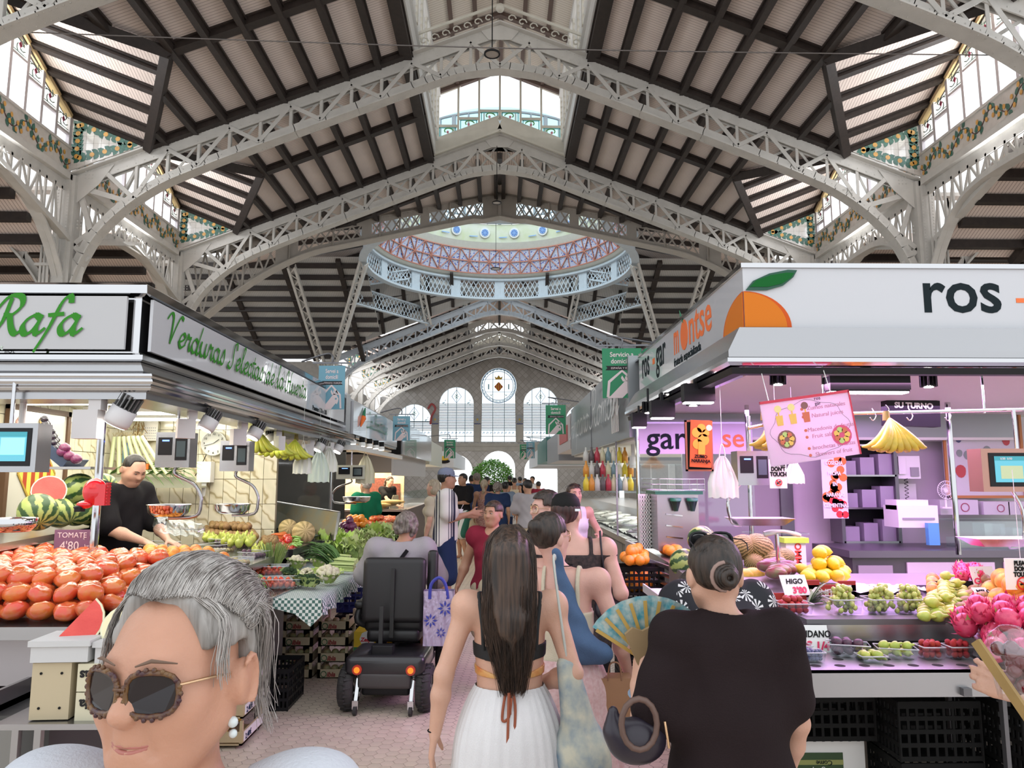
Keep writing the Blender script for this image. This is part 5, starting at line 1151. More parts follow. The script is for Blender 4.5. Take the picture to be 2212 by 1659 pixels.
CAU=mat('cauliflower_curd',(.80,.76,.56),.8,bump=.6,bscale=60);CLF=fm('pale_green_leaf',(.45,.58,.16),(.33,.48,.10),3,.5,.3);BRO=mat('broccoli_head',(.04,.10,.03),.9,bump=.8,bscale=90,var=.3);BRS=mat('broccoli_stem',(.35,.45,.15),.6)
def cauliflower(nm='cauliflower',head=CAU,col2=CLF,seed=1):
 mb=bumpy(nm,None,seed,46,1,.24,.8);me=mb.mesh(nm,head)
 l=MB();q=random.Random(seed)
 for k in range(9):a=k*.7+q.uniform(-.2,.2);leafblade(l,(cos(a)*.55,sin(a)*.55,-.55),(cos(a),sin(a),.9),1.15,.42,.35,0,5,wave=.25)
 return me,l.mesh('outer_leaves',col2)
cauM=cauliflower(seed=1);broM=cauliflower('broccoli',BRO,BRS,2)
LET=fm('lettuce_green',(.30,.48,.06),(.45,.60,.15),2.5,.45,.4);LET2=fm('pale_lettuce',(.55,.62,.28),(.40,.55,.15),2.5,.45,.4);DKG=fm('dark_leaf',(.05,.14,.03),(.12,.24,.06),2.5,.45,.3);CEL=mat('celery_stalk',(.50,.62,.25),.4)
def leafy(name,seed,n,L,w_,m,spread=1.0,wave=.5):
 q=random.Random(seed);mb=MB()
 for k in range(n):
  a=q.uniform(0,2*pi);e=q.uniform(.1,1.2)*spread;leafblade(mb,(cos(a)*.1*L,sin(a)*.1*L,0),(cos(a)*sin(e),sin(a)*sin(e),cos(e)),L*q.uniform(.7,1.1),w_*q.uniform(.7,1.2),q.uniform(.2,.7),0,6,wave=wave)
 return mb.mesh(name,m)
letM=leafy('lettuce',4,34,.2,.06,LET);let2M=leafy('lettuce',5,34,.2,.065,LET2)
COUNT={}
def put(kind,p,r,label=None,cat=None,group=None,rot=None,name=None):
 me=FR[kind];o=ob(name or kind,me,None,p,rot or(rnd.uniform(-.4,.4),rnd.uniform(-.4,.4),rnd.uniform(0,6.28)),r*rnd.uniform(.92,1.08));return tag(o,label,cat,group)
def quad(pts,md=.8):
 q=[P(a,b,Z=z)for a,b,z in pts]
 for i,j in((3,0),(2,1)):
  if q[i].y>q[j].y+md:z=q[i].z;v=P(pts[i][0],1000,Y=q[j].y+md);q[i]=Vector((v.x,v.y,z))
 return q
ORD='first second third fourth fifth sixth seventh eighth ninth tenth eleventh twelfth'.split()
def ordn(i):return ORD[i]if i<12 else 'far-right'
def heap(kind,q,r,layers,label,cat,group,lie=None,step=None,skip=0,jit=.12,name=None,zoff=0,maxn=299,ring=False,base=0):
 "hexagonally packed mound on the world quad q (front-left, front-right, back-right, back-left)"
 if not isinstance(q[0],Vector):q=quad(q)
 st=step or 2*r*.97;n=0;c=sum(q,Vector())/4
 ex=(q[1]-q[0]);ex2=Vector((ex.x,ex.y)).normalized();ey2=Vector((-ex2.y,ex2.x))
 def edged(x,y):
  m=9
  for i in range(4):
   a,b=q[i],q[(i+1)%4];d=Vector((b.x-a.x,b.y-a.y));l=d.length
   if l<1e-6:continue
   m=min(m,(d.x*(y-a.y)-d.y*(x-a.x))/l)
  return m
 nrm=(q[1]-q[0]).cross(q[3]-q[0]);
 def zz(x,y):return q[0].z-((x-q[0].x)*nrm.x+(y-q[0].y)*nrm.y)/nrm.z
 loc=[(Vector((v.x-q[0].x,v.y-q[0].y)).dot(ex2),Vector((v.x-q[0].x,v.y-q[0].y)).dot(ey2))for v in q]
 u0,u1=min(l[0]for l in loc),max(l[0]for l in loc);v1=max(l[1]for l in loc);got=0
 for L in range(layers):
  ins=r*.7+L*st*.55;j=0;v=r*.75+L*st*.3
  while v<v1:
   i=0;u=u0+(j%2)*st*.5+L*st*.25
   while u<u1:
    x=q[0].x+ex2.x*u+ey2.x*v;y=q[0].y+ex2.y*u+ey2.y*v;e=edged(x,y);u+=st
    if e<ins or((ring or L<layers-1)and e>ins+1.6*st):continue
    if skip and rnd.random()<skip*(L+.3):continue
    p=Vector((x+rnd.uniform(-jit,jit)*r,y+rnd.uniform(-jit,jit)*r,zz(x,y)+r*.8+L*st*.7+rnd.uniform(0,jit)*r+zoff))
    rot=(rnd.uniform(-.5,.5),rnd.uniform(-.5,.5),rnd.uniform(0,6.28))if lie is None else(pi/2+rnd.uniform(-.25,.25),rnd.uniform(-.2,.2),lie+rnd.uniform(-.5,.5))
    LL=L+base;nm='bottom' if LL==0 else 'top' if L==layers-1 and not ring else ORD[LL]
    put(kind,p,r,'%s %s from left, %s row, %s layer, %s'%(cat,ordn(i),ordn(j),nm,group),cat,group,rot,name);n+=1;i+=1;got+=1
    if n>=maxn:return
   j+=1 if i else 0;v+=st*.87
   if i==0:j+=0
 if got==0:
  put(kind,c+Vector((0,0,r*.8)),r,label,cat,group,None,name)
def punnet(p,sx,sy,h,label,rz=0,m=None,group='clear plastic punnets'):
 t=thing('punnet',label,'punnet',p,rz,group);mb=MB();a=.88
 b0=[(-sx/2*a,-sy/2*a,.002),(sx/2*a,-sy/2*a,.002),(sx/2*a,sy/2*a,.002),(-sx/2*a,sy/2*a,.002)];t0=[(-sx/2,-sy/2,h),(sx/2,-sy/2,h),(sx/2,sy/2,h),(-sx/2,sy/2,h)]
 mb.add(b0+t0,[(0,1,2,3)]+[(i,(i+1)%4,4+(i+1)%4,4+i)for i in range(4)]);mb.done('tray_wall',m or clearp,t)
 r=MB();r.tube([Vector(v)for v in t0],.0035,5,closed=True);r.done('rim',mat('rim_plastic',(.75,.78,.8),.2,alpha=.6),t);return t
def filled_punnet(kind,px,py,Z,sx,sy,h,r,n,plabel,flabel,cat,group,rz=0,lie=None,layers=2,heapf=1.0):
 p=P(px,py,Z=Z);punnet(p,sx,sy,h,plabel,rz);c,s=cos(rz),sin(rz);k=0
 L=0
 while k<n and L<3:
  w_=sx*.82*(1 if L*r*1.5<h else.75);d_=sy*.82*(1 if L*r*1.5<h else.75);nu=max(2,round(w_/(2*r*.9)));nv=max(2,round(d_/(2*r*.9)))
  for j in range(nv):
   for i in range(nu):
    if k>=n:break
    x=-w_/2+(i+.5)*w_/nu;y=-d_/2+(j+.5)*d_/nv;x+=rnd.uniform(-.15,.15)*r;y+=rnd.uniform(-.15,.15)*r
    rot=(rnd.uniform(-.7,.7),rnd.uniform(-.7,.7),rnd.uniform(0,6))if lie is None else(pi/2+rnd.uniform(-.4,.4),rnd.uniform(-.4,.4),lie+rnd.uniform(-.5,.5))
    put(kind,p+Vector((x*c-y*s,x*s+y*c,.004+r*.9+L*r*1.5)),r,flabel,cat,group,rot);k+=1
  L+=1
# ----- left bench -----
V3=lambda*a:[Vector(p)for p in a]
TG='ribbed tomatoes of the big display'
heap('tomato',V3((-3.3,4.02,.97),(-2.06,4.02,.97),(-2.06,5.35,.99),(-4.0,6.0,1.0)),.068,1,'','tomato',TG,jit=.1,ring=True)
heap('tomato',V3((-3.3,4.1,1.05),(-2.16,4.1,1.05),(-2.14,5.35,1.07),(-4.0,6.0,1.08)),.066,1,'','tomato',TG,jit=.14,skip=.25,ring=True,base=1)
heap('tomato',V3((-3.3,4.22,1.11),(-2.3,4.25,1.11),(-2.25,5.3,1.14),(-4.0,6.0,1.15)),.066,1,'','tomato',TG,jit=.2,skip=.2,base=2)
heap('plum_tomato',[(-40,1440,.65),(75,1440,.65),(85,1402,.66),(-40,1395,.66)],.045,2,'small glossy plum tomato on the lower shelf under the big display','tomato','plum tomatoes on the lower shelf',lie=.5)
heap('apricot',V3((-2.62,5.42,1.0),(-2.03,5.38,1.0),(-2.05,6.0,1.02),(-3.0,6.15,1.02)),.046,3,'orange apricot in the heap between tomatoes and cherries','apricot','apricots in the heap',skip=.06)
t=thing('price_board','purple chalkboard reading TOMATE 4,80 kg standing in the tomatoes','sign',P(152,1222,Y=5.4),0)
MB().box((0,.0,.17),(.25,.008,.16)).done('chalkboard',mat('purple_board',(.20,.11,.20),.7),t);MB().box((0,.008,.0),(.025,.008,.22)).done('stick',mat('pale_wood',(.6,.5,.35),.7),t)
chalk=mat('chalk',(.75,.72,.75),.9);text_mesh('TOMATE',.052,chalk,t,(0,-.005,.195),RF,'CENTER');text_mesh("4'80",.085,chalk,t,(-.015,-.005,.11),RF,'CENTER',sx=.95);text_mesh('kg',.035,chalk,t,(.105,-.005,.125),RF,'CENTER');text_mesh('€',.02,chalk,t,(.085,-.005,.18),RF,'CENTER')
def tray_of(kind,px,py,Z,sx,sy,h,rz,r,n,lab,fl,cat,grp,**k):filled_punnet(kind,px,py,Z,sx,sy,h,r,n,lab,fl,cat,grp,rz,**k)
tray_of('cherry',335,1190,1.03,.34,.30,.08,-.35,.0165,80,'long clear tray of dark cherries, left one above the apricots','dark cherry in the left long tray above the apricots','cherry','cherries in the left long tray')
tray_of('cherry',430,1208,1.03,.34,.28,.08,-.35,.0165,75,'long clear tray of dark cherries, right one above the apricots','dark cherry in the right long tray above the apricots','cherry','cherries in the right long tray')
tray_of('cherry',488,1238,1.03,.18,.22,.06,-.3,.0155,38,'small clear punnet of cherries at the bench edge','small dark cherry in the bench-edge punnet','cherry','cherries in the edge punnet')
tray_of('plum',470,1196,1.03,.24,.3,.09,-.3,.022,30,'clear tray of pale green plums behind the cherries','pale green plum in the tray behind the cherries','plum','green plums behind the cherries')
tray_of('plum',512,1222,1.03,.16,.24,.06,-.3,.021,18,'clear punnet of green plums beside the edge cherries','green plum in the bench-edge punnet','plum','green plums at the bench edge')
tray_of('fig',500,1185,1.04,.32,.3,.1,-.3,.027,30,'deep clear tray of purple figs','purple fig in the deep clear tray','fig','purple figs of the fruit bench')
tray_of('fig',548,1206,1.03,.18,.22,.06,-.3,.025,14,'shallow punnet of purple figs at the bench edge','purple fig in the shallow edge punnet','fig','purple figs at the bench edge')
heap('pear',[(500,1182,1.1),(560,1178,1.1),(560,1160,1.1),(425,1158,1.1)],.045,1,'yellow-green pear behind the figs','pear','green pears of the fruit bench',skip=.1)
heap('pear',[(540,1200,1.04),(585,1196,1.04),(585,1184,1.04),(545,1186,1.04)],.042,1,'green pear in front, beside the asparagus','pear','green pears beside the asparagus')
heap('kiwi',[(440,1160,1.1),(560,1170,1.1),(560,1148,1.12),(440,1140,1.12)],.045,2,'brown kiwi in the heap behind the pears','kiwi','kiwis behind the pears',skip=.15,lie=.3)
heap('kiwi',[(560,1192,1.04),(612,1190,1.04),(605,1176,1.04),(560,1176,1.04)],.033,2,'brown kiwi in the small tray next to the red peppers','kiwi','kiwis in the small tray')
for i,(x,y)in enumerate(((545,1141),(622,1147),(655,1157))):
 p=P(x,y+14,Z=1.05);put('melon_net',p+Vector((0,0,.1)),.12,['netted melon against the metal board, behind the kiwis','netted melon beside the cucumbers, under the metal board','netted melon half hidden behind the black price tag'][i],'melon','netted melons under the metal board',(1.3,.2,.4))
heap('cucumber',[(640,1168,1.05),(690,1168,1.05),(690,1150,1.06),(640,1152,1.06)],.045,2,'dark green cucumber under the metal board','cucumber','cucumbers',lie=1.4)
heap('cucumber',[(580,1158,1.06),(612,1158,1.06),(612,1146,1.06),(580,1146,1.06)],.045,1,'dark cucumber left of the melons','cucumber','cucumbers left of the melons',lie=.4)
heap('carrot',[(575,1178,1.05),(630,1172,1.05),(625,1164,1.06),(590,1164,1.06)],.035,2,'orange-red carrot beside the kiwis','carrot','carrots',lie=-1.0)
heap('red_pepper',[(612,1200,1.0),(645,1190,1.0),(640,1162,1.05),(605,1166,1.05)],.035,2,'glossy red pepper in the narrow row','pepper','red peppers')
heap('green_pepper',[(625,1185,1.04),(655,1184,1.04),(655,1168,1.05),(630,1168,1.05)],.03,2,'light green pepper beside the red ones','pepper','green peppers',lie=1)
heap('green_pepper',[(535,1290,.87),(575,1285,.87),(580,1262,.87),(540,1262,.87)],.022,3,'small green pepper in the corner tray','pepper','small green peppers',lie=1)
tray_of('plum_tomato',577,1242,.9,.34,.2,.08,.1,.024,30,'clear punnet of vine cherry tomatoes, upper one at the table corner','bright red cherry tomato in the upper punnet','tomato','cherry tomatoes, upper punnet')
tray_of('plum_tomato',598,1268,.87,.40,.24,.07,.1,.026,34,'clear punnet of vine cherry tomatoes, lower one at the table corner','bright red cherry tomato in the lower punnet','tomato','cherry tomatoes, lower punnet')
tray_of('blueberry',470,1262,1.0,.2,.16,.05,.0,.012,34,'punnet of pale blueberries by the apricots','pale blueberry beside the apricots','blueberry','blueberries by the apricots')
mb=MB()
for k in range(46):
 a=rnd.uniform(0,6.28);r=.07*math.sqrt(rnd.random());x,y=r*cos(a),r*sin(a);mb.tube([(x,y,0),(x*1.5+.02,y*1.5,.12),(x*2.1+.03,y*2.1,.2)],[.006,.006,.002],5)
o=mb.done('asparagus_bunch',fm('asparagus_green',(.28,.38,.10),(.2,.3,.08),6,.5,.2),None,P(588,1222,Z=.95));tag(o,'upright bunch of green asparagus behind the cherry tomatoes','asparagus')
def cau(M,px,py,Z,r,label,cat,nm):
 p=P(px,py,Z=Z);o=ob(nm,M[0],None,p+Vector((0,0,r*.75)),(rnd.uniform(-.3,.3),rnd.uniform(-.3,.3),rnd.uniform(0,6)),r);ob('outer_leaves',M[1],o);tag(o,label,cat,'heads on the checked cloth')
cau(cauM,640,1232,.87,.085,'white cauliflower beside the black price tag','cauliflower','cauliflower');cau(cauM,690,1230,.87,.085,'yellowish cauliflower at the back, under the scallions','cauliflower','cauliflower');cau(cauM,708,1262,.87,.095,'big white cauliflower nearest the table edge','cauliflower','cauliflower');cau(cauM,662,1252,.87,.06,'small white cauliflower between the broccoli','cauliflower','cauliflower')
cau(broM,625,1252,.87,.065,'dark green broccoli at the tray edge','broccoli','broccoli');cau(broM,648,1268,.87,.06,'dark broccoli beside the small cauliflower','broccoli','broccoli');cau(broM,670,1272,.87,.07,'light green broccoli in front of the cauliflowers','broccoli','broccoli')
def greens(me,px,py,Z,sc,label,cat,nm,grp):o=ob(nm,me,None,P(px,py,Z=Z),(0,0,rnd.uniform(0,6)),sc);tag(o,label,cat,grp)
for i,(x,y,s,M,l)in enumerate(((700,1190,1.1,letM,'bright green frilly lettuce behind the cauliflowers'),(725,1182,1.2,letM,'frilly lettuce beside the black price tag on the cloth table'),(745,1196,1.2,letM,'frilly lettuce in the middle of the greens'),(762,1190,1.2,let2M,'pale frilly lettuce at the aisle edge'),(772,1202,1.1,let2M,'pale lettuce nearest the scooter rider'),(812,1178,1.3,letM,'green lettuce by the scooter rider’s head'),(825,1172,1.2,let2M,'pale lettuce furthest down the cloth table'),(800,1186,1.1,let2M,'pale lettuce in front of the far garlic'),(715,1172,1.0,letM,'small lettuce touching the metal board'))):greens(M,x,y+8,.87,s,l.replace('’','\''),'lettuce','lettuce','lettuces on the cloth table')
for i,(x,y,rz,l)in enumerate(((735,1214,-.25,'bundle of scallions with dark tops, upper one'),(750,1222,-.35,'bundle of celery with pale stalks beside the scallions'),(742,1236,-.15,'bundle of scallions lying nearest the cauliflowers'))):
 t=thing('scallion_bundle',l,'vegetable',P(x,y,Z=.88),rz,'green bundles on the cloth table');mb=MB();m2=MB()
 for k in range(26):
  dx=rnd.uniform(-.05,.05);dz=rnd.uniform(0,.06);mb.tube([(.1,dx*.7,dz+.01),(-.12,dx,dz+.02)],[.008,.009],5)
  leafblade(m2,(-.1,dx,dz+.02),(-1,rnd.uniform(-.35,.35),rnd.uniform(-.05,.3)),.3,.014,.35,0,4)
 mb.done('stalks',CEL,t);m2.done('green_tops',DKG,t)
heap('white_onion',[(742,1172,.95),(800,1176,.93),(795,1160,.95),(742,1158,.95)],.045,1,'white onion bulb in the row behind the lettuces','onion','white bulbs')
heap('white_onion',[(775,1190,.9),(812,1192,.88),(800,1176,.9),(780,1176,.9)],.05,1,'large white bulb at the aisle side of the greens','onion','large white bulbs')
heap('onion',[(730,1160,.95),(782,1158,.95),(778,1140,.95),(730,1140,.97)],.05,3,'glossy red onion in the heap of the second bench','onion','red onions')
heap('aubergine',[(728,1146,1.0),(755,1146,1.0),(755,1136,1.0),(730,1136,1.0)],.05,2,'black aubergine on top of the red onions','aubergine','aubergines',lie=1.2)
heap('orange',[(745,1142,.98),(800,1140,.98),(795,1122,.98),(742,1122,1.0)],.05,2,'orange on the second bench behind the red onions','orange','oranges of the second bench')
heap('tomato',[(790,1140,.95),(838,1136,.95),(835,1118,.95),(790,1118,.97)],.05,2,'red tomato on the second bench behind the scooter rider','tomato','tomatoes of the second bench',skip=.05)
heap('tomato',[(835,1132,.95),(862,1128,.95),(855,1110,.96),(800,1110,.98)],.045,1,'pale tomato at the far end of the second bench','tomato','far tomatoes of the second bench')
for i,(x,y)in enumerate(((806,1152),(822,1148),(838,1150))):put('melon_net',P(x,y+8,Z=.9)+Vector((0,0,.1)),.11,['ochre melon on the second bench beside the tomatoes','ochre melon between its two neighbours on the second bench','ochre melon closest to the scooter rider on the second bench'][i],'melon','ochre melons of the second bench')
for(x,y,z,rz,l,s)in((690,1170,.96,.2,'small black price tag above the lettuces',.1),(668,1205,.9,1.0,'black price tag on a wooden clip seen edge-on',.13),(618,1218,.92,.3,'round black price tag lettered 3 beside the asparagus',.12)):
 t=thing('price_tag',l,'sign',P(x,y,Z=z),rz,'black price tags');MB().box((0,0,.07),(s,.008,s*1.05)).done('tag_plate',blackm,t);text_mesh('3' if 'round' in l else '2,5',.06,chalk,t,(0,-.006,.05),RF,'CENTER')
t=thing('foam_box','white foam box with lid at the bench corner, under the watermelon wedge','box',P(150,1410,Y=3.6)+Vector((0,0,0)),.05);bz=t.location.copy()
MB().bb((-.12,-.1,-.02),(.13,.12,.05)).done('box_body',mat('foam_white',(.56,.56,.56),.8),t);MB().bb((-.13,-.11,.05),(.14,.13,.075)).done('lid',MATS['foam_white'],t)
t=thing('foam_box','second white foam box, right of the first, under the cut melon','box',bz+Vector((.29,.02,-.01)),-.03);MB().bb((-.13,-.1,-.02),(.2,.12,.05)).done('box_body',MATS['foam_white'],t);MB().bb((-.14,-.11,.05),(.21,.13,.075)).done('lid',MATS['foam_white'],t)
t=thing('carton','cardboard box with four round holes under the foam boxes','box',bz+Vector((-.11,-.09,-.27)),.05);MB().bb((0,0,0),(.17,.22,.245)).done('box_body',mat('cardboard_beige',(.5,.42,.28),.8),t)
hb=MB()
for x in(.04,.13):
 for z in(.05,.2):hb.cyl((x,-.001,z),.006,.002,10,0,(pi/2,0,0))
hb.done('round_holes',blackm,t)
for i in range(2):
 t=thing('carton',['upper pale wooden carton lettered upside down, beside the holed box','lower pale wooden carton lettered upside down, beside the holed box'][i],'box',bz+Vector((.09,-.085,-.15-.125*i)),.0,'cartons lettered upside down');MB().bb((0,0,0),(.38,.22,.12)).done('box_body',mat('pale_carton',(.62,.58,.42),.7),t);text_mesh(['Puntas','Sandia'][i],.06,black,t,(.17,-.002,.09),(pi/2,pi,0),'LEFT',bold=.002)
tag(MB().bb((-.24,-.13,-.3),(.5,.2,-.275)).done('steel_ledge',steel,None,bz),'steel ledge carrying the cartons at the bench corner','shelf')
flesh=mat('watermelon_flesh',(.78,.09,.07),.4,bump=.2,bscale=80,col2=(.68,.06,.05),vscale=8);rindw=mat('rind_white',(.75,.72,.5),.5);rindg=FR['watermelon'].materials[0]
def wedge(label,loc,R_,a0,a1,rot,mf=flesh,mr=rindg,nm='watermelon_wedge'):
 t=thing(nm,label,'melon' if 'melon_' in nm and 'water' not in nm else 'watermelon',loc,0,rot=rot);n=12;k=10
 def shell(r):return[[Vector((r*sin(pi*i/k)*cos(a0+(a1-a0)*j/n),r*sin(pi*i/k)*sin(a0+(a1-a0)*j/n),-r*cos(pi*i/k)))for j in range(n+1)]for i in range(k+1)]
 o_=shell(R_);i_=shell(R_*.93)
 mb=MB();vs=[v for r in o_ for v in r];mb.add(vs,[(i*(n+1)+j,i*(n+1)+j+1,(i+1)*(n+1)+j+1,(i+1)*(n+1)+j)for i in range(k)for j in range(n)],0,True);mb.done('rind',mr,t)
 mb=MB()
 for j in(0,n):
  for i in range(k):mb.add([o_[i][j],o_[i+1][j],i_[i+1][j],i_[i][j]],[(0,1,2,3)],1)
  mb.add([i_[i][j]for i in range(k+1)],[tuple(range(k+1))],0)
 mb.done('cut_flesh',[mf,rindw],t);return t
wedge('red watermelon wedge on the white foam box',bz+Vector((.0,.02,.14)),.13,radians(20),radians(100),(-.55,.5,-.35))
wedge('thin red watermelon slice behind the cut melon',bz+Vector((.22,.22,.15)),.11,radians(20),radians(80),(-.6,.3,-.3))
wedge('half yellow melon wrapped in film beside the watermelon wedge',bz+Vector((.22,.03,.12)),.10,0,pi,(-.6,.3,-.25),mat('melon_flesh',(.80,.72,.45),.5),FR['melon_yellow'].materials[0],'melon_half')
sh=thing('wall_shelf','long steel shelf along the marble side wall with watermelons','shelf',(-4.0,5.0,0));MB().beam((.45,0,1.27),(-.15,3.2,1.27),.5,.05).done('shelf_plate',steel,sh);MB().beam((.45,0.1,0),(.45,.1,1.25),.05,.05,(0,1,0)).beam((-.05,3,0),(-.05,3,1.25),.05,.05,(0,1,0)).done('bracket',darksteel,sh)
wl_=['striped watermelon at the near end of the shelf','second striped watermelon from the near end of the shelf','third striped watermelon along the shelf','fourth striped watermelon along the shelf','fifth striped watermelon, beside the vendor','striped watermelon touching the vendor\'s shoulder','watermelon on top, half behind the red hook-shaped helmet','watermelon on top, right of the red helmet shape']
for i,(x,y,r)in enumerate(((82,1106,37),(128,1107,33),(165,1105,31),(198,1103,29),(222,1101,27),(243,1100,25),(168,1058,34),(222,1052,30))):
 Y=5.7+i*.36 if i<6 else 6.4+(i-6)*.5;p=P(x,y,Y=Y);put('watermelon',p,r/F*Y*1.02,wl_[i],'watermelon','watermelons on the shelf',(rnd.uniform(.8,1.6),rnd.uniform(-.5,.5),rnd.uniform(0,6)))
pp=P(106,1060,Y=6.0);wedge('half watermelon with red flesh propped on the others',pp,.125,0,pi,(-.35,.5,.35),nm='watermelon_half')
# ----- right stall produce -----
heap('orange',[(1340,1222,1.0),(1402,1222,1.0),(1402,1205,1.0),(1340,1206,1.0)],.045,2,'orange in the black crate at the aisle corner','orange','oranges in the corner crate')
heap('orange',[(1428,1200,1.04),(1475,1202,1.04),(1480,1180,1.04),(1420,1180,1.04)],.048,2,'orange in the tray below the juicer','orange','oranges below the juicer')
for i,(x,y,r,k,l)in enumerate(((1602,1182,33,'melon','brown ribbed melon on top, left of the glass shelf'),(1640,1180,32,'melon','brown ribbed melon directly under the glass shelf'),(1630,1216,30,'melon','brown melon at the bottom of the melon heap'),(1668,1216,32,'melon','brown melon behind the mangoes'),(1690,1205,26,'melon','green-brown melon beside the white bag'),(1515,1165,30,'watermelon','pale striped melon behind the woman\'s sunglasses'),(1478,1215,30,'watermelon','pale striped melon left of the woman in brown'),(1602,1250,26,'melon_yellow','long yellow melon left of the mangoes'),(1580,1262,24,'melon_yellow','yellow melon behind the dark haired woman'),(1632,1248,26,'melon_yellow','yellow melon in front of the brown ones'))):
 Y=5.9-.02*i if i<7 else 5.5;put(k,P(x,y,Y=Y),r/F*Y,l,'melon','melons of the purple-lit stall',(1.2,rnd.uniform(-.4,.4),rnd.uniform(-1,1)))
heap('mango',[(1640,1262,1.04),(1722,1262,1.04),(1720,1228,1.05),(1640,1232,1.05)],.068,2,'purple-green mango in the red carton','mango','mangoes',lie=1)
heap('lemon',[(1718,1262,1.05),(1840,1262,1.05),(1835,1238,1.06),(1722,1238,1.06)],.05,4,'yellow lemon in the heap above the red carton','lemon','lemons',lie=.6)
redc=mat('red_carton',(.42,.03,.025),.5)
t=thing('carton','red patterned carton lettered BONITO under the lemons','box',P(1792,1285,Z=1.0),0);MB().bb((-.17,0,-.02),(.17,.012,.06)).bb((-.17,0,-.02),(-.06,.012,.09)).bb((.06,0,-.02),(.17,.012,.085)).bb((-.17,0,-.02),(.17,.3,-.01)).done('box_body',redc,t);text_mesh('BONITO',.05,mat('cream_print',(.8,.7,.55),.5),t,(-.03,-.002,.0),RF,'CENTER',bold=.002);MB().bb((.085,-.003,.02),(.14,0,.06)).done('label_sticker',whitep,t)
t=thing('carton','long red carton under the mangoes','box',P(1700,1292,Z=1.0),0);MB().bb((-.3,0,-.03),(.12,.012,.03)).bb((-.3,0,-.03),(.12,.25,-.02)).done('box_body',redc,t)
for i,(x,y,w_)in enumerate(((1822,1348,.17),(1906,1340,.17),(1968,1340,.15))):
 p=P(x,y,Y=4.32);p.z=.966;punnet(p,w_,.15,.08,['clear punnet heaped with green grapes, standing apart on the left','clear punnet of green grapes beside the metal rail gap','clear punnet of green grapes next to the yellow pears'][i],0)
 q=random.Random(i)
 for k in range(80):
  a=q.uniform(0,6.28);r=q.uniform(0,1)**.6;h=q.uniform(0,1);put('grape',p+Vector((r*w_*.5*cos(a)*(1.1-h*.6),r*.075*sin(a)*(1.1-h*.5),.015+h*.13)),.0145,['green grape in the punnet standing apart','green grape in the middle punnet of the three','green grape in the punnet beside the yellow pears'][i],'grape',['green grapes, left punnet','green grapes, middle punnet','green grapes, right punnet'][i])
def pun(kind,px,py,Y,z,sx,sy,h,r,n,pl,fl,cat,grp,rz=0,lie=None):
 p=P(px,py,Y=Y);px_,py_=px,py;q=P(px,py,Y=Y);q.z=z
 global P_
 punnet(q,sx,sy,h,pl,rz);k=0;L=0
 while k<n and L<3:
  w_=sx*.8*(1 if L*r*1.5<h else.7);d_=sy*.8*(1 if L*r*1.5<h else.7);nu=max(2,round(w_/(2*r*.9)));nv=max(2,round(d_/(2*r*.9)))
  for j in range(nv):
   for i in range(nu):
    if k>=n:break
    x=-w_/2+(i+.5)*w_/nu+rnd.uniform(-.2,.2)*r;y=-d_/2+(j+.5)*d_/nv+rnd.uniform(-.2,.2)*r
    rot=(rnd.uniform(-.9,.9),rnd.uniform(-.9,.9),rnd.uniform(0,6))if lie is None else(pi/2+rnd.uniform(-.5,.5),rnd.uniform(-.4,.4),lie+rnd.uniform(-.7,.7))
    put(kind,q+Vector((x*cos(rz)-y*sin(rz),x*sin(rz)+y*cos(rz),.004+r*.9+L*r*1.45)),r,fl,cat,grp,rot);k+=1
  L+=1
pun('strawberry',1714,1342,4.3,.966,.19,.13,.06,.02,32,'clear punnet of strawberries below the halved pineapple','strawberry in the punnet below the pineapple','strawberry','strawberries below the pineapple')
pun('strawberry',2010,1430,3.86,.822,.11,.1,.06,.018,22,'left of the two strawberry punnets on the perforated tray','strawberry in the left punnet of the perforated tray','strawberry','strawberries, left punnet')
pun('strawberry',2070,1432,3.86,.822,.11,.1,.06,.018,22,'right of the two strawberry punnets on the perforated tray','strawberry in the right punnet of the perforated tray','strawberry','strawberries, right punnet')
pun('blueberry',1722,1412,3.95,.822,.13,.1,.05,.0115,44,'upper punnet of blueberries under the arándano sign','blueberry in the upper punnet','blueberry','blueberries, upper punnet')
pun('blueberry',1752,1432,3.82,.822,.12,.09,.045,.0115,38,'lower punnet of blueberries at the tray edge','blueberry in the lower punnet','blueberry','blueberries, lower punnet')
pun('fig',1832,1405,3.92,.822,.20,.11,.06,.027,11,'long punnet mixing dark and green figs','dark fig in the long punnet','fig','dark figs on the perforated tray',-.3,lie=1)
pun('pear',1882,1425,3.8,.822,.13,.09,.03,.028,4,'low punnet with green figs in front','green fig in the low punnet','fig','green figs in the low punnet',0,lie=.6)
pun('pear',1935,1412,3.88,.822,.19,.11,.05,.026,9,'long punnet of green figs','green fig in the long punnet','fig','green figs in the long punnet',-.25,lie=.9)
heap('pear',[(1978,1347,.965),(2072,1347,.965),(2085,1270,1.0),(1985,1270,1.0)],.038,3,'small yellow pear heaped beside the grapes','pear','yellow pears',lie=.7,skip=.1)
heap('peach',[(1995,1290,1.0),(2040,1290,1.0),(2045,1258,1.04),(2000,1258,1.04)],.04,2,'yellow-pink apple in the heap behind the grapes','apple','yellow apples')
heap('pear_brown',[(2062,1335,.97),(2125,1340,.97),(2150,1262,1.0),(2065,1262,1.0)],.043,3,'brown-green pear between yellow pears and peaches','pear','brown pears',lie=.7,skip=.1)
heap('peach',[(2115,1350,.96),(2330,1345,.96),(2330,1290,1.0),(2110,1285,1.0)],.062,2,'large orange peach at the right end of the bench','peach','orange peaches',skip=.08)
heap('dragon_fruit',[(2110,1440,.87),(2330,1440,.87),(2330,1350,.95),(2040,1350,.95)],.064,2,'pink dragon fruit in the big sloping tray','dragon fruit','dragon fruit of the sloping tray',skip=.05)
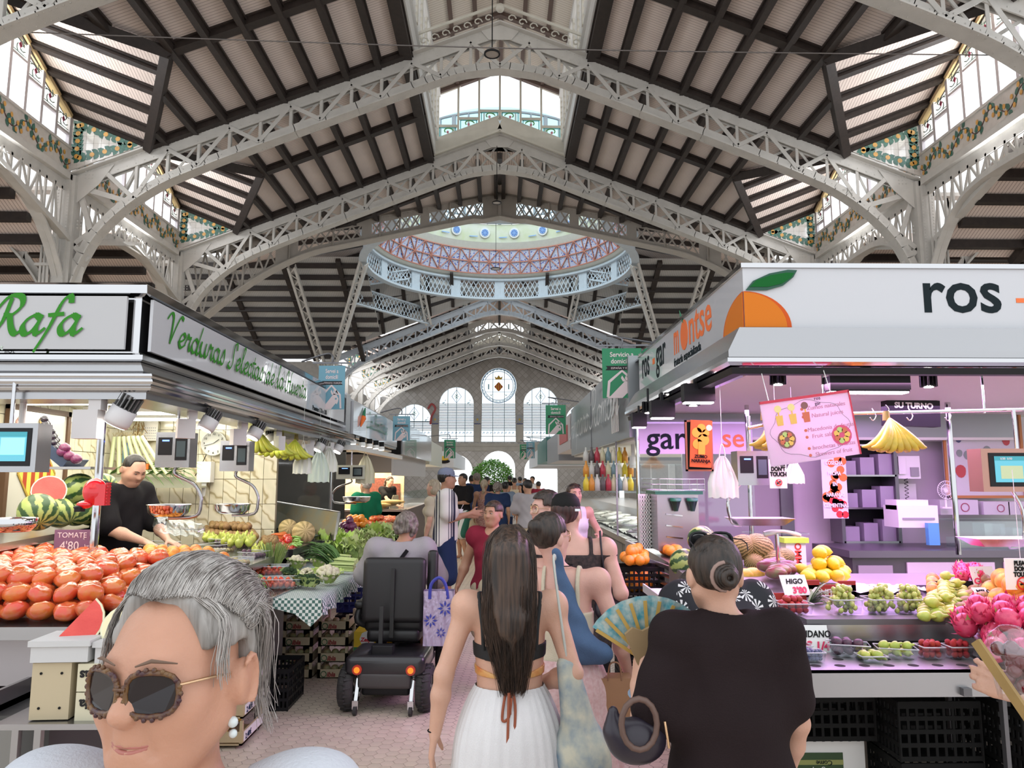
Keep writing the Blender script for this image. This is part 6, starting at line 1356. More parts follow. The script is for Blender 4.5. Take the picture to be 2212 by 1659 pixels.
heap('dragon_fruit',[(2055,1262,1.06),(2130,1262,1.06),(2130,1240,1.06),(2055,1240,1.06)],.05,2,'pink dragon fruit in the black carton at the back','dragon fruit','dragon fruit in the black carton',skip=.2)
heap('dragon_fruit',[(1455,1305,1.03),(1500,1305,1.03),(1500,1275,1.03),(1450,1275,1.03)],.045,2,'pink dragon fruit left of the dark haired woman','dragon fruit','dragon fruit by the fan')
t=thing('carton','black carton of dragon fruit behind the brown pears','box',P(2090,1272,Z=1.03),0);MB().bb((-.22,-.02,-.02),(.22,.0,.05)).bb((-.22,-.02,-.02),(.22,.25,-.01)).done('box_body',blackm,t);text_mesh('Perseis',.03,whitep,t,(0,-.022,.0),RF,'CENTER')
t=thing('tray','white plastic tray with dragon fruit at the aisle corner, left of the dark-brown-top woman','tray',(.93,4.0,1.0));MB().bb((0,0,0),(.5,.9,.02)).bb((0,0,.02),(.5,.01,.05)).bb((0,0,.02),(.01,.9,.05)).done('tray_body',mat('tray_white',(.7,.68,.72),.4),t);MB().bb((.1,.3,-1),(.13,.33,0)).bb((.4,.25,-.05),(.6,.3,0)).done('support',steel,t)
t=thing('pineapple_half','halved pineapple in film with spiky green crown above the strawberries','pineapple',P(1712,1310,Y=4.55),0)
MB().ball((0,0,0),.1,16,8,0,None,(1.05,.75,.5)).done('skin',mat('pineapple_skin',(.35,.22,.07),.7,bump=.5,bscale=40),t);MB().lathe([(.001,0),(.098,0),(.1,-.01)],20,(0,0,.012),0,None,False).done('cut_face',mat('pineapple_flesh',(.85,.68,.25),.5,var=.1),t).scale=(1.02,.72,1)
mb=MB()
for k in range(22):a=rnd.uniform(-.9,.9);e=rnd.uniform(-.2,.8);leafblade(mb,(.09,0,.0),(cos(a),sin(a)*.8,e),rnd.uniform(.12,.2),.012,.3,0,4)
mb.done('crown',fm('pineapple_leaf',(.16,.26,.12),(.3,.4,.25),4,.5,.2),t)
# ---------- purple-lit stall interior ----------
pw=mat('pale_wall_panel',(.60,.56,.58),.4,var=.05,vscale=2);gw=mat('grey_wall_panel',(.30,.28,.29),.4)
wr=thing('wall_purple_stall',None,None,kind='structure')
YB=8.9
MB().bb((2.2,YB,0),(3.35,YB+.05,2.47)).done('grey_partition',gw,wr);MB().bb((3.35,YB-.05,0),(3.5,YB+.05,2.47)).done('post',darksteel,wr);MB().bb((3.5,YB,0),(7.5,YB+.05,2.47)).done('pale_partition',pw,wr)
MB().bb((1.5,8.25,0),(1.55,8.9,1.0)).bb((1.5,8.9,0),(2.2,8.95,1.0)).done('low_partition',gw,wr)
def pole(x,y,z0,z1,r,lab,m=chrome):o=MB().cyl((0,0,0),r,z1-z0,12).done('pole',m,None,(x,y,z0));return tag(o,lab,'pole')
v=P(1380,1100,Y=8.1);pole(v.x,8.1,0,2.36,.022,'purple-tinted chrome pole at the far corner of the purple-lit stall');
v=P(1612,860,Y=7.5);pole(v.x,7.5,1.05,2.47,.022,'thin chrome pole behind the tilted menu board');v=P(2045,850,Y=7.2);pole(v.x,7.2,1.0,2.47,.025,'chrome pole between the queue screen and the strawberry poster')
v=P(215,1000,Y=5.3);pole(v.x,5.3,1.02,2.3,.028,'chrome pole under the big corner spotlight')
pole(-2.35,10.5,.0,2.2,.02,'slim steel post at the end of the glass partition')
pole(P(50,880,Y=4.75).x,4.75,P(0,965,Y=4.75).z,2.25,.02,'white pole with black coiled cable above the big touch-screen scale',whitep)
t=thing('glass_partition','clear glass partition with steel posts at the end of the tomato stall','partition',(-2.72,8.95,0));MB().add([(0,0,1.05),(.42,1.5,1.05),(.42,1.5,2.2),(0,0,2.2)],[(0,1,2,3)]).done('pane',clear,t);MB().bb((-.03,-.02,.9),(0,.02,2.2)).done('post',steel,t)
t=thing('glass_partition','glass screen lettered gar at the back corner of the purple-lit stall','partition',(1.55,8.3,0));MB().add([(0,0,1.0),(1.3,0,1.0),(1.3,0,2.36),(0,0,2.36)],[(0,1,2,3)]).done('pane',clear,t)
MB().bb((0,-.004,2.0),(1.3,-.001,2.34)).done('pale_band',mat('lilac_band',(.6,.5,.68),.4),t);text_mesh('gar',.36,darkl,t,(.1,-.008,2.06),RF,bold=.004);text_mesh('se',.3,orange_l,t,(.95,-.008,2.08),RF,bold=.003)
t=thing('back_counter','steel back counter with white drawers in the purple-lit stall','counter',(3.55,7.6,0))
MB().bb((.0,.0,.93),(4,.9,1.0)).done('worktop',darksteel,t);MB().bb((.05,.05,0),(4,.9,.93)).done('cabinet',MATS['dark_cabinet'],t)
for k in range(3):MB().bb((.6+k*1.0,.03,.62),(1.5+k*1.0,.05,.88)).done('drawer_front',pw,t)
MB().bb((.1,.03,.5),(.45,.05,.85)).done('door',mat('counter_door',(.3,.29,.3),.4),t);MB().cyl((.22,.03,.7),.02,.03,12,0,(pi/2,0,0)).done('knob',chrome,t)
t=thing('display_case','low glass case with stacked clear punnets on the back counter','case',(4.75,7.75,1.0));MB().bb((0,0,0),(1.9,.008,.28)).bb((0,0,.28),(1.9,.5,.288)).done('pane',clear,t)
for k in range(6):MB().bb((.1+k*.3,.15,0),(.32+k*.3,.35,.1+.05*((k*3)%4))).done('punnet_stack',clearp,t)
v0=P(1822,990,Y=8.6);t=thing('shelf_unit','dark steel shelf unit with plastic tubs behind the menu board','shelf',(P(1815,1000,Y=8.5).x,8.5,1.0));w_=P(1935,1000,Y=8.5).x-t.location.x
MB().bb((0,.3,0),(w_,.33,1.25)).done('back',black,t)
for x in(0,w_):MB().bb((x-.02,0,0),(x+.02,.3,1.25)).done('side',darksteel,t)
for z in(.0,.38,.75,1.1):MB().bb((0,0,z),(w_,.3,z+.02)).done('shelf_board',steel,t)
for z in(.02,.4,.77):
 for k in range(3):MB().bb((.04+k*w_/3,.05,z),(.03+w_/3*(k+.8),.25,z+.16+.04*k)).done('tub',mat('tub_plastic',(.5,.45,.55),.3,alpha=.7),t)
def poster(px0,px1,py0,py1,Y,m,label,name='poster',thick=.01,rot=0):
 a=P(px0,py1,Y=Y);b=P(px1,py0,Y=Y);t=thing(name,label,'poster' if name=='poster' else 'sign',(a.x,Y,a.z),0,rot=(0,rot,0));MB().bb((0,0,0),(b.x-a.x,thick,b.z-a.z)).done('sheet',m,t);return t,b.x-a.x,b.z-a.z
t,w,h=poster(1780,1826,985,1120,8.3,mat('poster_white',(.7,.68,.7),.4),'tall poster lettered Cosecha propia with oranges and strawberries')
mb=MB();q=random.Random(2)
for k in range(16):x,z=q.uniform(.1,.9)*w,q.uniform(.3,.95)*h;mb.cyl((x,0,z),.04*w/.25,.003,14,0,(pi/2,0,0))
for k in range(10):x,z=q.uniform(.1,.9)*w,q.uniform(.02,.28)*h;mb.cyl((x,0,z),.035*w/.25,.004,10,1,(pi/2,0,0))
mb.done('printed_fruit',[orange_l,mat('print_red',(.6,.03,.04),.5)],t)
for k,s in enumerate(('COSECHA','PROPIA','EN','NARANJAS','CLEMENTINAS')):text_mesh(s,h*.085,whitep,t,(w/2,-.012,h*(.86-.17*k)),RF,'CENTER',bold=.002,sx=.72)
t,w,h=poster(2045,2200,872,1076,8.6,mat('poster_pale',(.62,.60,.64),.4),'botanical strawberry poster in an orange wooden frame')
fr=MB();
for a,b in(((0,-.02,0),(w,0,.03)),((0,-.02,h-.03),(w,0,h)),((0,-.02,0),(.03,0,h)),((w-.03,-.02,0),(w,0,h))):fr.bb(a,b)
fr.done('frame',mat('orange_wood_frame',(.5,.2,.06),.5),t)
mb=MB()
for(x,z,r,m_)in((.25,.7,.05,2),(.2,.62,.04,2),(.3,.78,.05,2),(.5,.72,.09,0),(.75,.7,.06,0),(.8,.6,.05,0),(.2,.28,.07,0),(.4,.24,.07,0),(.58,.24,.06,0),(.3,.45,.05,1),(.55,.5,.05,1),(.2,.47,.04,1),(.75,.4,.05,1)):
 mb.prism([(x*w+r*w*cos(a)*(1 if sin(a)>0 else.9),z*h+r*w*sin(a)*1.15)for a in[i*pi/6 for i in range(12)]],(0,-.003,0),(1,0,0),(0,0,1),.003,m_)
mb.done('printed_fruit',[mat('print_red2',(.5,.06,.07),.5),mat('print_greygreen',(.25,.3,.28),.5),mat('print_blue',(.08,.09,.2),.5)],t);text_mesh('MORON',h*.07,darkl,t,(w/2,-.004,h*.88),RF,'CENTER')
c0=P(1750,925,Y=4.4);wd=P(1850,900,Y=4.4).x-P(1655,900,Y=4.4).x;hg=P(0,850,Y=4.4).z-P(0,992,Y=4.4).z
t=thing('menu_board','tilted pink-lit menu board with juices and fruit salad, hung on strings','sign',c0,0,rot=(0,radians(-8),radians(0)));lil=mat('menu_card',(.74,.66,.74),.5);nt=lil.node_tree;tl=nt.nodes.new('ShaderNodeBsdfTranslucent');tl.inputs[0].default_value=(.8,.7,.8,1);mxs=nt.nodes.new('ShaderNodeMixShader');mxs.inputs[0].default_value=.55;nt.links.new(nt.nodes['Principled BSDF'].outputs[0],mxs.inputs[1]);nt.links.new(tl.outputs[0],mxs.inputs[2]);nt.links.new(mxs.outputs[0],nt.nodes['Material Output'].inputs[0])
MB().bb((-wd/2,0,-hg/2),(wd/2,.01,hg/2)).done('card',lil,t);MB().bb((-wd/2,-.003,hg/2-.012),(wd/2,.012,hg/2+.004)).bb((wd/2-.005,-.003,-hg/2),(wd/2+.004,.012,hg/2)).done('red_edge',mat('red_edge_mat',(.6,.04,.08),.5),t)
ink=mat('faded_red_ink',(.55,.25,.35),.6);ol=mat('outline_grey',(.3,.28,.32),.6)
for s,x,z in(('Zumos naturales',.0,.16),('Natural juices',.02,.09),('Macedonia de frutas',-.02,-.03),('Fruit salad',.0,-.09),('brochetas variadas',-.01,-.19),('Skewers of fruit',.0,-.25)):text_mesh(s,.038*hg/.4*.95,ink,t,(x*wd/.54,-.003,z*hg/.57),RF,shear=.1)
mb=MB();mb.tube([(wd*.43*cos(a)*(1+.05*cos(8*a)),-.003,hg*.43*sin(a)*(1+.05*cos(8*a)))for a in[i*pi/24 for i in range(48)]],.0015,4,0,closed=True)
for k in range(3):
 x=-wd*.32+k*.075*wd/.5;mb.prism([(-.018,0),(.018,0),(.022,.06),(-.022,.06)],(x,-.004,hg*.1),(1,0,0),(0,0,1),.002,1 if k<2 else 2);mb.cyl((x,-.004,hg*.36),.022,.002,12,3 if k<2 else 4,(pi/2,0,0));mb.bb((x-.004,-.005,hg*.24),(x+.004,-.003,hg*.34),1)
for(x,z,r)in((-.28,-.12,.055),(.33,-.17,.06)):
 mb.cyl((x*wd,-.003,z*hg),r,.002,16,4 if x<0 else 5,(pi/2,0,0))
 for k in range(7):mb.cyl((x*wd+r*.55*cos(k*.9),-.005,z*hg+r*.55*sin(k*.9)),r*.3,.002,8,(1,2,6)[k%3],(pi/2,0,0))
for z in(.165,.095,-.025,-.085,-.185,-.245):mb.cyl((-.03,-.003,(z+.01)*hg/.57),.009,.002,10,2,(pi/2,0,0))
mb.done('printed_pictures',[ol,mat('juice_orange',(.85,.5,.12),.5),mat('juice_red',(.65,.15,.08),.5),mat('juice_yellow',(.85,.7,.3),.5),mat('print_dark',(.25,.1,.1),.5),mat('print_magenta',(.7,.08,.2),.5),mat('print_lime',(.5,.6,.2),.5)],t)
text_mesh('ros\ngar',.03,darkl,t,(wd*.1,-.003,hg*.42),RF);
st=MB();st.tube([(-wd*.4,0,hg/2),(-wd*.36,.1,hg/2+.25)],.003,4);st.tube([(wd*.3,0,hg/2),(wd*.34,.1,hg/2+.22)],.003,4);st.done('string',whitep,t)
def banana_bunch(loc,rz,n,label,green=False,sc=1.0):
 t=thing('banana_bunch',label,'bananas',loc,rz,'banana bunches');m=fm_b if not green else fm_g
 for k in range(n):
  a=-1.1+2.2*k/(n-1);row=k%2;mb=MB();pts=[]
  for i in range(8):
   f=i/7;d=Vector((sin(a)*(.3+.7*f),-.35*row-.15*sin(f*3),0));pts.append((Vector((sin(a)*.17*f+.0,-.03-.07*row*f-.04*sin(f*pi),-.19*sin(f*1.5)*(.75+.25*cos(a))))+Vector((0,0,.02*f*f)))*sc)
  mb.tube(pts,[.006*sc,.014*sc,.02*sc,.022*sc,.022*sc,.02*sc,.013*sc,.005*sc],7);mb.done('banana',m,t)
 h=MB();h.tube([(0,0,-.01),(0,0,.05)],[.02*sc,.016*sc],7);h.done('stem',mat('banana_stem',(.25,.2,.06),.7),t);h=MB();h.tube(bez([(0,0,.03),(.02,0,.06),(0,0,.09)],3),.003,4);h.done('hook',chrome,t)
 return t
def bm(n,c,c2):
 m=mat(n,c,.4,col2=c2,vscale=14,rand=.2);return m
fm_b=bm('banana_yellow',(.75,.52,.06),(.55,.38,.05));fm_g=bm('banana_greenish',(.62,.60,.08),(.50,.55,.06))
banana_bunch(P(1915,905,Y=4.7),0,15,'yellow banana bunch hanging on the chrome rail right of the menu board',False,1.25);banana_bunch(P(1650,905,Y=4.75),.5,13,'yellow banana bunch partly behind the tilted menu board',False,1.2)
banana_bunch(P(560,930,Y=7.4),.2,11,'left bunch of greenish bananas under the canopy spotlights',True,1.3);banana_bunch(P(608,940,Y=7.8),-.1,13,'middle bunch of greenish bananas under the canopy spotlights',True,1.35);banana_bunch(P(640,950,Y=8.2),0,11,'right bunch of greenish bananas beside the white bags',True,1.3)
t=thing('hanging_rail','long chrome rail with hooks across the front of the purple-lit stall','rail',P(1600,925,Y=4.75));L_=P(2300,880,Y=4.75).x-t.location.x
MB().tube([(.05,0,.0),(.5,0,.09),(L_,0,.13)],.012,8).done('rail_tube',chrome,t);mb=MB()
for x in(.25,.62,.86,1.1,1.35):mb.tube(bez([(x,0,.13),(x+.02,-.01,.08),(x,-.01,.05),(x-.02,-.01,.07)],3),.004,5)
mb.done('hooks',chrome,t)
for x in(.55,1.6):MB().tube([(x,0,.1),(x,0,.48)],.008,6).done('hanger',chrome,t)
def lin(px0,px1,py0,py1,Y,label):
 a=P(px0,py1,Y=Y);b=P(px1,py0,Y=Y);t=thing('linear_lamp',label,'lamp',(a.x,Y,a.z),group='black linear lamps');w=b.x-a.x;h=b.z-a.z
 MB().bb((0,-.05,.02),(w,.05,h)).bb((.005,-.045,.01),(w-.005,.045,.02)).done('housing',black,t);MB().bb((.01,-.04,.0),(w-.01,.04,.012)).done('diffuser',lamp('lamp_pinkwhite',(1,.85,.95),8),t);MB().bb((w*.45,-.02,h),(w*.55,.02,h+.07)).done('mount',black,t)
lin(1787,1957,814,850,4.7,'wide black linear lamp above the menu board');lin(1475,1540,830,872,5.3,'black linear lamp above the orange juice poster');lin(1405,1455,866,905,6.2,'middle black linear lamp along the aisle track');lin(1365,1395,892,925,7.2,'farthest black linear lamp along the aisle track')
def fins(px,py,Y,label):
 v=P(px,py,Y=Y);t=thing('spotlight',label,'lamp',v,group='dark finned spotlights');mb=MB()
 for k in range(12):a=k*pi/6;mb.beam((.015*cos(a),.015*sin(a),0),(.055*cos(a),.055*sin(a),0),.006,.1)
 mb.done('heat_sink',black,t);MB().cyl((0,0,-.055),.03,.01,12).done('lens',ledW,t);MB().cyl((0,0,.05),.01,.12,8).done('mount',black,t)
fins(1680,815,5.0,'dark finned spotlight left of the wide linear lamp');fins(2005,820,5.0,'dark finned spotlight right of the wide linear lamp');fins(1497,862,5.6,'dark finned spotlight beside the aisle linear lamp');fins(1400,880,6.6,'small dark finned spotlight over the glass screen')
a=P(1918,918,Y=7.0);b=P(2028,862,Y=7.0);t=thing('queue_display','black queue number box lettered SU TURNO','display',(a.x,7.0,a.z),0,rot=(0,radians(2),0));MB().bb((0,0,0),(b.x-a.x,.12,b.z-a.z)).done('housing',black,t);text_mesh('SU TURNO',.075,whitep,t,((b.x-a.x)/2,-.003,(b.z-a.z)*.68),RF,'CENTER',bold=.003)
a=P(1482,1018,Y=5.0);b=P(1537,908,Y=5.0);w=b.x-a.x;h=b.z-a.z;t=thing('chalkboard','small chalkboard in a wooden frame behind an orange juice flyer','sign',(a.x,5.0,a.z));MB().bb((0,0,0),(w,.012,h)).done('slate',blackm,t)
fr=MB();
for p,q_ in(((0,-.01,0),(w,.012,.012)),((0,-.01,h-.012),(w,.012,h)),((0,-.01,0),(.012,.012,h)),((w-.012,-.01,0),(w,.012,h))):fr.bb(p,q_)
fr.done('wood_frame',mat('red_brown_wood',(.4,.12,.07),.5),t)
t2=thing('juice_flyer','bright orange flyer lettered ZUMO NARANJA on the chalkboard','poster',(a.x+.02*1,4.98,a.z+.03),0,rot=(0,radians(3),0));MB().bb((0,0,0),(w*.8,.004,h*.92)).done('sheet',mat('flyer_orange',(.8,.12,.03),.4),t2)
mb=MB()
for(x,z,r)in((.3,.75,.035),(.5,.85,.03),(.6,.6,.04),(.35,.5,.035),(.7,.75,.025)):mb.cyl((x*w*.8,0,z*h*.9),r,.003,14,0,(pi/2,0,0))
mb.bb((w*.3,-.005,h*.25),(w*.55,-.002,h*.5),0);mb.cyl((w*.68,-.002,h*.78),.02,.003,14,1,(pi/2,0,0));mb.done('printed_oranges',[mat('print_orange2',(.9,.4,.05),.4),whitep],t2)
text_mesh('ZUMO\nNARANJA',h*.085,blackm,t2,(w*.4,-.006,h*.18),RF,'CENTER',bold=.001)
def ptouch(px0,px1,py0,py1,Y,label):
 t,w,h=poster(px0,px1,py0,py1,Y,whitep,label,'notice');
 for k,s in enumerate(('PLEASE',"DON'T",'TOUCH')):text_mesh(s,h*.2,blackm,t,(w/2,-.003,h*(.78-.18*k)),RF,'CENTER',bold=.002,sx=.8)
 MB().tube([(w/2,.005,h),(w/2,.01,h+.5)],.002,3).done('string',whitep,t)
 mb=MB();mb.lathe([(w*.2,0),(w*.2,.003),(w*.16,.003),(w*.16,0)],20,(w/2,-.003,h*.2),0,(pi/2,0,0),False);mb.beam((w*.38,-.006,h*.28),(w*.62,-.006,h*.12),.004,h*.03);mb.beam((w*.4,-.004,h*.16),(w*.6,-.004,h*.24),.004,h*.05,m=1);mb.done('no_touch_mark',[mat('print_red3',(.7,.02,.02),.5),blackm],t)
ptouch(1664,1698,992,1055,5.0,"white notice reading PLEASE DON'T TOUCH below the menu board");ptouch(2176,2240,1206,1274,4.25,"white notice reading PLEASE DON'T TOUCH at the right end of the bench")
def scale(px0,px1,py0,py1,Y,label,face='back',pan=None,rz=0,armdir=-1,body=None,screen=True):
 a=P(px0,py1,Y=Y);b=P(px1,py0,Y=Y);w=b.x-a.x;h=b.z-a.z;t=thing('hanging_scale',label,'scale',(a.x+w/2,Y,a.z),rz,'hanging scales')
 MB().bb((-w*.5,-.07,0),(w*.5,.07,h)).done('housing',body or steel,t)
 if face=='screen':
  MB().bb((-w*.42,-.075,h*.12),(w*.42,-.07,h*.9)).done('bezel',black,t);MB().bb((-w*.36,-.078,h*.22),(w*.36,-.074,h*.82)).done('screen',mat('screen_teal',(.05,.2,.25),.3,emit=.6,ecol=(.1,.4,.5)),t)
  mb=MB();mb.bb((-w*.36,-.08,h*.72),(w*.36,-.0785,h*.82),0);mb.bb((.0,-.08,h*.35),(w*.34,-.0785,h*.7),1);mb.bb((-w*.3,-.08,h*.3),(-w*.05,-.0785,h*.6),2);mb.done('screen_tiles',[mat('scr_dark',(.02,.2,.25),.3,emit=.4,ecol=(.05,.3,.35)),mat('scr_blue',(.15,.5,.7),.3,emit=.8,ecol=(.2,.6,.85)),mat('scr_veg',(.3,.35,.2),.3,emit=.5,ecol=(.35,.4,.25))],t)
  text_mesh('0.00  0.00',h*.07,whitep,t,(-w*.3,-.082,h*.74),RF)
 else:
  MB().bb((-w*.42,-.075,h*.35),(-w*.02,-.07,h*.85)).done('display_window',black,t);MB().bb((w*.08,-.075,h*.2),(w*.42,-.07,h*.85)).done('display_window',black,t);MB().bb((-w*.3,-.078,h*.74),(-w*.1,-.075,h*.78)).done('blue_digits',mat('led_blue',(.05,.1,.9),.4,emit=3,ecol=(.1,.2,1)),t);MB().bb((w*.12,-.077,h*.3),(w*.38,-.075,h*.75)).done('screen',mat('scr_grey',(.06,.09,.1),.2),t)
 hk=MB();hk.tube([(0,0,h),(0,0,h+.25)],.012,8);hk.done('hanger',chrome,t)
 if pan:
  cx,cy,pr_=pan;c=P(cx,cy,Y=Y)-t.location;r=pr_/F*Y;s=armdir
  MB().tube(bez([(0,0,0),(0,0,-.05),(s*r*.9,0,-.12),(s*r*1.25,0,-.2),(s*r*1.3+c.x*.0,0,c.z+.05),(s*r*1.1,0,c.z-.05),(c.x,0,c.z-.065)],4),.013,8).done('arm',steel,t)
  MB().lathe([(.001,-.05),(r*.72,-.05),(r*.93,-.02),(r,.03),(r*1.02,.035),(r*.98,.03),(r*.9,-.015),(r*.7,-.042),(.001,-.042)],28,c).done('pan',chrome,t)
 return t
scale(-60,99,916,1020,4.45,'big touch-screen scale at the left edge under the corner lamp','screen');scale(343,420,935,1010,5.6,'hanging scale in front of the vendor\'s head','back',(365,1100,44),0,1);scale(480,545,953,1018,6.6,'hanging scale below the wall clock with an empty round pan','back',(502,1097,37),0,1)
tag(MB().lathe([(.001,-.05),(.09,-.05),(.12,-.02),(.13,.03),(.125,.03),(.11,-.015),(.08,-.042),(.001,-.042)],28).done('scale_pan',chrome,None,P(28,1130,Y=4.5)),'round steel scale pan hanging at the left edge with red reflections','scale')
scale(1588,1655,975,1048,5.2,'steel hanging scale above the melons of the purple-lit stall','back',None,0,1);scale(2110,2290,970,1062,4.7,'touch-screen scale at the right edge below the strawberry poster','screen',None,0,1,mat('copper_housing',(.45,.25,.2),.3,.7));scale(728,790,1005,1035,11.5,'pale hanging scale of the second stall','back',(770,1078,30),0,-1,mat('pale_housing',(.6,.6,.5),.4))
for(px,py,Y,w,l,)in((1640,1128,5.2,.42,'shallow steel scale pan over the melons'),(2165,1172,4.7,.45,'flat steel scale pan hanging at the right edge')):
 t=thing('scale_pan',l,'scale',P(px,py,Y=Y),0);MB().add([(-w/2,-.12,.03),(w/2,-.12,.03),(w/2,.12,.03),(-w/2,.12,.03),(-w*.35,-.07,-.02),(w*.35,-.07,-.02),(w*.35,.07,-.02),(-w*.35,.07,-.02)],[(0,1,5,4),(1,2,6,5),(2,3,7,6),(3,0,4,7),(4,5,6,7)]).done('pan',steel,t);MB().tube(bez([(-w*.3,0,-.02),(-w*.45,0,0),(-w*.5,0,.15),(-w*.25,0,.28),(-.02,0,.36)]if px<1800 else[(w*.1,0,-.03),(w*.3,0,0),(w*.32,0,.2),(w*.1,0,.4)],5),.012,8).done('arm',chrome,t)
a=P(1422,1190,Y=6.9);b=P(1508,1068,Y=6.9);t=thing('orange_juicer','tall steel orange juicing machine with a wire basket of oranges on top','juicer',(a.x,6.9,a.z));w=b.x-a.x;h=b.z-a.z
MB().bb((0,0,0),(w,.4,h)).done('body',steel,t);MB().bb((-.02,-.02,h),(w+.04,.42,h+.03)).done('green_lid',mat('juicer_green',(.02,.15,.08),.4),t)
for x in(w*.42,w*.82):MB().lathe([(.05,0),(.055,.03),(.02,-.09),(.001,-.09)],12,(x,-.05,h*.88)).done('green_cup',MATS['juicer_green'],t)
mb=MB()
for z in(.04,.09,.14):mb.tube([(-.05,-.05,h+z),(w+.05,-.05,h+z),(w+.05,.4,h+z),(-.05,.4,h+z)],.004,4,closed=True)
for k in range(8):mb.tube([(-.05+k*(w+.1)/7,-.05,h+.03),(-.05+k*(w+.1)/7,-.05,h+.14)],.003,4)
mb.done('wire_basket',chrome,t)
for k in range(3):MB().beam((w*.2,-.01,h*(.25+.2*k)),(w*.6,-.01,h*(.22+.2*k)),.01,.012).done('lever',chrome,t)
heap('orange',[Vector((a.x+.05,6.9,a.z+h+.03)),Vector((a.x+w,6.9,a.z+h+.03)),Vector((a.x+w,7.25,a.z+h+.03)),Vector((a.x+.05,7.25,a.z+h+.03))],.045,1,'','orange','oranges on top of the juicer')if 0 else None
JB=(a.x,w,a.z+h+.05)
a=P(1385,1185,Y=7.2);t=thing('plastic_crate','upright white perforated plastic crate beside the juicer','crate',(a.x,7.2,a.z));w=P(1412,1185,Y=7.2).x-a.x;h=P(0,1068,Y=7.2).z-a.z
mb=MB();mb.bb((0,.1,0),(w,.12,h))
for k in range(14):mb.bb((0,0,k*h/14),(w,.012,k*h/14+h*.035))
for k in range(6):mb.bb((k*w/5-.004,0,0),(k*w/5+.004,.012,h))
mb.done('grid_wall',whitep,t)
def bx(name,label,cat,px0,px1,py0,py1,Y,d,m,**k):
 a=P(px0,py1,Y=Y);b=P(px1,py0,Y=Y);t=thing(name,label,cat,(a.x,Y,a.z),**k);MB().bb((0,0,0),(b.x-a.x,d,b.z-a.z)).done('body',m,t);return t,b.x-a.x,b.z-a.z
t,w,h=bx('telephone','white wall telephone with a coiled black cord','telephone',1940,1986,985,1034,8.6,.07,whitep);MB().bb((w*.55,-.02,h*.1),(w*.9,0,h*.5)).done('keypad',greyp,t);MB().bb((0,-.03,h*.2),(w*.3,0,h*.98)).done('handset',whitep,t)
mb=MB();mb.tube([(w*.3+.02*cos(i*1.2),-.02+.02*sin(i*1.2),-i*.008)for i in range(50)],.004,4);mb.done('coiled_cord',blackm,t)
bx('notice','printed paper notice under the wall telephone','notice',1933,1978,1045,1105,8.8,.005,whitep)
t,w,h=bx('label_printer','white label printer on the back counter','printer',1942,2025,1092,1140,7.9,.3,whitep);MB().bb((w*.1,-.01,h*.35),(w*.9,0,h*.45)).done('slot',greyp,t);MB().bb((0,.02,h*.8),(w*.8,.25,h*1.25)).done('lid',whitep,t)
t=thing('desk_fan','small white desk fan before the strawberry poster','fan',P(2044,1098,Y=8.2),0);c=(0,0,.2);mb=MB()
for k in range(24):a=k*pi/12;mb.beam((.02*cos(a),-.03,.2+.02*sin(a)),(.1*cos(a),-.03,.2+.1*sin(a)),.003,.003,(0,1,0))
for r in(.06,.1):mb.tube([(r*cos(a),-.03,.2+r*sin(a))for a in[i*pi/12 for i in range(24)]],.004,4,closed=True)
mb.done('grille',whitep,t);MB().cyl((0,0,0),.06,.015,16).done('base',whitep,t);MB().tube([(0,0,.01),(0,0,.12)],.012,6).done('neck',whitep,t);MB().cyl((0,-.02,.2),.025,.05,12,0,(-pi/2,0,0)).done('hub',whitep,t)
for i,(x0,x1,y0,y1,l)in enumerate(((2032,2112,1080,1112,'long white carton with a red berry logo behind the fan'),(2126,2180,1084,1112,'white berry carton, left in the stack behind the scale'),(2180,2240,1084,1112,'white berry carton at the right edge behind the scale'))):
 t,w,h=bx('carton',l,'box',x0,x1,y0,y1,8.3,.3,mat('white_carton',(.62,.6,.63),.6),group='white berry cartons');MB().lathe([(h*.3,0),(h*.3,.004),(h*.25,.004)],20,(w*.65,-.002,h*.5),0,(pi/2,0,0),False).done('printed_logo',mat('logo_maroon',(.35,.03,.1),.5),t).scale=(1,1,1)
t,w,h=bx('shopping_bag','small white bag with lime lining lettered MMO behind the lemons','bag',1700,1740,1170,1225,5.9,.12,whitep);MB().bb((-.02,-.02,h-.01),(w+.02,.14,h+.03)).done('lime_lining',mat('lime_plastic',(.45,.75,.08),.4),t);text_mesh('MMO',.07,mat('print_red4',(.65,.05,.03),.5),t,(w*.75,-.003,.02),(pi/2,-pi/2,0),bold=.002)
bx('spray_bottle','blue and clear spray bottle on the back counter','bottle',2008,2028,1130,1178,7.8,.06,mat('blue_liquid',(.1,.35,.6),.2))
t=thing('glass_shelf','small glass shelf on a steel post behind the dark haired woman','shelf',P(1672,1215,Y=5.3),0);MB().cyl((.03,0,0),.015,.2,10).done('post',chrome,t);MB().bb((-.18,-.1,.2),(.22,.12,.208)).done('pane',clear,t)
tag(MB().tube(bez([(-.13,0,.01),(0,0,.03),(.13,0,.0)],4),[.02,.022,.02,.014,.012,.012,.014,.016,.012]).done('scanner',whitep,None,P(1690,1157,Y=5.3)),'white handheld scanner lying on the glass shelf','scanner')
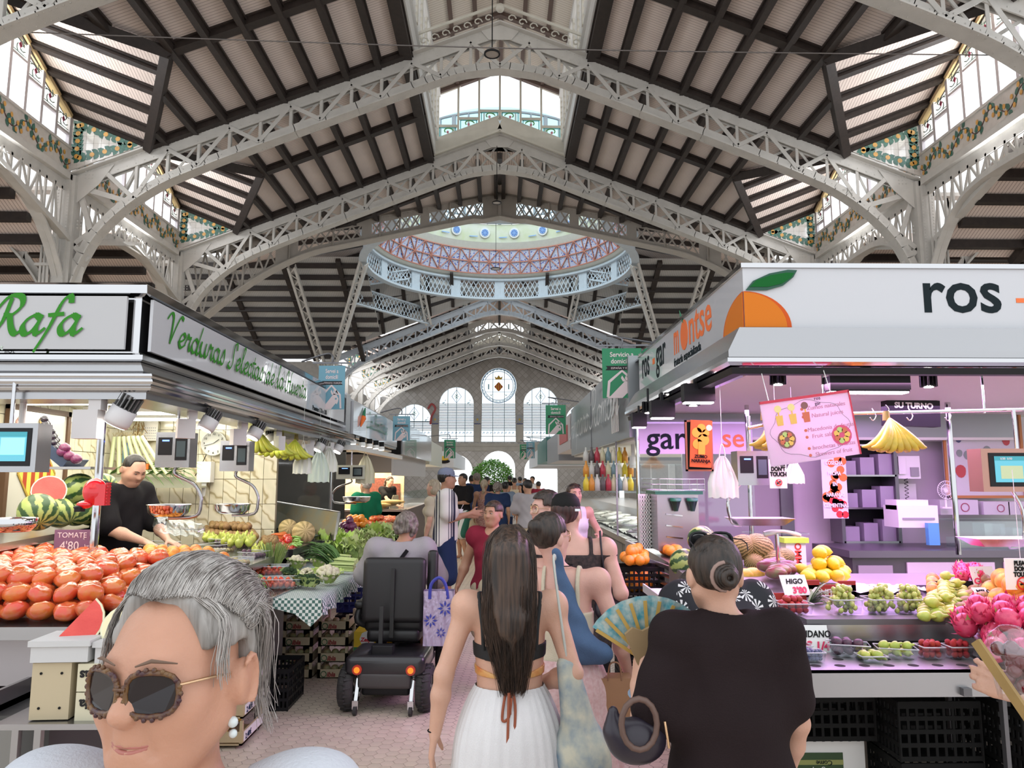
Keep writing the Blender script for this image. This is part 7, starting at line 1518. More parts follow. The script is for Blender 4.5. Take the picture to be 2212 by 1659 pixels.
def plastic_bag(px,py,Y,w,h,label,m,grp='thin plastic bags',up=.45):
 t=thing('plastic_bag',label,'bag',P(px,py,Y=Y),0,grp);mb=MB();n=13;k=9;q=random.Random(px)
 for side in(0,1):
  vs=[]
  for i in range(k):
   f=i/(k-1)
   for j in range(n):
    u=j/(n-1)*2-1;wd=w*(.22+.78*min(1,f*1.6)**.7)/2;vs.append((u*wd,(-1 if side==0 else 1)*.035*(1-u*u)*f+.014*sin(j*2.3+i*.3),-f*h+.02*h*sin(j*1.9)*f))
  mb.add(vs,[(i*n+j,i*n+j+1,(i+1)*n+j+1,(i+1)*n+j)for i in range(k-1)for j in range(n-1)],0,True)
 mb.done('film',m,t);mb=MB();mb.tube([(0,0,.07),(0,0,.07+up)],.002,3);mb.tube(bez([(-w*.1,0,0),(-w*.06,0,.05),(0,0,.08),(w*.06,0,.05),(w*.1,0,0)],3),.004,5);mb.done('handles',m,t);return t
bagw=mat('bag_white',(.72,.73,.68),.4,bump=.2,bscale=25);bagl=mat('bag_translucent',(.62,.72,.66),.3,alpha=.75)
plastic_bag(655,968,8.2,.22,.28,'bunch of thin white bags hanging nearest the bananas',bagw);plastic_bag(690,975,8.8,.26,.36,'bunch of translucent green-white bags on the glass partition',bagl);plastic_bag(712,968,9.4,.22,.3,'rightmost bunch of bags on the glass partition',bagw)
plastic_bag(790,985,11.5,.3,.42,'large bunch of cream bags hanging in the second stall',mat('bag_cream',(.75,.7,.5),.5));plastic_bag(1560,985,5.0,.2,.28,'lilac-lit thin bags hanging left of the steel scale',bagw);plastic_bag(1715,995,5.2,.13,.16,'short white bags hanging under the menu board',bagw)
def card(px,py,Y,w,h,rz,lean,l1,l2,label):
 t=thing('price_card',label,'sign',P(px,py,Y=Y),0,rot=(lean,0,rz));MB().bb((-w/2,0,0),(w/2,.004,h)).done('card',whitep,t)
 text_mesh(l1,h*.34,blackm,t,(0,-.003,h*.56),RF,'CENTER',bold=.001,shear=.15,sx=min(1,w/(h*.22*max(4,len(l1)))));text_mesh(l2,h*.42,mat('marker_red',(.75,.03,.12),.5),t,(w*.1,-.003,h*.1),RF,'CENTER',bold=.002,shear=.15)
card(1724,1286,4.6,.17,.13,.15,-.5,'HIGO',"3'80",'white card with HIGO written in black and price in red');card(1752,1410,4.0,.21,.14,-.05,-.35,'ARANDANO','2€ 1/4','white card lettered ARANDANO over the blueberries');card(1790,1335,4.55,.28,.13,0,-1.1,'','UVA','white card with large pink UVA lying behind the grapes')
card(2130,1265,4.75,.16,.12,.1,-.3,'','CEREZA','white card lettered CEREZA at the back right');card(2160,1296,4.5,.24,.1,0,-.9,'MELOCOTON','2 90','white card lying on the peaches')
for i,(x,y,w,d,l)in enumerate(((1860,1312,.5,.35,'white wrapping paper spread between the lemons and grapes'),(1940,1290,.3,.2,'crumpled white paper behind the yellow apples'))):
 mb=MB();n=12;q=random.Random(i);vs=[(w*(a/n-.5),d*(b/n-.5),.01+q.uniform(0,.025))for a in range(n+1)for b in range(n+1)];mb.add(vs,[(a*(n+1)+b,(a+1)*(n+1)+b,(a+1)*(n+1)+b+1,a*(n+1)+b+1)for a in range(n)for b in range(n)],0,True);v=P(x,y,Y=4.9);v.z=1.0;tag(mb.done('wrapping_paper',mat('tissue',(.75,.72,.78),.7),None,v),l,'paper')
# ---------- left stall fittings ----------
a=P(138,1045,Y=8.0);t=thing('tile_panel','tiled coat of arms with crown and red and gold bars in a wooden frame','tile panel',(-4.4,6.75,1.35),pi/2);w=.85;h=1.0
MB().bb((0,0,0),(w,.02,h)).done('tile_field',mat('crest_tile',(.68,.66,.58),.2,coat=.4),t);fr=MB();fr.bb((-.05,-.02,-.05),(0,.03,h+.05)).bb((w,-.02,-.05),(w+.05,.03,h+.05)).bb((-.05,-.02,h),(w+.05,.03,h+.05)).done('wood_frame',mat('dark_frame',(.12,.06,.03),.5),t)
mb=MB();cx,cz=w/2,.42
for j in range(9):
 x0=-.27+j*.06;x1=x0+.06;H=.34;h0=H*(1-abs(x0)/.27);h1=H*(1-abs(x1)/.27);mb.prism([(cx+x0,cz-h0),(cx+x1,cz-h1),(cx+x1,cz+h1),(cx+x0,cz+h0)],(0,-.003,0),(1,0,0),(0,0,1),.004,j%2)
for s in(-1,1):mb.beam((cx,-.006,cz+.36),(cx+s*.285,-.006,cz),.008,.02,m=2);mb.beam((cx,-.006,cz-.36),(cx+s*.285,-.006,cz),.008,.02,m=2)
mb.prism([(cx-.12,.76),(cx+.12,.76),(cx+.17,.86),(cx+.09,.83),(cx+.05,.9),(cx,.86),(cx-.05,.9),(cx-.09,.83),(cx-.17,.86)],(0,-.005,0),(1,0,0),(0,0,1),.004,2);mb.cyl((cx,-.005,.92),.03,.004,12,2,(pi/2,0,0))
for k in range(6):mb.cyl((.08+.02*(k%3),-.004,.8+.03*(k//3)+.02*k%3),.025,.003,8,3,(pi/2,0,0))
mb.done('painted_crest',[mat('crest_gold2',(.85,.65,.1),.4),mat('crest_red2',(.45,.06,.02),.4),mat('crest_gold3',(.5,.32,.05),.4),mat('flower_pink',(.7,.3,.25),.5)],t)
t=thing('wall_clock','round white wall clock with black hands','clock',P(463,958,Y=8.78));r=P(490,958,Y=8.78).x-t.location.x
MB().lathe([(.001,0),(r,0),(r,.03),(r*.93,.035),(r*.92,.02),(.001,.02)],32,(0,0,0),0,(pi/2,0,0)).done('case',mat('clock_white',(.6,.6,.55),.3),t)
for k in range(12):
 a=pi/2-(k+1)*pi/6;text_mesh(str(k+1),r*.24,blackm,t,(r*.75*cos(a),-.024,r*.75*sin(a)-r*.08),RF,'CENTER',name='numeral')
MB().beam((0,-.03,0),(r*.42,-.03,r*.32),.004,.008,(0,1,0)).done('hour_hand',blackm,t);MB().beam((0,-.032,0),(-r*.7,-.032,-r*.18),.004,.006,(0,1,0)).done('minute_hand',blackm,t);MB().tube(bez([(-r*.6,.0,-r*.9),(-r*.9,0,-r*1.6),(-r*1.4,0,-r*2.6)],4),.005,5).done('power_cord',blackm,t)
t,w,h=bx('towel_dispenser','white paper towel dispenser under the wall clock','dispenser',424,456,997,1042,8.7,.12,whitep);MB().prism([(0,0),(.06,0),(.05,-.15),(.02,-.17)],(w*.3,.03,0),(1,0,0),(0,0,1),.003).done('paper_strip',mat('paper_white',(.8,.8,.78),.7),t)
t,w,h=bx('wall_calendar','small wall calendar hanging on the marble','calendar',309,342,908,952,8.75,.01,mat('calendar_paper',(.7,.67,.6),.7))
for j in range(5):
 for i in range(6):MB().bb((w*(.1+.14*i),-.002,h*(.08+.13*j)),(w*(.16+.14*i),0,h*(.13+.13*j))).done('date_cell',greyp,t)
mb=MB()
for k in range(70):a=rnd.uniform(0,6.28);r=rnd.uniform(0,.07);z=rnd.uniform(-.2,.1);mb.tube([(r*cos(a),r*sin(a)*.5,z),(r*1.3*cos(a)+rnd.uniform(-.02,.02),r*.6*sin(a),z-.05)],.004,4)
tag(mb.done('dried_bunch',mat('dried_herb',(.28,.17,.06),.9),None,P(299,925,Y=8.7)),'brown dried herb bunch hanging beside the calendar','herbs')
t=thing('wall_shelf','pale steel wall shelf holding the leeks','shelf',P(225,1050,Y=8.4));MB().bb((-.1,0,-.02),(1.0,.35,0)).bb((-.1,-.01,-.02),(1.0,0,.1)).done('shelf_plate',mat('pale_steel',(.5,.52,.42),.4,.4),t)
for k in range(7):
 t=thing('leek','leek standing on the pale wall shelf, %s from the left'%ORD[k],'leek',P(230+k*8,1040,Y=8.4-.02*k),0,'leeks on the wall shelf');mb=MB();dx=.05*k+.02;mb.tube([(dx*.2,.1,.5),(dx*.8,.05,.25),(dx*1.3,0,.08)],[.022,.024,.022],8);mb.done('white_shank',mat('leek_white',(.62,.68,.4),.4),t);m2=MB()
 for j in range(5):leafblade(m2,(dx*1.3,0,.08),(.7+.1*j,-.1,-.55+.12*j),.4,.022,.2,0,4)
 m2.done('green_leaves',fm('leek_leaf',(.16,.32,.10),(.3,.45,.15),3,.5,.2),t);r_=MB()
 for j in range(8):a=j*.8;r_.tube([(dx*.2,.1,.5),(dx*.2+.03*cos(a),.1+.03*sin(a),.55)],.002,3)
 r_.done('roots',mat('leek_root',(.5,.4,.2),.8),t)
bx('carton','small orange-red box on the pale wall shelf','box',294,320,1002,1014,8.3,.1,mat('box_orange',(.8,.16,.02),.5))
t,w,h=bx('water_bottle','clear water bottle with blue label and cap behind the leeks','bottle',263,273,962,1000,8.5,.07,mat('bottle_blue',(.25,.5,.65),.2,alpha=.7));MB().cyl((w/2,.03,h),.015,.03,10).done('cap',mat('cap_blue',(.02,.1,.5),.4),t)
t=thing('wall_shelf','short steel shelf of tilted produce boxes beside the big scale','shelf',P(95,1008,Y=6.2));MB().bb((-.1,0,-.02),(.38,.4,0)).done('shelf_plate',steel,t)
t2=thing('produce_box','navy cardboard box of dark plums tilted on the shelf','box',P(118,998,Y=6.25),0,rot=(.0,radians(38),0));MB().bb((-.42,0,0),(.08,.3,.012)).bb((-.42,-.005,0),(.08,0,.09)).bb((.07,0,0),(.08,.3,.09)).done('box_body',mat('navy_card',(.03,.05,.1),.5),t2);mb=MB()
FRd=fruit_mesh('black_plum',fm('black_plum_skin',(.01,.01,.02),(.04,.03,.05),2,.15,.3,coat=.6),10,7)
for k in range(24):
 o=ob('black_plum',FRd,None,P(96+(k%6)*5+(k//6)*2,905+(k//6)*12+(k%6)*9,Y=6.3+.03*(k%3)),None,.032);tag(o,'black plum %s down, %s across in the tilted navy box'%(ORD[k//6],ORD[k%6]),'plum','black plums in the navy box')
for k,(x,y)in enumerate(((140,968),(135,976),(150,985),(165,992))):o=ob('red_onion',FR['onion'],None,P(x,y,Y=6.25),None,.045);tag(o,'red onion %s in the tilted navy box beside the plums'%['behind','on the left','in the middle','at the lower end'][k],'onion','red onions in the navy box')
for k in range(3):o=ob('white_radish',FR['carrot'],None,P(108+k*9,985+k,Y=6.3),(1.2,.3,1.5),.04);tag(o,'white radish %s of three beside the touch-screen scale'%['left','middle','right'][k],'radish','white radishes')
for o in[o for o in bpy.data.objects if o.name.startswith('white_radish')]:pass
t=thing('ticket_dispenser','glossy red rounded ticket dispenser on the chrome pole','dispenser',P(205,1062,Y=5.0));red=mat('gloss_red',(.70,.008,.02),.15,coat=.6)
MB().ball((0,0,0),.085,18,12,0,None,(.95,.5,1.05)).ball((-.055,-.01,-.085),.045,12,8,0,None,(1.2,.8,.6)).bb((.02,-.035,-.09),(.085,.035,.05)).done('housing',red,t)
MB().lathe([(.03,0),(.035,.01),(.02,.02)],14,(-.085,-.02,-.11)).bb((-.1,-.05,-.13),(-.06,.01,-.1)).done('ticket_slot',black,t);mb=MB()
for k in range(8):mb.box((.088,0,-.085+k*.02),(.012,.05,.008))
mb.done('ridge_teeth',red,t)
t=thing('garlic_crate','small wooden crate of garlic on straw behind the tomatoes','crate',P(68,1212,Y=5.95),0,rot=(.5,0,.5));MB().bb((-.16,-.1,-.02),(.16,.1,0)).bb((-.16,-.11,-.02),(.16,-.1,.08)).bb((.15,-.1,-.02),(.16,.1,.08)).bb((-.16,.1,-.02),(.16,.11,.08)).bb((-.16,-.1,-.02),(-.15,.1,.08)).done('crate_boards',mat('crate_wood',(.45,.3,.15),.7),t);mb=MB()
for k in range(120):x,y=rnd.uniform(-.14,.14),rnd.uniform(-.09,.09);mb.tube([(x,y,.02),(x+rnd.uniform(-.04,.04),y+rnd.uniform(-.04,.04),rnd.uniform(.02,.06))],.0015,3)
tag(mb.done('straw',mat('straw',(.6,.45,.25),.9),t),kind='stuff')
for k in range(14):o=put('white_onion',P(82+(k%5)*10,1192+(k//5)*12,Y=5.9)+Vector((0,0,.02)),.024,'garlic bulb %s from left, %s row of the straw crate'%(ORD[k%5],ORD[k//5]),'garlic','garlic bulbs in the straw crate',name='garlic_bulb')
# ---------- people ----------
import openvdb as vdb
V=lambda*a:Vector(a)
class Field:
 def __init__(s,lo,hi,h):
  s.lo=np.array(lo,float);s.h=h;s.n=np.ceil((np.array(hi)-s.lo)/h).astype(int)+1;s.a=np.full(s.n,.2,np.float32)
 def box(s,lo,hi,m):
  i0=np.clip(np.floor((np.array(lo)-m-s.lo)/s.h).astype(int),0,s.n);i1=np.clip(np.ceil((np.array(hi)+m-s.lo)/s.h).astype(int)+1,0,s.n)
  if(i1<=i0).any():return None
  ax=[s.lo[k]+s.h*np.arange(i0[k],i1[k],dtype=np.float32)for k in range(3)]
  return(slice(i0[0],i1[0]),slice(i0[1],i1[1]),slice(i0[2],i1[2])),np.meshgrid(*ax,indexing='ij')
 def mix(s,sl,d,k,sub=False):
  a=s.a[sl]
  if sub:h=np.maximum(k-np.abs(a+d),0)/k;s.a[sl]=np.maximum(a,-d)+h*h*k*.25
  else:h=np.maximum(k-np.abs(a-d),0)/k;s.a[sl]=np.minimum(a,d)-h*h*k*.25
 def cap(s,p,q,r1,r2=None,k=.02,sub=False,sq=None):
  r2=r1 if r2 is None else r2;p=np.array(p,float);q=np.array(q,float);R=max(r1,r2)
  b=s.box(np.minimum(p,q)-R,np.maximum(p,q)+R,k+3*s.h)
  if b is None:return s
  sl,(X,Y,Z)=b;d=q-p;L=max(d@d,1e-9);t=np.clip(((X-p[0])*d[0]+(Y-p[1])*d[1]+(Z-p[2])*d[2])/L,0,1)
  D=np.sqrt((X-p[0]-t*d[0])**2+(Y-p[1]-t*d[1])**2+(Z-p[2]-t*d[2])**2)-(r1+(r2-r1)*t);s.mix(sl,D,k,sub);return s
 def ell(s,c,r,k=.02,R=None,sub=False):
  c=np.array(c,float);r=np.array(r,float);m=r.max();b=s.box(c-m,c+m,k+3*s.h)
  if b is None:return s
  sl,(X,Y,Z)=b;X=X-c[0];Y=Y-c[1];Z=Z-c[2]
  if R is not None:
   M=np.array(R.to_3x3()if hasattr(R,'to_3x3')else R);X,Y,Z=(M[0,0]*X+M[1,0]*Y+M[2,0]*Z,M[0,1]*X+M[1,1]*Y+M[2,1]*Z,M[0,2]*X+M[1,2]*Y+M[2,2]*Z)
  q=np.sqrt((X/r[0])**2+(Y/r[1])**2+(Z/r[2])**2)+1e-6;g=np.sqrt((X/r[0]**2)**2+(Y/r[1]**2)**2+(Z/r[2]**2)**2)+1e-6
  s.mix(sl,(q*(q-1)/g).astype(np.float32),k,sub);return s
 def cut(s,fn):
  ax=[s.lo[k]+s.h*np.arange(s.n[k],dtype=np.float32)for k in range(3)];X,Y,Z=np.meshgrid(*ax,indexing='ij');s.a=np.maximum(s.a,fn(X,Y,Z)).astype(np.float32);return s
 def ripple(s,amp,fn):
  ax=[s.lo[k]+s.h*np.arange(s.n[k],dtype=np.float32)for k in range(3)];X,Y,Z=np.meshgrid(*ax,indexing='ij');s.a=(s.a+amp*fn(X,Y,Z)).astype(np.float32);return s
 def mesh(s,name,m):
  g=vdb.FloatGrid(.2);g.copyFromArray(np.clip(s.a,-.05,.2).astype(np.float32));v,q=g.convertToQuads(0.0)
  me=bpy.data.meshes.new(name);v=v*s.h+s.lo;me.vertices.add(len(v));me.vertices.foreach_set('co',v.astype(np.float32).ravel())
  q=q[:,::-1];me.loops.add(q.size);me.loops.foreach_set('vertex_index',q.astype(np.int32).ravel());me.polygons.add(len(q));me.polygons.foreach_set('loop_start',np.arange(0,q.size,4,dtype=np.int32));me.polygons.foreach_set('loop_total',np.full(len(q),4,np.int32))
  me.update(calc_edges=True);me.validate();me.polygons.foreach_set('use_smooth',[True]*len(me.polygons))
  for x in(m if isinstance(m,(list,tuple))else[m]):me.materials.append(x)
  return me
def skinmat(n,c):
 m=mat(n,c,.5,var=.08,vscale=14,bump=.12,bscale=160,sub=.12);return m
SK=skinmat('skin_light',(.62,.36,.26));SKP=skinmat('skin_rosy',(.66,.38,.31));SKT=skinmat('skin_tan',(.45,.24,.15));SKG=skinmat('skin_mature',(.54,.28,.185))
lipm=mat('lip_rose',(.45,.14,.12),.4);eyew=mat('eye_white',(.45,.40,.37),.3);iris=mat('eye_iris',(.04,.02,.01),.2);browm=mat('brow_hair',(.08,.05,.035),.8)
def hairmat(n,c,c2):
 if n in MATS:return MATS[n]
 m=mat(n,c,.42);nt=m.node_tree;b=nt.nodes['Principled BSDF'];tc=nt.nodes.new('ShaderNodeTexCoord');mp=nt.nodes.new('ShaderNodeMapping');mp.inputs['Scale'].default_value=(70,70,5);nt.links.new(tc.outputs['Object'],mp.inputs['Vector'])
 no=nt.nodes.new('ShaderNodeTexNoise');no.inputs['Scale'].default_value=1;no.inputs['Detail'].default_value=3;nt.links.new(mp.outputs[0],no.inputs['Vector']);nt.links.new(ramp(nt,no.outputs['Fac'],[(.35,c2),(.65,c)]),b.inputs['Base Color'])
 bp=nt.nodes.new('ShaderNodeBump');bp.inputs['Strength'].default_value=.8;bp.inputs['Distance'].default_value=.006;nt.links.new(no.outputs['Fac'],bp.inputs['Height']);nt.links.new(bp.outputs['Normal'],b.inputs['Normal']);return m
HB=hairmat('hair_dark_brown',(.045,.028,.02),(.012,.008,.006));HM=hairmat('hair_brown',(.075,.042,.027),(.016,.009,.006));HG=hairmat('hair_silver',(.55,.52,.49),(.25,.22,.20));HGR=hairmat('hair_grey_brown',(.26,.22,.19),(.10,.08,.07));HBL=hairmat('hair_blonde_grey',(.5,.42,.3),(.3,.24,.17));HK=hairmat('hair_black',(.02,.016,.015),(.006,.005,.005))
J0=dict(pel=(0,0,.93),che=(0,0,1.24),nek=(0,-.015,1.44),hed=(0,.01,1.585),sl=(-.175,-.01,1.385),sr=(.175,-.01,1.385),el=(-.225,-.03,1.12),er=(.225,-.03,1.12),wl=(-.235,.03,.88),wr=(.235,.03,.88),hl=(-.09,0,.90),hr=(.09,0,.90),kl=(-.1,.02,.49),kr=(.1,.02,.49),al=(-.105,-.02,.07),ar=(.105,-.02,.07))
def torso(f,J,w=1.0,g=0,fem=True,belly=0):
 p,c,n=V(*J['pel']),V(*J['che']),V(*J['nek']);R=Matrix.Identity(3);up=(c-p).normalized();R=V(0,0,1).rotation_difference(up).to_matrix()
 f.ell(p+V(0,-.01,.0),((.165 if fem else.155)*w+g,.115*w+g,.135+g),.06,R);f.ell(p+(c-p)*.48,((.128 if fem else.14)*w+g,.095*w+belly+g,.15+g),.08,R);f.ell(c+up*.01,((.145 if fem else.165)*w+g,.105*w+g,.17+g),.08,R)
 for s in('l','r'):
  S=V(*J['s'+s]);f.cap(c+up*.12,S,.07*w+g,.058*w+g,.06);f.cap(V(*J['h'+s])+V(0,-.02,.0),V(*J['h'+s])+V(0,-.045,-.04),.085*w+g,.085*w+g,.05)
  if fem:f.ell(c+R@V(.065 if s=='r' else-.065,.085,.0),(.055*w+g,.05+g,.055+g),.04)
 return R
def hand(f,w,d,nrm,sgn,curl=.5,sc=1.0,k=.006):
 "palm and five separate fingers from wrist w along d; nrm = palm-facing normal; sgn = thumb side"
 w=V(*w);d=V(*d).normalized();n=V(*nrm);n=(n-d*n.dot(d)).normalized();s=d.cross(n)*sgn
 for o in(-.026,-.009,.009,.026):f.cap(w+d*.012*sc+s*o*.6*sc,w+d*.082*sc+s*o*sc,.0135*sc,.0115*sc,.012)
 for o,L in((.028,.068),(.0095,.076),(-.0095,.071),(-.028,.055)):
  p=w+d*.084*sc+s*o*sc;dd=d.copy();
  for q,fr in enumerate((.45,.32,.25)):
   c_=curl*(.5+.45*q);dd=(d*cos(c_)+n*sin(c_)+s*o*2).normalized();e=p+dd*L*fr*sc;f.cap(p,e,(.0088-.0008*q)*sc,(.008-.0008*q)*sc,k);p=e
 p=w+d*.022*sc+s*.026*sc;dd=(d*.55+s*.75+n*.35).normalized();e=p+dd*.042*sc;f.cap(p,e,.014*sc,.0105*sc,.01);dd=(d*.8+s*.25+n*(.3+curl*.4)).normalized();e2=e+dd*.03*sc;f.cap(e,e2,.0105*sc,.009*sc,k);f.cap(e2,e2+dd*.02*sc,.009*sc,.0075*sc,k)
def headf(f,c,R,sc=1,fem=True,detail=True,jaw=1.0,full=1.0,age=0):
 g=lambda x,y,z:c+R@V(x,y,z)*sc
 f.ell(g(0,-.012,.03),(.074*sc,.092*sc,.088*sc),.03,R);f.ell(g(0,.028,-.022),(.058*full*sc,.062*sc,.075*sc),.035,R);f.ell(g(0,.045,-.075),(.034*jaw*full*sc,.036*sc,.028*sc),.035,R)
 for s in(-1,1):
  f.ell(g(s*.036*full,.048,-.02),(.028*sc,.028*sc,.03*sc),.03,R);f.cap(g(s*.05*full,-.005,-.045),g(s*.022,.05,-.088),.02*sc,.018*sc,.035)
  f.ell(g(s*.0795*max(1,full*.97),-.016,-.004),(.008*sc,.019*sc,.031*sc),.006,R@Euler((0,0,-s*.3)).to_matrix());f.ell(g(s*.073*max(1,full*.97),-.012,-.004),(.012*sc,.019*sc,.026*sc),.008,R)
  if detail:
   X_=.082*max(1,full*.97);hx=[g(s*(X_+.004+.006*(1-cos(a))/2),-.016-.018*cos(a),-.002+.031*sin(a))for a in[-1.2+i*.45 for i in range(9)]]
   for a_,b_ in zip(hx,hx[1:]):f.cap(a_,b_,.0038*sc,.0038*sc,.004);pass
  if detail:f.ell(g(s*.031,.083,.012),(.017*sc,.012*sc,.011*sc),.012,R,sub=True)
 f.cap(g(-.03,.070,.032),g(.03,.070,.032),.012*sc,.012*sc,.02)
 f.cap(g(0,.078,.02),g(0,.098,-.018),.008*sc,.0125*sc,.014);f.ell(g(0,.092,-.02),(.0175*sc,.013*sc,.0105*sc),.01,R)
 if detail:
  f.cap(g(-.018,.078,-.054),g(.018,.078,-.054),.0055*sc,.0055*sc,.006);f.cap(g(-.015,.077,-.063),g(.015,.077,-.063),.0065*sc,.0065*sc,.006);f.cap(g(-.022,.085,-.0585),g(.022,.085,-.0585),.0022*sc,.0022*sc,.004,True)
  for s in(-1,1):
   f.ell(g(s*.008,.104,-.031),(.004*sc,.004*sc,.003*sc),.003,R,True)
   if age:f.cap(g(s*.02,.093,-.03),g(s*.031,.08,-.066),.0035*sc,.003*sc,.01,True)
 return g
def person(label,loc,rz,H,skin=SK,pose={},w=1.0,fem=True,h=.012,head=(0,0),lean=0,hands=True,wear=(),hair=None,face=True,detail=False,group=None,curl=.5,belly=0,headsc=1.0,legs=True,hd=None,palm=None,skinextra=None,full=1.0,age=0):
 "wear: list of (kind,material,params)"
 sc=H/1.70;J={k:V(*v)for k,v in J0.items()}
 if lean:
  M=Matrix.Rotation(-lean,3,'X')
  for k in('che','nek','hed','sl','sr','el','er','wl','wr'):J[k]=M@(J[k]-J['pel'])+J['pel']
 for k,v in pose.items():
  if v is not None:J[k]=V(*v)
 if not fem:
  for s,sg in(('l',-1),('r',1)):
   if 's'+s not in pose:J['s'+s]=J['s'+s]+V(.02*sg,0,0)
 root=thing('person',label,'person',loc,rz,group);root.scale=(sc,)*3
 al=list(J.values());lo=[min(v[i]for v in al)-.28 for i in range(3)];hi=[max(v[i]for v in al)+.28 for i in range(3)];lo[2]=max(lo[2],-.02)
 hc=J['hed'];nk=J['nek'];HR=Matrix.Rotation(head[0],3,'Z')@Matrix.Rotation(head[1],3,'X')
 f=Field(lo,hi,h);torso(f,J,w,0,fem,belly)
 f.cap(nk+V(0,0,-.03),hc+V(0,-.015,-.05),.052*(.95 if fem else 1.12),.05*(.95 if fem else 1.15),.04)
 for s in('l','r'):
  sg=-1 if s=='l' else 1
  S,E,W_=J['s'+s],J['e'+s],J['w'+s];m=w
  f.ell(S,(.055*m,.055*m,.055*m),.04);f.cap(S,E,.046*m,.037*m,.03);f.cap(E,E.lerp(W_,.35),.037*m,.038*m,.02);f.cap(E.lerp(W_,.35),W_,.038*m,.0245,.02)
  if hands:
   d=(W_-E).normalized()if not(hd and s in hd)else V(*hd[s]);pn=V(*(palm[s]if palm and s in palm else(-sg,0,0)));hand(f,W_,d,pn,1 if s=='r' else-1,curl)
  if legs:
   Hh,K,A=J['h'+s],J['k'+s],J['a'+s];f.cap(Hh,K,.082*m,.055*m,.05);f.cap(K,K.lerp(A,.35),.052*m,.055*m,.03);f.cap(K.lerp(A,.35)+V(0,-.01,0),A,.054*m,.034,.03);f.cap(A+V(0,-.03,-.03),A+V(0,.13,-.042),.034,.026,.03)
 g=headf(f,hc,HR,headsc,fem,detail,1,full,age)
 ob('body',f.mesh('body',skin),root)
 if face:
  mb=MB()
  for s in(-1,1):
   mb.ball(g(s*.031,.071,.012),.0112,10,7,0,None,(1,1,.62));mb.ball(g(s*.031,.0795,.012),.0048,8,5,1)
   mb.tube([g(s*.015,.089,.033),g(s*.033,.086,.038),g(s*.05,.075,.033)],[.003,.0035,.002],5,2)
  mb.done('eyes_and_brows',[eyew,iris,browm],root);mb=MB();mb.tube([g(-.022,.081,-.058),g(-.008,.0875,-.053),g(0,.086,-.0545),g(.008,.0875,-.053),g(.022,.081,-.058)],[.001,.0038,.003,.0038,.001],6);mb.tube([g(-.02,.081,-.06),g(0,.0865,-.0655),g(.02,.081,-.06)],[.001,.0048,.001],6);mb.done('lips',lipm,root)
 root['_hc']=0;del root['_hc']
 for it in wear:
  kind,m=it[0],it[1];p=it[2]if len(it)>2 else{}
  wf=Field(lo,hi,p.get('h',h))
  if kind=='shirt':
   gap=p.get('g',.014);torso(wf,J,w,gap,fem,belly+p.get('b',0));wf.cap(nk+V(0,0,-.06),nk+V(0,0,-.02),.07,.062,.03)
   for s in('l','r'):
    S,E,W_=J['s'+s],J['e'+s],J['w'+s];sl=p.get('sleeve',.55)
    if sl>0:wf.ell(S,(.06*w+gap,)*3,.04);wf.cap(S,S.lerp(E,min(sl,1)),.05*w+gap,.05*w+gap*1.6+p.get('flare',0),.03)
    if sl>1:wf.cap(E,E.lerp(W_,sl-1),.045*w+gap,.036+gap,.03)
   hem=p.get('hem',.86)
   if p.get('skirt'):
    k0=p['skirt'];wf.cap(V(J['pel'].x,J['pel'].y,.95),V(J['pel'].x,J['pel'].y+.02,hem+.02),.17,k0,.06)
   neck=p.get('neck',1.455);hemN=hem
   if p.get('scoop'):wf.ell(nk+V(0,.07,.03),(.075,.09,.09),.01,None,True);wf.ell(nk+V(0,-.02,.04),(.062,.07,.05),.01,None,True)
   up_=(J['che']-J['pel']).normalized()
   wf.cut(lambda X,Y,Z:np.maximum(hemN-Z,(X-nk.x)*0+Z-(nk.z+p.get('col',.02))-(np.abs(X-nk.x)>.09)*.5))
   if p.get('tank'):
    zt_=J['che'].z+p.get('tz',.08);wf.cut(lambda X,Y,Z:np.where(Z>zt_,np.where(np.abs(np.abs(X)-.085)<p.get('strap',.02),-1,1),-1).astype(np.float32)*.03)
   if p.get('fold',1):wf.ripple(.0035*p.get('fold',1),lambda X,Y,Z:np.sin(X*38+Z*22)*np.sin(Z*17-Y*25))
   ob(p.get('name','shirt'),wf.mesh('shirt',m),root)
  elif kind in('shorts','trousers'):
   gap=p.get('g',.014);wf.ell(J['pel']+V(0,-.01,.0),((.165 if fem else.155)*w+gap,.115*w+gap,.135),.05)
   for s in('l','r'):
    Hh,K,A=J['h'+s],J['k'+s],J['a'+s];L=p.get('len',.8);wf.cap(Hh+V(0,-.045,-.04),Hh+V(0,-.045,-.05),.085*w+gap,.085*w+gap,.04);wf.cap(Hh,Hh.lerp(K,min(L,1)),.085*w+gap,.062*w+gap*2.2,.03)
    if L>1:wf.cap(K,K.lerp(A,L-1),.06*w+gap,.045+gap,.03)
   top=J['pel'].z+.11;wf.cut(lambda X,Y,Z:Z-top);wf.ripple(.003,lambda X,Y,Z:np.sin(X*60)*np.sin(Z*21+X*14));ob(kind,wf.mesh(kind,m),root)
  elif kind=='skirt':
   z0,z1,r0,r1=p.get('z0',1.0),p.get('z1',.5),p.get('r0',.155),p.get('r1',.3);mb=MB();n=144;k=20;cx,cy_=J['pel'].x,J['pel'].y
   for i in range(k+1):
    t=i/k;z=z0+(z1-z0)*t;r=r0+(r1-r0)*t**.8+p.get('hip',.02)*sin(min(1,t*2.5)*pi)
    for j in range(n):a=2*pi*j/n;rr_=r*(1+.05*t*sin(a*p.get('folds',11)+2*sin(a*3))+(.012+.03*max(0,t-.3))*sin(a*31+sin(a*7))+(.05 if t>.36 else 0)*min(1,(t-.3)*6));mb.V.append((cx+rr_*cos(a),cy_+rr_*sin(a)*.78,z+.01*sin(a*5)*t))
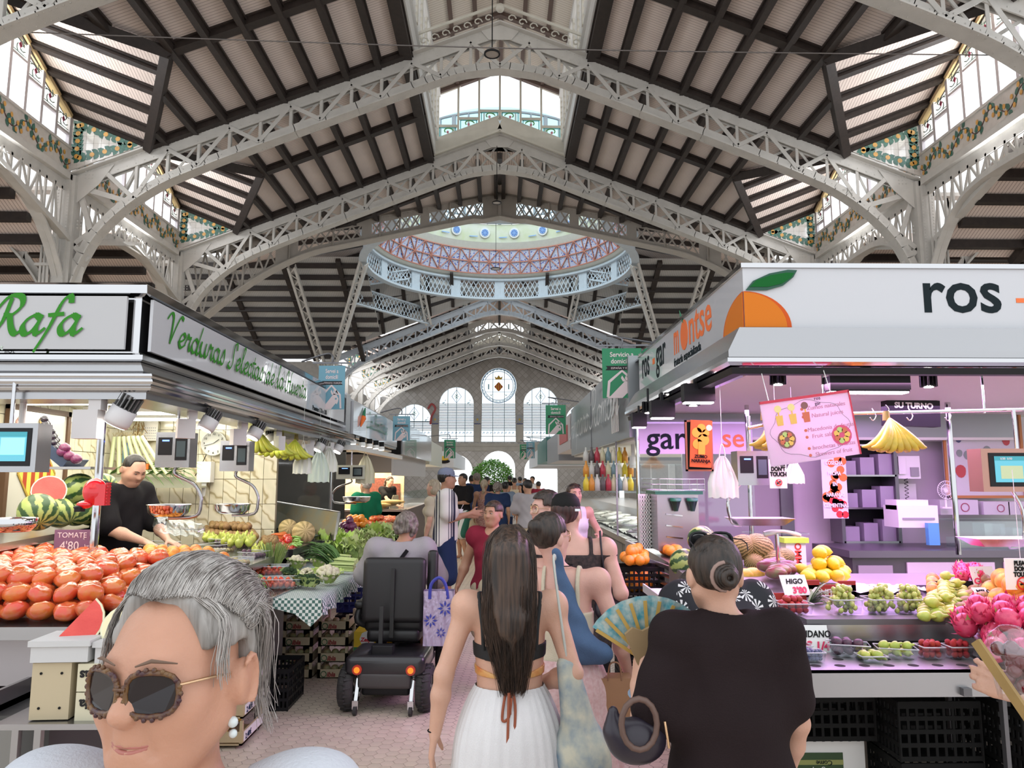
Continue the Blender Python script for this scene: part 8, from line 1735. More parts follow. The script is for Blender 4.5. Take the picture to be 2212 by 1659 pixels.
   for i in range(k):
    for j in range(n):mb.F.append((i*n+j,(i+1)*n+j,(i+1)*n+(j+1)%n,i*n+(j+1)%n));mb.M.append(0);mb.S.append(True)
   mb.done('skirt',m,root)
  elif kind=='shoes':
   for s in('l','r'):A=J['a'+s];wf.cap(A+V(0,-.035,-.035),A+V(0,.14,-.045),.038,.032,.03)
   wf.cut(lambda X,Y,Z:Z-.085);ob('shoes',wf.mesh('shoes',m),root)
 if hair:
  kind,m=hair[0],hair[1];p=hair[2]if len(hair)>2 else{};hf=Field([hc.x-.22,hc.y-.25,hc.z-p.get('down',.2)-.05],[hc.x+.22,hc.y+.2,hc.z+.2],min(h,.008));q=headsc
  if kind!='none':
   v=p.get('vol',.01);hf.ell(g(0,-.016,.036),((.077+v)*q,(.093+v)*q,(.088+v)*q),.01,HR)
   n0=(HR@V(0,1,.1 if kind!='fringe' else.3));cf=g(0,p.get('line',.035),.045);n1=n0
   cz=g(0,0,-.02 if fem else-.01)
   hf.cut(lambda X,Y,Z:np.minimum((X-cf.x)*n1.x+(Y-cf.y)*n1.y+(Z-cf.z)*n1.z,(g(0,0,p.get('fz',.075)).z-Z)))
   e_=g(0,.0,0);hf.cut(lambda X,Y,Z:np.minimum((X-e_.x)*n1.x+(Y-e_.y)*n1.y+.0*Z+.015,g(0,0,.03).z-Z));
   if kind=='short':hf.cut(lambda X,Y,Z:g(0,0,-.055).z-Z)
  if kind in('bun','high_bun'):b=g(*p.get('b',(0,-.125,.01)));hf.ell(b,(.04*q,.035*q,.04*q),.015);
  if kind=='pony':
   pts=p.get('pts',[(0,-.1,.02),(0,-.14,-.03),(.01,-.13,-.12),(.0,-.11,-.17)]);
   for a,b in zip(pts,pts[1:]):hf.cap(g(*a),g(*b),.03,.024,.02)
  if kind=='bob':hf.ell(g(0,-.035,-.04),((.08+v)*q,(.075+v)*q,.075*q),.03,HR)
  if kind=='curly':
   for k in range(46):u=rnd.uniform(-.9,1);a=rnd.uniform(2.6,6.9);s_=math.sqrt(1-u*u);hf.ell(g(.083*s_*cos(a),-.03+.085*s_*sin(a),.01+.09*u),(.026,)*3,.006)
  if kind!='none':hf.ripple(.0015,lambda X,Y,Z:np.sin((X+Y)*160+Z*30));ob('hair',hf.mesh('hair',m),root)
 return root,J,g,HR,hc
def cap_hat(root,g,HR,m,brim=(0,1)):
 f_=MB();prof=[(.088,.035),(.092,.06),(.085,.095),(.06,.125),(.001,.14)];c=g(0,-.015,0)
 vs=[];n=24
 for r,z in prof:
  for j in range(n):a=2*pi*j/n;vs.append(c+HR@V(r*cos(a)*.95,r*sin(a)*1.12,z))
 f_.add(vs,[(i*n+j,i*n+(j+1)%n,(i+1)*n+(j+1)%n,(i+1)*n+j)for i in range(len(prof)-1)for j in range(n)],0,True);f_.done('cap_crown',m,root)
 b=MB();pts=[];
 for s in(0,.012):
  for j in range(13):a=-.95+1.9*j/12;pts.append(c+HR@V(.085*sin(a),.085*cos(a),.045+s*.4))
  for j in range(13):a=-.95+1.9*j/12;pts.append(c+HR@V(.085*sin(a)*1.0,.085*cos(a)+.075*cos(a*1.2),.03+s*.4))
 b.add(pts,[(j,j+1,14+j,13+j)for j in range(12)]+[(26+j,39+j,40+j,27+j)for j in range(12)]+[(13+j,14+j,40+j,39+j)for j in range(12)],0,True);b.done('cap_brim',m,root)
def glasses(root,g,lens,frame,up=False,scale=1,rim=.003):
 o=(0,0,0)if not up else(0,-.06,.085);mb=MB();ln=MB()
 for s in(-1,1):
  c=g(s*.034+o[0],.098+o[1],.008+o[2]);pts=[]
  for k in range(16):
   a=2*pi*k/16;x=.03*scale*abs(cos(a))**.7*(1 if cos(a)>0 else-1);z=.026*scale*abs(sin(a))**.7*(1 if sin(a)>0 else-1);pts.append(g(s*.034+x+o[0],.098+o[1]-abs(s*.034+x)**2*5,.006+z+o[2]))
  mb.tube(pts,rim,6,0,closed=True);ln.add(pts,[tuple(range(16))],0)
  mb.tube([g(s*.064+o[0],.08+o[1],.016+o[2]),g(s*.08+o[0],.03+o[1],.014+o[2]),g(s*.08+o[0],-.01+o[1],.006+o[2]),g(s*.076,-.03+o[1],-.012+o[2])],.002,5,1 if len(frame)>1 else 0)
 mb.tube([g(-.008+o[0],.101+o[1],.012+o[2]),g(.008+o[0],.101+o[1],.012+o[2])],.0022,5,0);mb.done('spectacle_frame',frame,root);ln.done('spectacle_lens',lens,root)
def strands(root,guides,m,r=.0013,n=600,jit=.012,seed=1,name='hair_strands',nseg=3):
 "thin hair strands following interpolated guide curves"
 q=random.Random(seed);mb=MB();G=[bez(gd,3)for gd in guides];
 for _ in range(n):
  i=q.randrange(len(G)-1)if len(G)>1 else 0;t=q.random();a,b=G[i],G[min(i+1,len(G)-1)];o=V(q.gauss(0,jit),q.gauss(0,jit),q.gauss(0,jit));w_=q.uniform(0,6.3);L=len(a);cut=q.uniform(.75,1);k_=max(3,int(L*cut))
  pts=[a[j].lerp(b[j],t)+o*(.25+.75*j/L)+V(sin(j*.9+w_),cos(j*.8+w_),0)*jit*.3 for j in range(k_)]
  mb.tube(pts,[r*(1-.6*j/k_)for j in range(k_)],nseg,cap=False)
 o=mb.done(name,m,root);tag(o,kind='stuff');return o
def cloth(n,c,**k):return mat(n,c,k.pop('rough',.85),spec=.12,bump=.25,bscale=220,var=k.pop('var',.1),vscale=5,**k)
def at(px,py,Y):v=P(px,py,Y=Y);return v
wht=cloth('cloth_white',(.72,.71,.72));blk=cloth('cloth_black',(.015,.014,.016));nav=cloth('cloth_navy',(.02,.035,.09));gry=cloth('cloth_grey',(.36,.34,.36));mar=cloth('cloth_maroon',(.22,.02,.04));grnc=cloth('cloth_green',(.01,.16,.08));bei=cloth('cloth_beige',(.5,.42,.3));brw=cloth('cloth_dark_brown',(.020,.013,.014));lbl=cloth('cloth_pale_blue',(.25,.32,.42));crm=cloth('cloth_cream',(.62,.55,.42))
flor=mat('cloth_floral_beige',(.5,.42,.35),.8,col2=(.3,.2,.18),vscale=30)
def stand(label,px,ptop,Y,rz,fem=True,**k):
 v=at(px,ptop,Y);H=k.pop('H',None)or max(1.5,v.z*1.0)/1.0*1.70/1.70;H=v.z*1.70/1.71
 return person(label,(v.x,Y,0),rz,H,fem=fem,**k)
HGR2=hairmat('hair_silver_base',(.36,.34,.32),(.16,.145,.13));Yg=.95;v=at(415,1262,Yg)
r,J,g,HR,hc=person('silver-haired woman in tortoiseshell sunglasses close to the camera',(v.x-.008,Yg,0),pi-.05,v.z*1.7/1.70,SKG,h=.0045,head=(-.2,-.02),pose=dict(sl=(-.165,-.01,1.41),sr=(.165,-.01,1.41)),face=False,detail=True,legs=False,hands=False,headsc=1.0,full=1.12,age=1,w=.98,wear=[('shirt',cloth('cloth_pale_grey',(.55,.57,.62)),dict(sleeve=.6,scoop=1,h=.008,hem=.7,col=-.03)),('skirt',cloth('cloth_denim_skirt',(.1,.14,.22)),dict(z0=.95,z1=.1,r0=.17,r1=.3))])
mb=MB();mb.tube(bez([g(-.028,.076,-.055),g(-.014,.0835,-.0565),g(0,.0855,-.0565),g(.014,.0835,-.0565),g(.028,.076,-.055)],3),[.0008]+[.0024]*11+[.0008],8);mb.tube(bez([g(-.026,.0765,-.0575),g(-.012,.0835,-.0625),g(0,.085,-.064),g(.012,.0835,-.0625),g(.026,.0765,-.0575)],3),[.0008]+[.0034]*11+[.0008],8);mb.done('lips',mat('lip_mature',(.42,.15,.12),.4),r)
mb=MB()
for s in(-1,1):mb.tube([g(s*.014,.094,.037),g(s*.034,.092,.044),g(s*.056,.074,.038)],[.001,.0024,.0008],6)
mb.done('eyebrows',mat('brow_grey_brown',(.16,.1,.07),.8),r)
tort=mat('tortoiseshell',(.045,.012,.02),.25,col2=(.16,.08,.025),vscale=90);gold=mat('gold_metal',(.75,.5,.3),.25,.9)
glasses(r,lambda x,y,z:g(x*1.0,y+.0,z),mat('dark_lens',(.008,.004,.006),.12),[tort,gold],scale=.95,rim=.0035)
mb=MB()
for s in(-1,1):
 for k in range(22):a=2*pi*k/22;mb.ball(g(s*.034+.031*cos(a),.099-abs(s*.034+.03*cos(a))**2*5,.006+.028*sin(a)),.0034,6,4)
mb.done('beaded_rim',tort,r)
mb=MB();
for s in(-1,1):mb.ball(g(s*.08,-.005,-.052),.007,10,7,0).ball(g(s*.081,-.005,-.066),.0055,10,7,0)
mb.done('pearl_earrings',mat('pearl',(.62,.68,.68),.15,coat=.8),r)
hf=Field([hc.x-.2,hc.y-.25,hc.z-.2],[hc.x+.2,hc.y+.2,hc.z+.22],.006);hf.ell(g(0,-.028,.048),(.09,.098,.098),.02,HR);hf.ell(g(.02,-.115,.03),(.06,.05,.06),.03)
n0=HR@V(0,1,-.05);cf=g(0,.038,.05);e_=g(0,-.02,0);hf.cut(lambda X,Y,Z:np.minimum((X-cf.x)*n0.x+(Y-cf.y)*n0.y+(Z-cf.z)*n0.z,g(0,0,.112).z-Z));hf.cut(lambda X,Y,Z:np.minimum((X-e_.x)*n0.x+(Y-e_.y)*n0.y,g(0,0,.045).z-Z));hf.ripple(.0022,lambda X,Y,Z:np.sin((X*1.4+Y)*120+np.sin(Z*40)*2));ob('hair',hf.mesh('hair',HGR2),r)
HC=(0,-.028,.048)
def hp(th,ph,k=1.0,R3=(.092,.1,.1)):return g(HC[0]+R3[0]*sin(th)*k,HC[1]+R3[1]*cos(th)*cos(ph)*k,HC[2]+R3[2]*cos(th)*sin(ph)*k)
gd=[[hp(-1.42+2.84*k/16,.62+.3*abs(-1.42+2.84*k/16),1.0),hp((-1.4+2.8*k/16),1.15,1.035),hp((-1.32+2.64*k/16),1.75,1.03),hp((-1.0+2.0*k/16),2.4,1.03),hp((-.55+1.1*k/16),2.95,1.08),g(.02,-.15,.02)]for k in range(17)]
strands(r,gd,HG,.0009,2300,.005,2)
for s_,n_ in((1,150),(-1,90)):strands(r,[[hp(s_*1.1,1.9,1.02),hp(s_*1.3,2.6,1.05),g(s_*.085,-.06,-.02),g(s_*.09,-.07,-.09)],[hp(s_*1.2,1.4,1.02),hp(s_*1.4,2.2,1.05),g(s_*.088,-.05,-.03),g(s_*.105,-.05,-.08)]],HG,.0008,n_,.01,3+s_,'loose_strands')
for s_ in(-1,1):strands(r,[[hp(s_*.4,.8,1.0),hp(s_*.95,.55,1.03),g(s_*.083,.035,.03),g(s_*.083,.03,-.01)],[hp(s_*.5,.9,1.0),hp(s_*1.0,.7,1.03),g(s_*.085,.02,.04),g(s_*.086,.015,.0)]],HG,.0008,60,.004,6+s_,'loose_strands')
mb=MB();mb.tube(bez([(-.13,-.06,1.43),(-.11,.02,1.435),(-.10,.1,1.33)],4),.006,6,flat=2.2);mb.done('bag_strap',mat('strap_brown',(.12,.07,.05),.6),r)
Y2_=2.85;v=at(1098,1140,Y2_)
r,J,g,HR,hc=person('woman seen from behind with long brown hair, black bra back and white skirt',(v.x+.005,Y2_,0),0,v.z*1.7/1.70,SK,h=.007,face=False,curl=.4,w=1.0,pose=dict(el=(-.265,-.04,1.12),wl=(-.30,-.02,.89),er=(.255,-.06,1.13),wr=(.10,.16,1.02)),wear=[('skirt',wht,dict(z0=1.075,z1=.2,r0=.140,r1=.33,hip=.022,folds=13))])
bk=mat('bra_black',(.01,.01,.011),.7);f=Field([-.25,-.2,1.1],[.25,.2,1.3],.005);torso(f,J,1.0,.006);f.cut(lambda X,Y,Z:np.maximum(np.abs(Z-1.20+np.abs(X)*-.12)-.027,-.4));ob('bra_band',f.mesh('bra_band',bk),r)
f=Field([-.25,-.2,1.05],[.25,.2,1.3],.005);torso(f,J,1.0,.006);f.cut(lambda X,Y,Z:np.abs(Z-1.125-.15*(np.abs(X)-.05).clip(0,1))-.004-.13*(np.abs(X)-.03).clip(0,.2));ob('orange_back_band',f.mesh('orange_back_band',mat('satin_orange',(.55,.17,.05),.35,col2=(.65,.35,.12),vscale=20)),r)
mb=MB()
for s in(-1,1):mb.tube(bez([(s*.105,-.09,1.225),(s*.11,-.095,1.32),(s*.125,-.05,1.43),(s*.12,.0,1.44)],4),.009,6,flat=.3,up=(0,-1,0))
mb.done('bra_straps',bk,r)
mb=MB();rb=mat('ribbon_rust',(.28,.07,.03),.6)
for pts in([(0,-.125,1.12),(-.02,-.135,1.06),(-.03,-.15,.98),(-.005,-.15,.99),(.005,-.15,1.06)],[(0,-.125,1.12),(.02,-.14,1.03),(.015,-.16,.9),(.02,-.165,.84)],[(0,-.125,1.12),(.0,-.14,1.0),(-.01,-.16,.86)],[(-.005,-.15,1.08),(-.01,-.165,.9),(-.015,-.17,.83)]):mb.tube(bez(pts,5),.006,6,flat=.35,up=(0,-1,0))
mb.done('back_ribbons',rb,r)
f=Field([-.2,-.22,1.1],[.2,.15,1.75],.007);f.ell(g(0,-.02,.03),(.086,.1,.094),.02);f.cap(V(0,-.1,1.6),V(0,-.125,1.32),.075,.055,.05);f.cap(V(-.045,-.085,1.55),V(-.06,-.11,1.38),.045,.04,.04);f.cap(V(.045,-.085,1.55),V(.055,-.11,1.36),.045,.035,.04);f.cap(V(0.01,-.12,1.35),V(.01,-.13,1.17),.05,.02,.04);f.cut(lambda X,Y,Z:np.minimum(Y-.03,1.66-Z));f.ripple(.003,lambda X,Y,Z:np.sin(X*140+np.sin(Z*9)*2));ob('hair',f.mesh('hair',HM),r)
gd=[]
for k in range(13):a=-1.5+3*k/12;x=sin(a);gd.append([g(x*.03,-.01-.03*cos(a),.125),g(x*.092,-.05-.06*cos(a),.05),V(x*.10,-.10-.05*cos(a),1.47),V(x*.095,-.115-.035*cos(a),1.33),V(x*.065+.01,-.12-.03*cos(a),1.18),V(x*.03+.012,-.13,1.04)])
strands(r,gd,HM,.0015,2100,.009,7)
mb=MB();mb.tube([(-.302+.027*cos(a),-.015+.027*sin(a),.9)for a in[i*pi/6 for i in range(12)]],.003,5,closed=True);mb.done('cord_bracelet',blk,r)
t=thing('shoulder_bag','soft blue and cream patterned cloth bag on the long-haired woman\'s right side','bag',(v.x+.235,Y2_-.06,0));f=Field([-.13,-.1,.55],[.16,.12,1.2],.007);f.cap((-.02,0,1.05),(.03,0,.72),.035,.085,.04);f.cap((.03,0,.75),(.06,.02,.66),.09,.07,.04);f.ripple(.006,lambda X,Y,Z:np.sin(X*70+Z*20));ob('bag_body',f.mesh('bag_body',mat('bag_blue_pattern',(.12,.20,.28),.8,col2=(.5,.48,.38),vscale=11)),t);mb=MB();mb.tube(bez([(-.02,0,1.05),(-.05,-.03,1.25),(-.07,-.02,1.42),(-.06,.03,1.43)],4),.012,6,flat=.4);mb.done('strap',mat('strap_pale',(.5,.52,.48),.7),t)
Y3=3.45;v=at(1172,1108,Y3)
r,J,g,HR,hc=person('woman with dark tied hair and glasses, pale straps and a denim bag',(v.x+.09,Y3,0),-.25,v.z*1.7/1.71,SKP,h=.008,face=True,head=(-.55,.0),curl=.7,w=.98,pose=dict(hed=(-.06,.0,1.585),nek=(-.02,-.015,1.44),er=(.27,-.02,1.13),wr=(.30,.14,.93)),wear=[('shirt',crm,dict(sleeve=0,tank=1,tz=.0,strap=.012,hem=.9,name='strappy_top')),('skirt',mat('pink_gingham',(.62,.38,.38),.8,col2=(.7,.5,.5),vscale=60),dict(z0=1.02,z1=.45,r0=.17,r1=.27))],hair=('bun',HB,dict(b=(.0,-.11,.06),line=.05)))
glasses(r,g,glassmat('specs_lens',(.95,.95,.95),.15),[gold]);mb=MB();mb.tube([g(0,-.095,.06)+V(.026*cos(a),.01,.026*sin(a))for a in[i*pi/6 for i in range(12)]],.009,6,closed=True);mb.done('hair_scrunchie',mat('scrunchie_pink',(.7,.5,.5),.8),r)
mb=MB();mb.tube([(.055*cos(a),-.01+.055*sin(a),1.455)for a in[i*pi/8 for i in range(16)]],.0025,5,closed=True);mb.done('necklace',blk,r)
bl=v;t=thing('shoulder_bag','blue denim hobo bag hanging on the glasses-wearing woman\'s shoulder','bag',(P(1262,1400,Y=Y3-.1).x,Y3-.12,0));f=Field([-.2,-.12,.85],[.22,.12,1.5],.008);f.cap((-.12,0,1.40),(-.075,0,1.2),.018,.03,.04);f.cap((-.075,0,1.2),(-.02,0,1.02),.03,.065,.05);f.cap((-.05,0,.99),(.07,0,.97),.055,.05,.05);f.ripple(.004,lambda X,Y,Z:np.sin(Z*60+X*30));o=ob('bag_body',f.mesh('bag_body',cloth('denim',(.09,.15,.27),var=.3)),t)
t=thing('paper_bag','brown kraft paper bag with twisted handles in the woman\'s hand','bag',(P(1325,1500,Y=3.4).x,3.4,0));MB().prism([(-.075,.62),(.075,.62),(.08,.86),(-.08,.86)],(0,-.05,0),(1,0,0),(0,0,1),-.1).done('bag_body',mat('kraft_paper',(.36,.19,.10),.8,var=.1),t);mb=MB();mb.tube(bez([(-.03,-.05,.85),(-.02,-.05,.92),(.02,-.05,.92),(.03,-.05,.85)],4),.004,5);mb.done('twisted_handle',mat('kraft_dark',(.28,.14,.08),.8),t)
Y4=4.3;v=at(1215,1060,Y4)
r,J,g,HR,hc=person('woman in a black cap and dark leopard top with a black handbag',(v.x+.07,Y4,0),-.05,v.z*1.7/1.73,SKP,h=.009,face=False,head=(-.35,0),w=1.12,pose=dict(hed=(-.05,.01,1.585),er=(.26,-.06,1.14),wr=(.26,.12,.98)),wear=[('shirt',mat('leopard_dark',(.05,.03,.03),.8,col2=(.012,.008,.01),vscale=60),dict(sleeve=0,tank=1,tz=.12,strap=.015,hem=.8,name='leopard_top')),('trousers',blk,dict(len=1.6))],hair=('pony',hairmat('hair_red_brown',(.06,.02,.018),(.02,.008,.008)),dict(pts=[(0,-.1,-.03),(-.02,-.12,-.07),(-.05,-.11,-.10)])))
cap_hat(r,g,HR,blackm);mb=MB();mb.beam((-.12,-.12,1.38),(.17,-.12,1.05),.008,.004);mb.done('thin_strap',mat('strap_tan',(.5,.3,.22),.6),r);mb=MB();mb.box((0.01,-.118,1.62),(.03,.004,.014));mb.done('cap_buckle',chrome,r)
t=thing('handbag','black leather handbag hanging by a wide strap from the capped woman\'s shoulder','bag',(v.x+.24,Y4-.06,0));f=Field([-.15,-.12,.8],[.25,.12,1.25],.009);f.cap((-.02,0,1.0),(.12,0,.98),.07,.06,.04);f.cap((-.03,0,1.05),(.02,0,1.12),.04,.02,.04);ob('bag_body',f.mesh('bag_body',mat('black_leather',(.02,.015,.025),.35)),t);mb=MB();mb.tube(bez([(.0,0,1.1),(-.03,-.02,1.3),(-.035,.0,1.43)],4),.02,6,flat=.3);mb.done('strap',MATS['black_leather'],t)
Y5=4.9;v=at(1160,1055,Y5)
r,J,g,HR,hc=person('woman with short dark hair facing left between the two front walkers',(v.x+.06,Y5,0),1.9,v.z*1.7/1.73,SKP,h=.009,face=True,detail=True,w=1.1,wear=[('shirt',blk,dict(sleeve=.4,hem=.8,scoop=1)),('trousers',nav,dict(len=1.7))],hair=('short',HB,dict(vol=.016,line=.04)));glasses(r,g,MATS['specs_lens'],[gold])
Y6=6.4;v=at(1066,1080,Y6)
r,J,g,HR,hc=person('woman in a maroon sleeveless top walking towards the camera, looking left',(v.x,Y6,0),pi-.25,v.z*1.7/1.72,SKT,h=.009,face=True,detail=True,head=(-.35,0),w=1.22,belly=.03,curl=.9,pose=dict(er=(.28,-.06,1.14),wr=(.34,.02,.92),el=(-.27,-.03,1.13)),wear=[('shirt',mar,dict(sleeve=.08,scoop=1,hem=.84,name='sleeveless_top')),('shorts',bei,dict(len=.9)),('shoes',gry)],hair=('pony',HM,dict(pts=[(0,-.1,.03),(0,-.13,-.03)],line=.05)))
t=thing('shoulder_bag','beige slouchy bag at the maroon-top woman\'s hip','bag',(v.x-.03,Y6-.25,.0));f=Field([-.15,-.1,.7],[.2,.1,1.1],.01);f.cap((0,0,.85),(.08,0,.84),.09,.09,.04);ob('bag_body',f.mesh('bag_body',bei),t)
Y7=2.3;v=at(1532,1152,Y7);sc7=v.z/1.715
def L7(px,py,Y):return tuple((P(px,py,Y=Y)-V(v.x+.04,Y7,0))/sc7)
r,J,g,HR,hc=person('woman in a loose dark brown top, hair bun and sunglasses on her head',(v.x+.04,Y7,0),.05,v.z*1.7/1.715,SK,h=.007,face=False,headsc=1.08,w=1.03,curl=.9,head=(-.05,0),hd=dict(l=(.2,.25,1)),palm=dict(l=(1,0.2,-.1)),pose=dict(hed=(-.03,.01,1.575),el=L7(1395,1592,2.26),wl=L7(1378,1478,2.42),er=(.23,.0,1.10),wr=(.22,.12,.86)),wear=[('trousers',blk,dict(len=1.8))],hair=('bun',HB,dict(b=(.0,-.118,.012),line=.06,vol=.004)))
f=Field([-.45,-.3,.8],[.45,.3,1.55],.008);torso(f,J,1.05,.022);f.cap(J['nek']+V(0,0,-.07),J['nek']+V(0,0,-.02),.08,.07,.04)
for s in('l','r'):S,E=J['s'+s],J['e'+s];f.cap(S,S.lerp(E,.72),.06,.075,.05);f.cap(S.lerp(E,.4),S.lerp(E,.6)+V(-.07 if s=='r' else.07,0,-.06),.07,.08,.05)
f.cap((0,0,1.1),(0,0,.88),.155,.17,.08);f.ell(J['nek']+V(0,.02,.045),(.075,.09,.055),.01,None,True)
f.cut(lambda X,Y,Z:.86+.05*np.sin(X*5)-Z);f.ripple(.005,lambda X,Y,Z:np.sin(X*24+Z*8)*np.sin(Z*9));ob('loose_top',f.mesh('loose_top',brw),r)
glasses(r,lambda x,y,z:g(x*1.05,y+.0,z+.012),mat('dark_lens2',(.01,.01,.012),.1,coat=1),[black],up=True,rim=.005)
mb=MB();b=g(0,-.13,.012)
for k in range(3):mb.tube([b+V((.03-.006*k)*cos(a),-.012*k-.004,(.03-.006*k)*sin(a))for a in[i*pi/7 for i in range(14)]],.012,7,closed=True)
mb.done('coiled_bun',HB,r);mb=MB();mb.tube([b+V(.042*cos(a),.01,.042*sin(a))for a in[1.6+i*pi/8 for i in range(9)]],.009,6);mb.done('scrunchie',mat('scrunchie_taupe',(.3,.2,.17),.8),r)
wq=J['wl'].lerp(J['el'],.18);mb=MB();mb.tube([wq+V(.03*cos(a),.03*sin(a),.01*sin(a))for a in[i*pi/8 for i in range(16)]],.008,6,closed=True,flat=.4);mb.done('wristband',lbl,r)
c=P(1402,1432,Y=2.46);t=thing('hand_fan','open blue floral folding fan with golden sticks in the dark-brown-top woman\'s hand','fan',c,0,rot=(.12,.1,0));mb=MB();st=MB();R0_=.215
for k in range(18):
 a=2.68-2.0*k/17;a2=2.68-2.0*(k+1)/17;z=.004*(k%2)
 if k<17:mb.add([(R0_*.4*cos(a),z,R0_*.4*sin(a)),(R0_*cos(a),z,R0_*sin(a)),(R0_*cos(a2),.004-z,R0_*sin(a2)),(R0_*.4*cos(a2),.004-z,R0_*.4*sin(a2))],[(0,1,2,3)],k%2 and 0 or 1)
 if k%2==0:st.beam((0,-.004,0),(R0_*.93*cos(a),-.004,R0_*.93*sin(a)),.004,.011,(0,-1,0)if 0 else(0,0,1))
mb.done('fan_leaf',[mat('fan_blue',(.03,.22,.32),.5,col2=(.35,.5,.5),vscale=22),mat('fan_teal',(.05,.3,.38),.5,col2=(.5,.55,.5),vscale=30)],t);st.done('fan_sticks',mat('fan_gold',(.5,.32,.08),.5),t)
mb=MB();mb.prism([(-.035,-.03),(.04,-.03),(.10,.10),(.07,.115),(.04,.1),(.01,.12),(-.03,.1),(-.06,.11),(-.085,.09)],(0,-.02,0),(1,0,0),(0,0,1),.02);mb.done('body',mat('kraft_paper2',(.33,.22,.11),.8,var=.15),thing('paper_sleeve','crumpled brown paper sleeve held in front of the open fan','paper bag',c+V(.0,-.02,.01)))
t=thing('handbag','black handbag with brown handle and clasp on the dark-brown-top woman\'s arm','bag',(P(1370,1560,Y=2.25).x,2.22,P(0,1600,Y=2.22).z));f=Field([-.16,-.1,-.12],[.16,.1,.15],.007);f.ell((0,0,-.01),(.085,.05,.065),.02);f.cap((-.07,0,.02),(-.065,0,.07),.025,.015,.03);f.cut(lambda X,Y,Z:Z-.09-.3*np.abs(X));ob('bag_body',f.mesh('bag_body',MATS['black_leather']),t);mb=MB();mb.tube([(.0+.05*cos(a),-.05,.05+.068*sin(a))for a in[i*pi/8 for i in range(16)]],.009,7,closed=True);mb.done('handle',mat('handle_brown',(.12,.07,.055),.5),t);mb=MB();mb.tube([(.07,-.06,.06),(.075,-.065,.02),(.08,-.06,-.01)],.004,5);mb.done('clasp',gold,t)
fl2=mat('black_white_leaf_print',(.012,.012,.018),.8);nt=fl2.node_tree;b=nt.nodes['Principled BSDF'];tc=nt.nodes.new('ShaderNodeTexCoord');vo=nt.nodes.new('ShaderNodeTexVoronoi');vo.inputs['Scale'].default_value=11;nt.links.new(tc.outputs['Object'],vo.inputs['Vector']);wv=nt.nodes.new('ShaderNodeTexWave');wv.wave_type='RINGS';wv.inputs['Scale'].default_value=14;wv.inputs['Distortion'].default_value=6;nt.links.new(vo.outputs['Position'],wv.inputs['Vector'])
sb_=nt.nodes.new('ShaderNodeVectorMath');sb_.operation='SUBTRACT';nt.links.new(tc.outputs['Object'],sb_.inputs[0]);s2_=nt.nodes.new('ShaderNodeSeparateXYZ');vs_=nt.nodes.new('ShaderNodeVectorMath');vs_.operation='SCALE';vs_.inputs['Scale'].default_value=1.0;nt.links.new(vo.outputs['Position'],sb_.inputs[1]);nt.links.new(sb_.outputs[0],s2_.inputs[0])
an=MM('ARCTAN2',s2_.outputs[2],s2_.outputs[0],nt);pet=MM('SINE',MM('MULTIPLY',an,9,nt),0,nt);di=vo.outputs['Distance'];lim=MM('MULTIPLY',MM('GREATER_THAN',pet,.1,nt),MM('MULTIPLY',MM('LESS_THAN',di,.42,nt),MM('GREATER_THAN',di,.07,nt),nt),nt);nt.links.new(ramp(nt,lim,[(.4,(.012,.012,.018)),(.6,(.7,.68,.7))],'CONSTANT'),b.inputs['Base Color'])
v=at(1600,1262,3.15);person('woman in a black shirt with white leaf print bending over the fruit',(v.x-.02,3.12,0),0,1.6,SK,h=.009,face=False,lean=.85,w=1.15,pose=dict(hed=(-.05,.56,1.24),wl=(-.15,.6,1.0),wr=(.2,.6,1.0),el=(-.28,.42,1.0),er=(.3,.42,1.0)),wear=[('shirt',fl2,dict(sleeve=.8,hem=.8,g=.03)),('trousers',blk,dict(len=1.7))],hair=('short',HB))
Y10=9.5;strp=mat('striped_shirt',(.72,.70,.66),.8);nt=strp.node_tree;b=nt.nodes['Principled BSDF'];tc=nt.nodes.new('ShaderNodeTexCoord');sx=nt.nodes.new('ShaderNodeSeparateXYZ');nt.links.new(tc.outputs['Object'],sx.inputs[0]);ay=MM('ABSOLUTE',MM('ADD',sx.outputs[1],.03,nt),0,nt);l1=MM('MULTIPLY',MM('GREATER_THAN',ay,.078,nt),MM('LESS_THAN',ay,.092,nt),nt);l2=MM('MULTIPLY',MM('GREATER_THAN',ay,.1,nt),MM('LESS_THAN',ay,.125,nt),nt);l3=MM('MULTIPLY',MM('GREATER_THAN',ay,.05,nt),MM('LESS_THAN',ay,.058,nt),nt);nt.links.new(ramp(nt,MM('ADD',MM('ADD',l1,l2,nt),l3,nt),[(.3,(.70,.68,.64)),(.5,(.02,.02,.05))],'CONSTANT'),b.inputs['Base Color'])
r,J,g,HR,hc=stand('man in a blue-grey cap, white shirt with dark stripes and navy shorts',965,1012,Y10,-pi/2+.1,False,skin=SKT,h=.011,w=1.0,hd=dict(r=(0,1,0)),pose=dict(er=(.21,.04,1.13),wr=(.16,.28,1.2),el=(-.21,0,1.13),wl=(-.17,.26,1.15)),wear=[('shirt',strp,dict(sleeve=.65,hem=.80,g=.03,flare=.02)),('shorts',nav,dict(len=1.0,g=.025)),('shoes',gry)],hair=('short',HK));cap_hat(r,g,HR,cloth('cap_bluegrey',(.22,.25,.34)))
w_=r.matrix_basis@V(.14,.36,1.24)if 0 else Vector((P(995,1108,Y=Y10).x,Y10-.1,P(0,1112,Y=Y10).z));t=thing('drink_cup','pale paper cup with a straw held by the man in the blue-grey cap','cup',w_);MB().lathe([(.001,0),(.03,0),(.038,.07),(.036,.07),(.001,.065)],16).done('cup_body',wht,t);MB().tube([(0,0,.05),(.04,0,.13)],.003,5).done('straw',whitep,t)
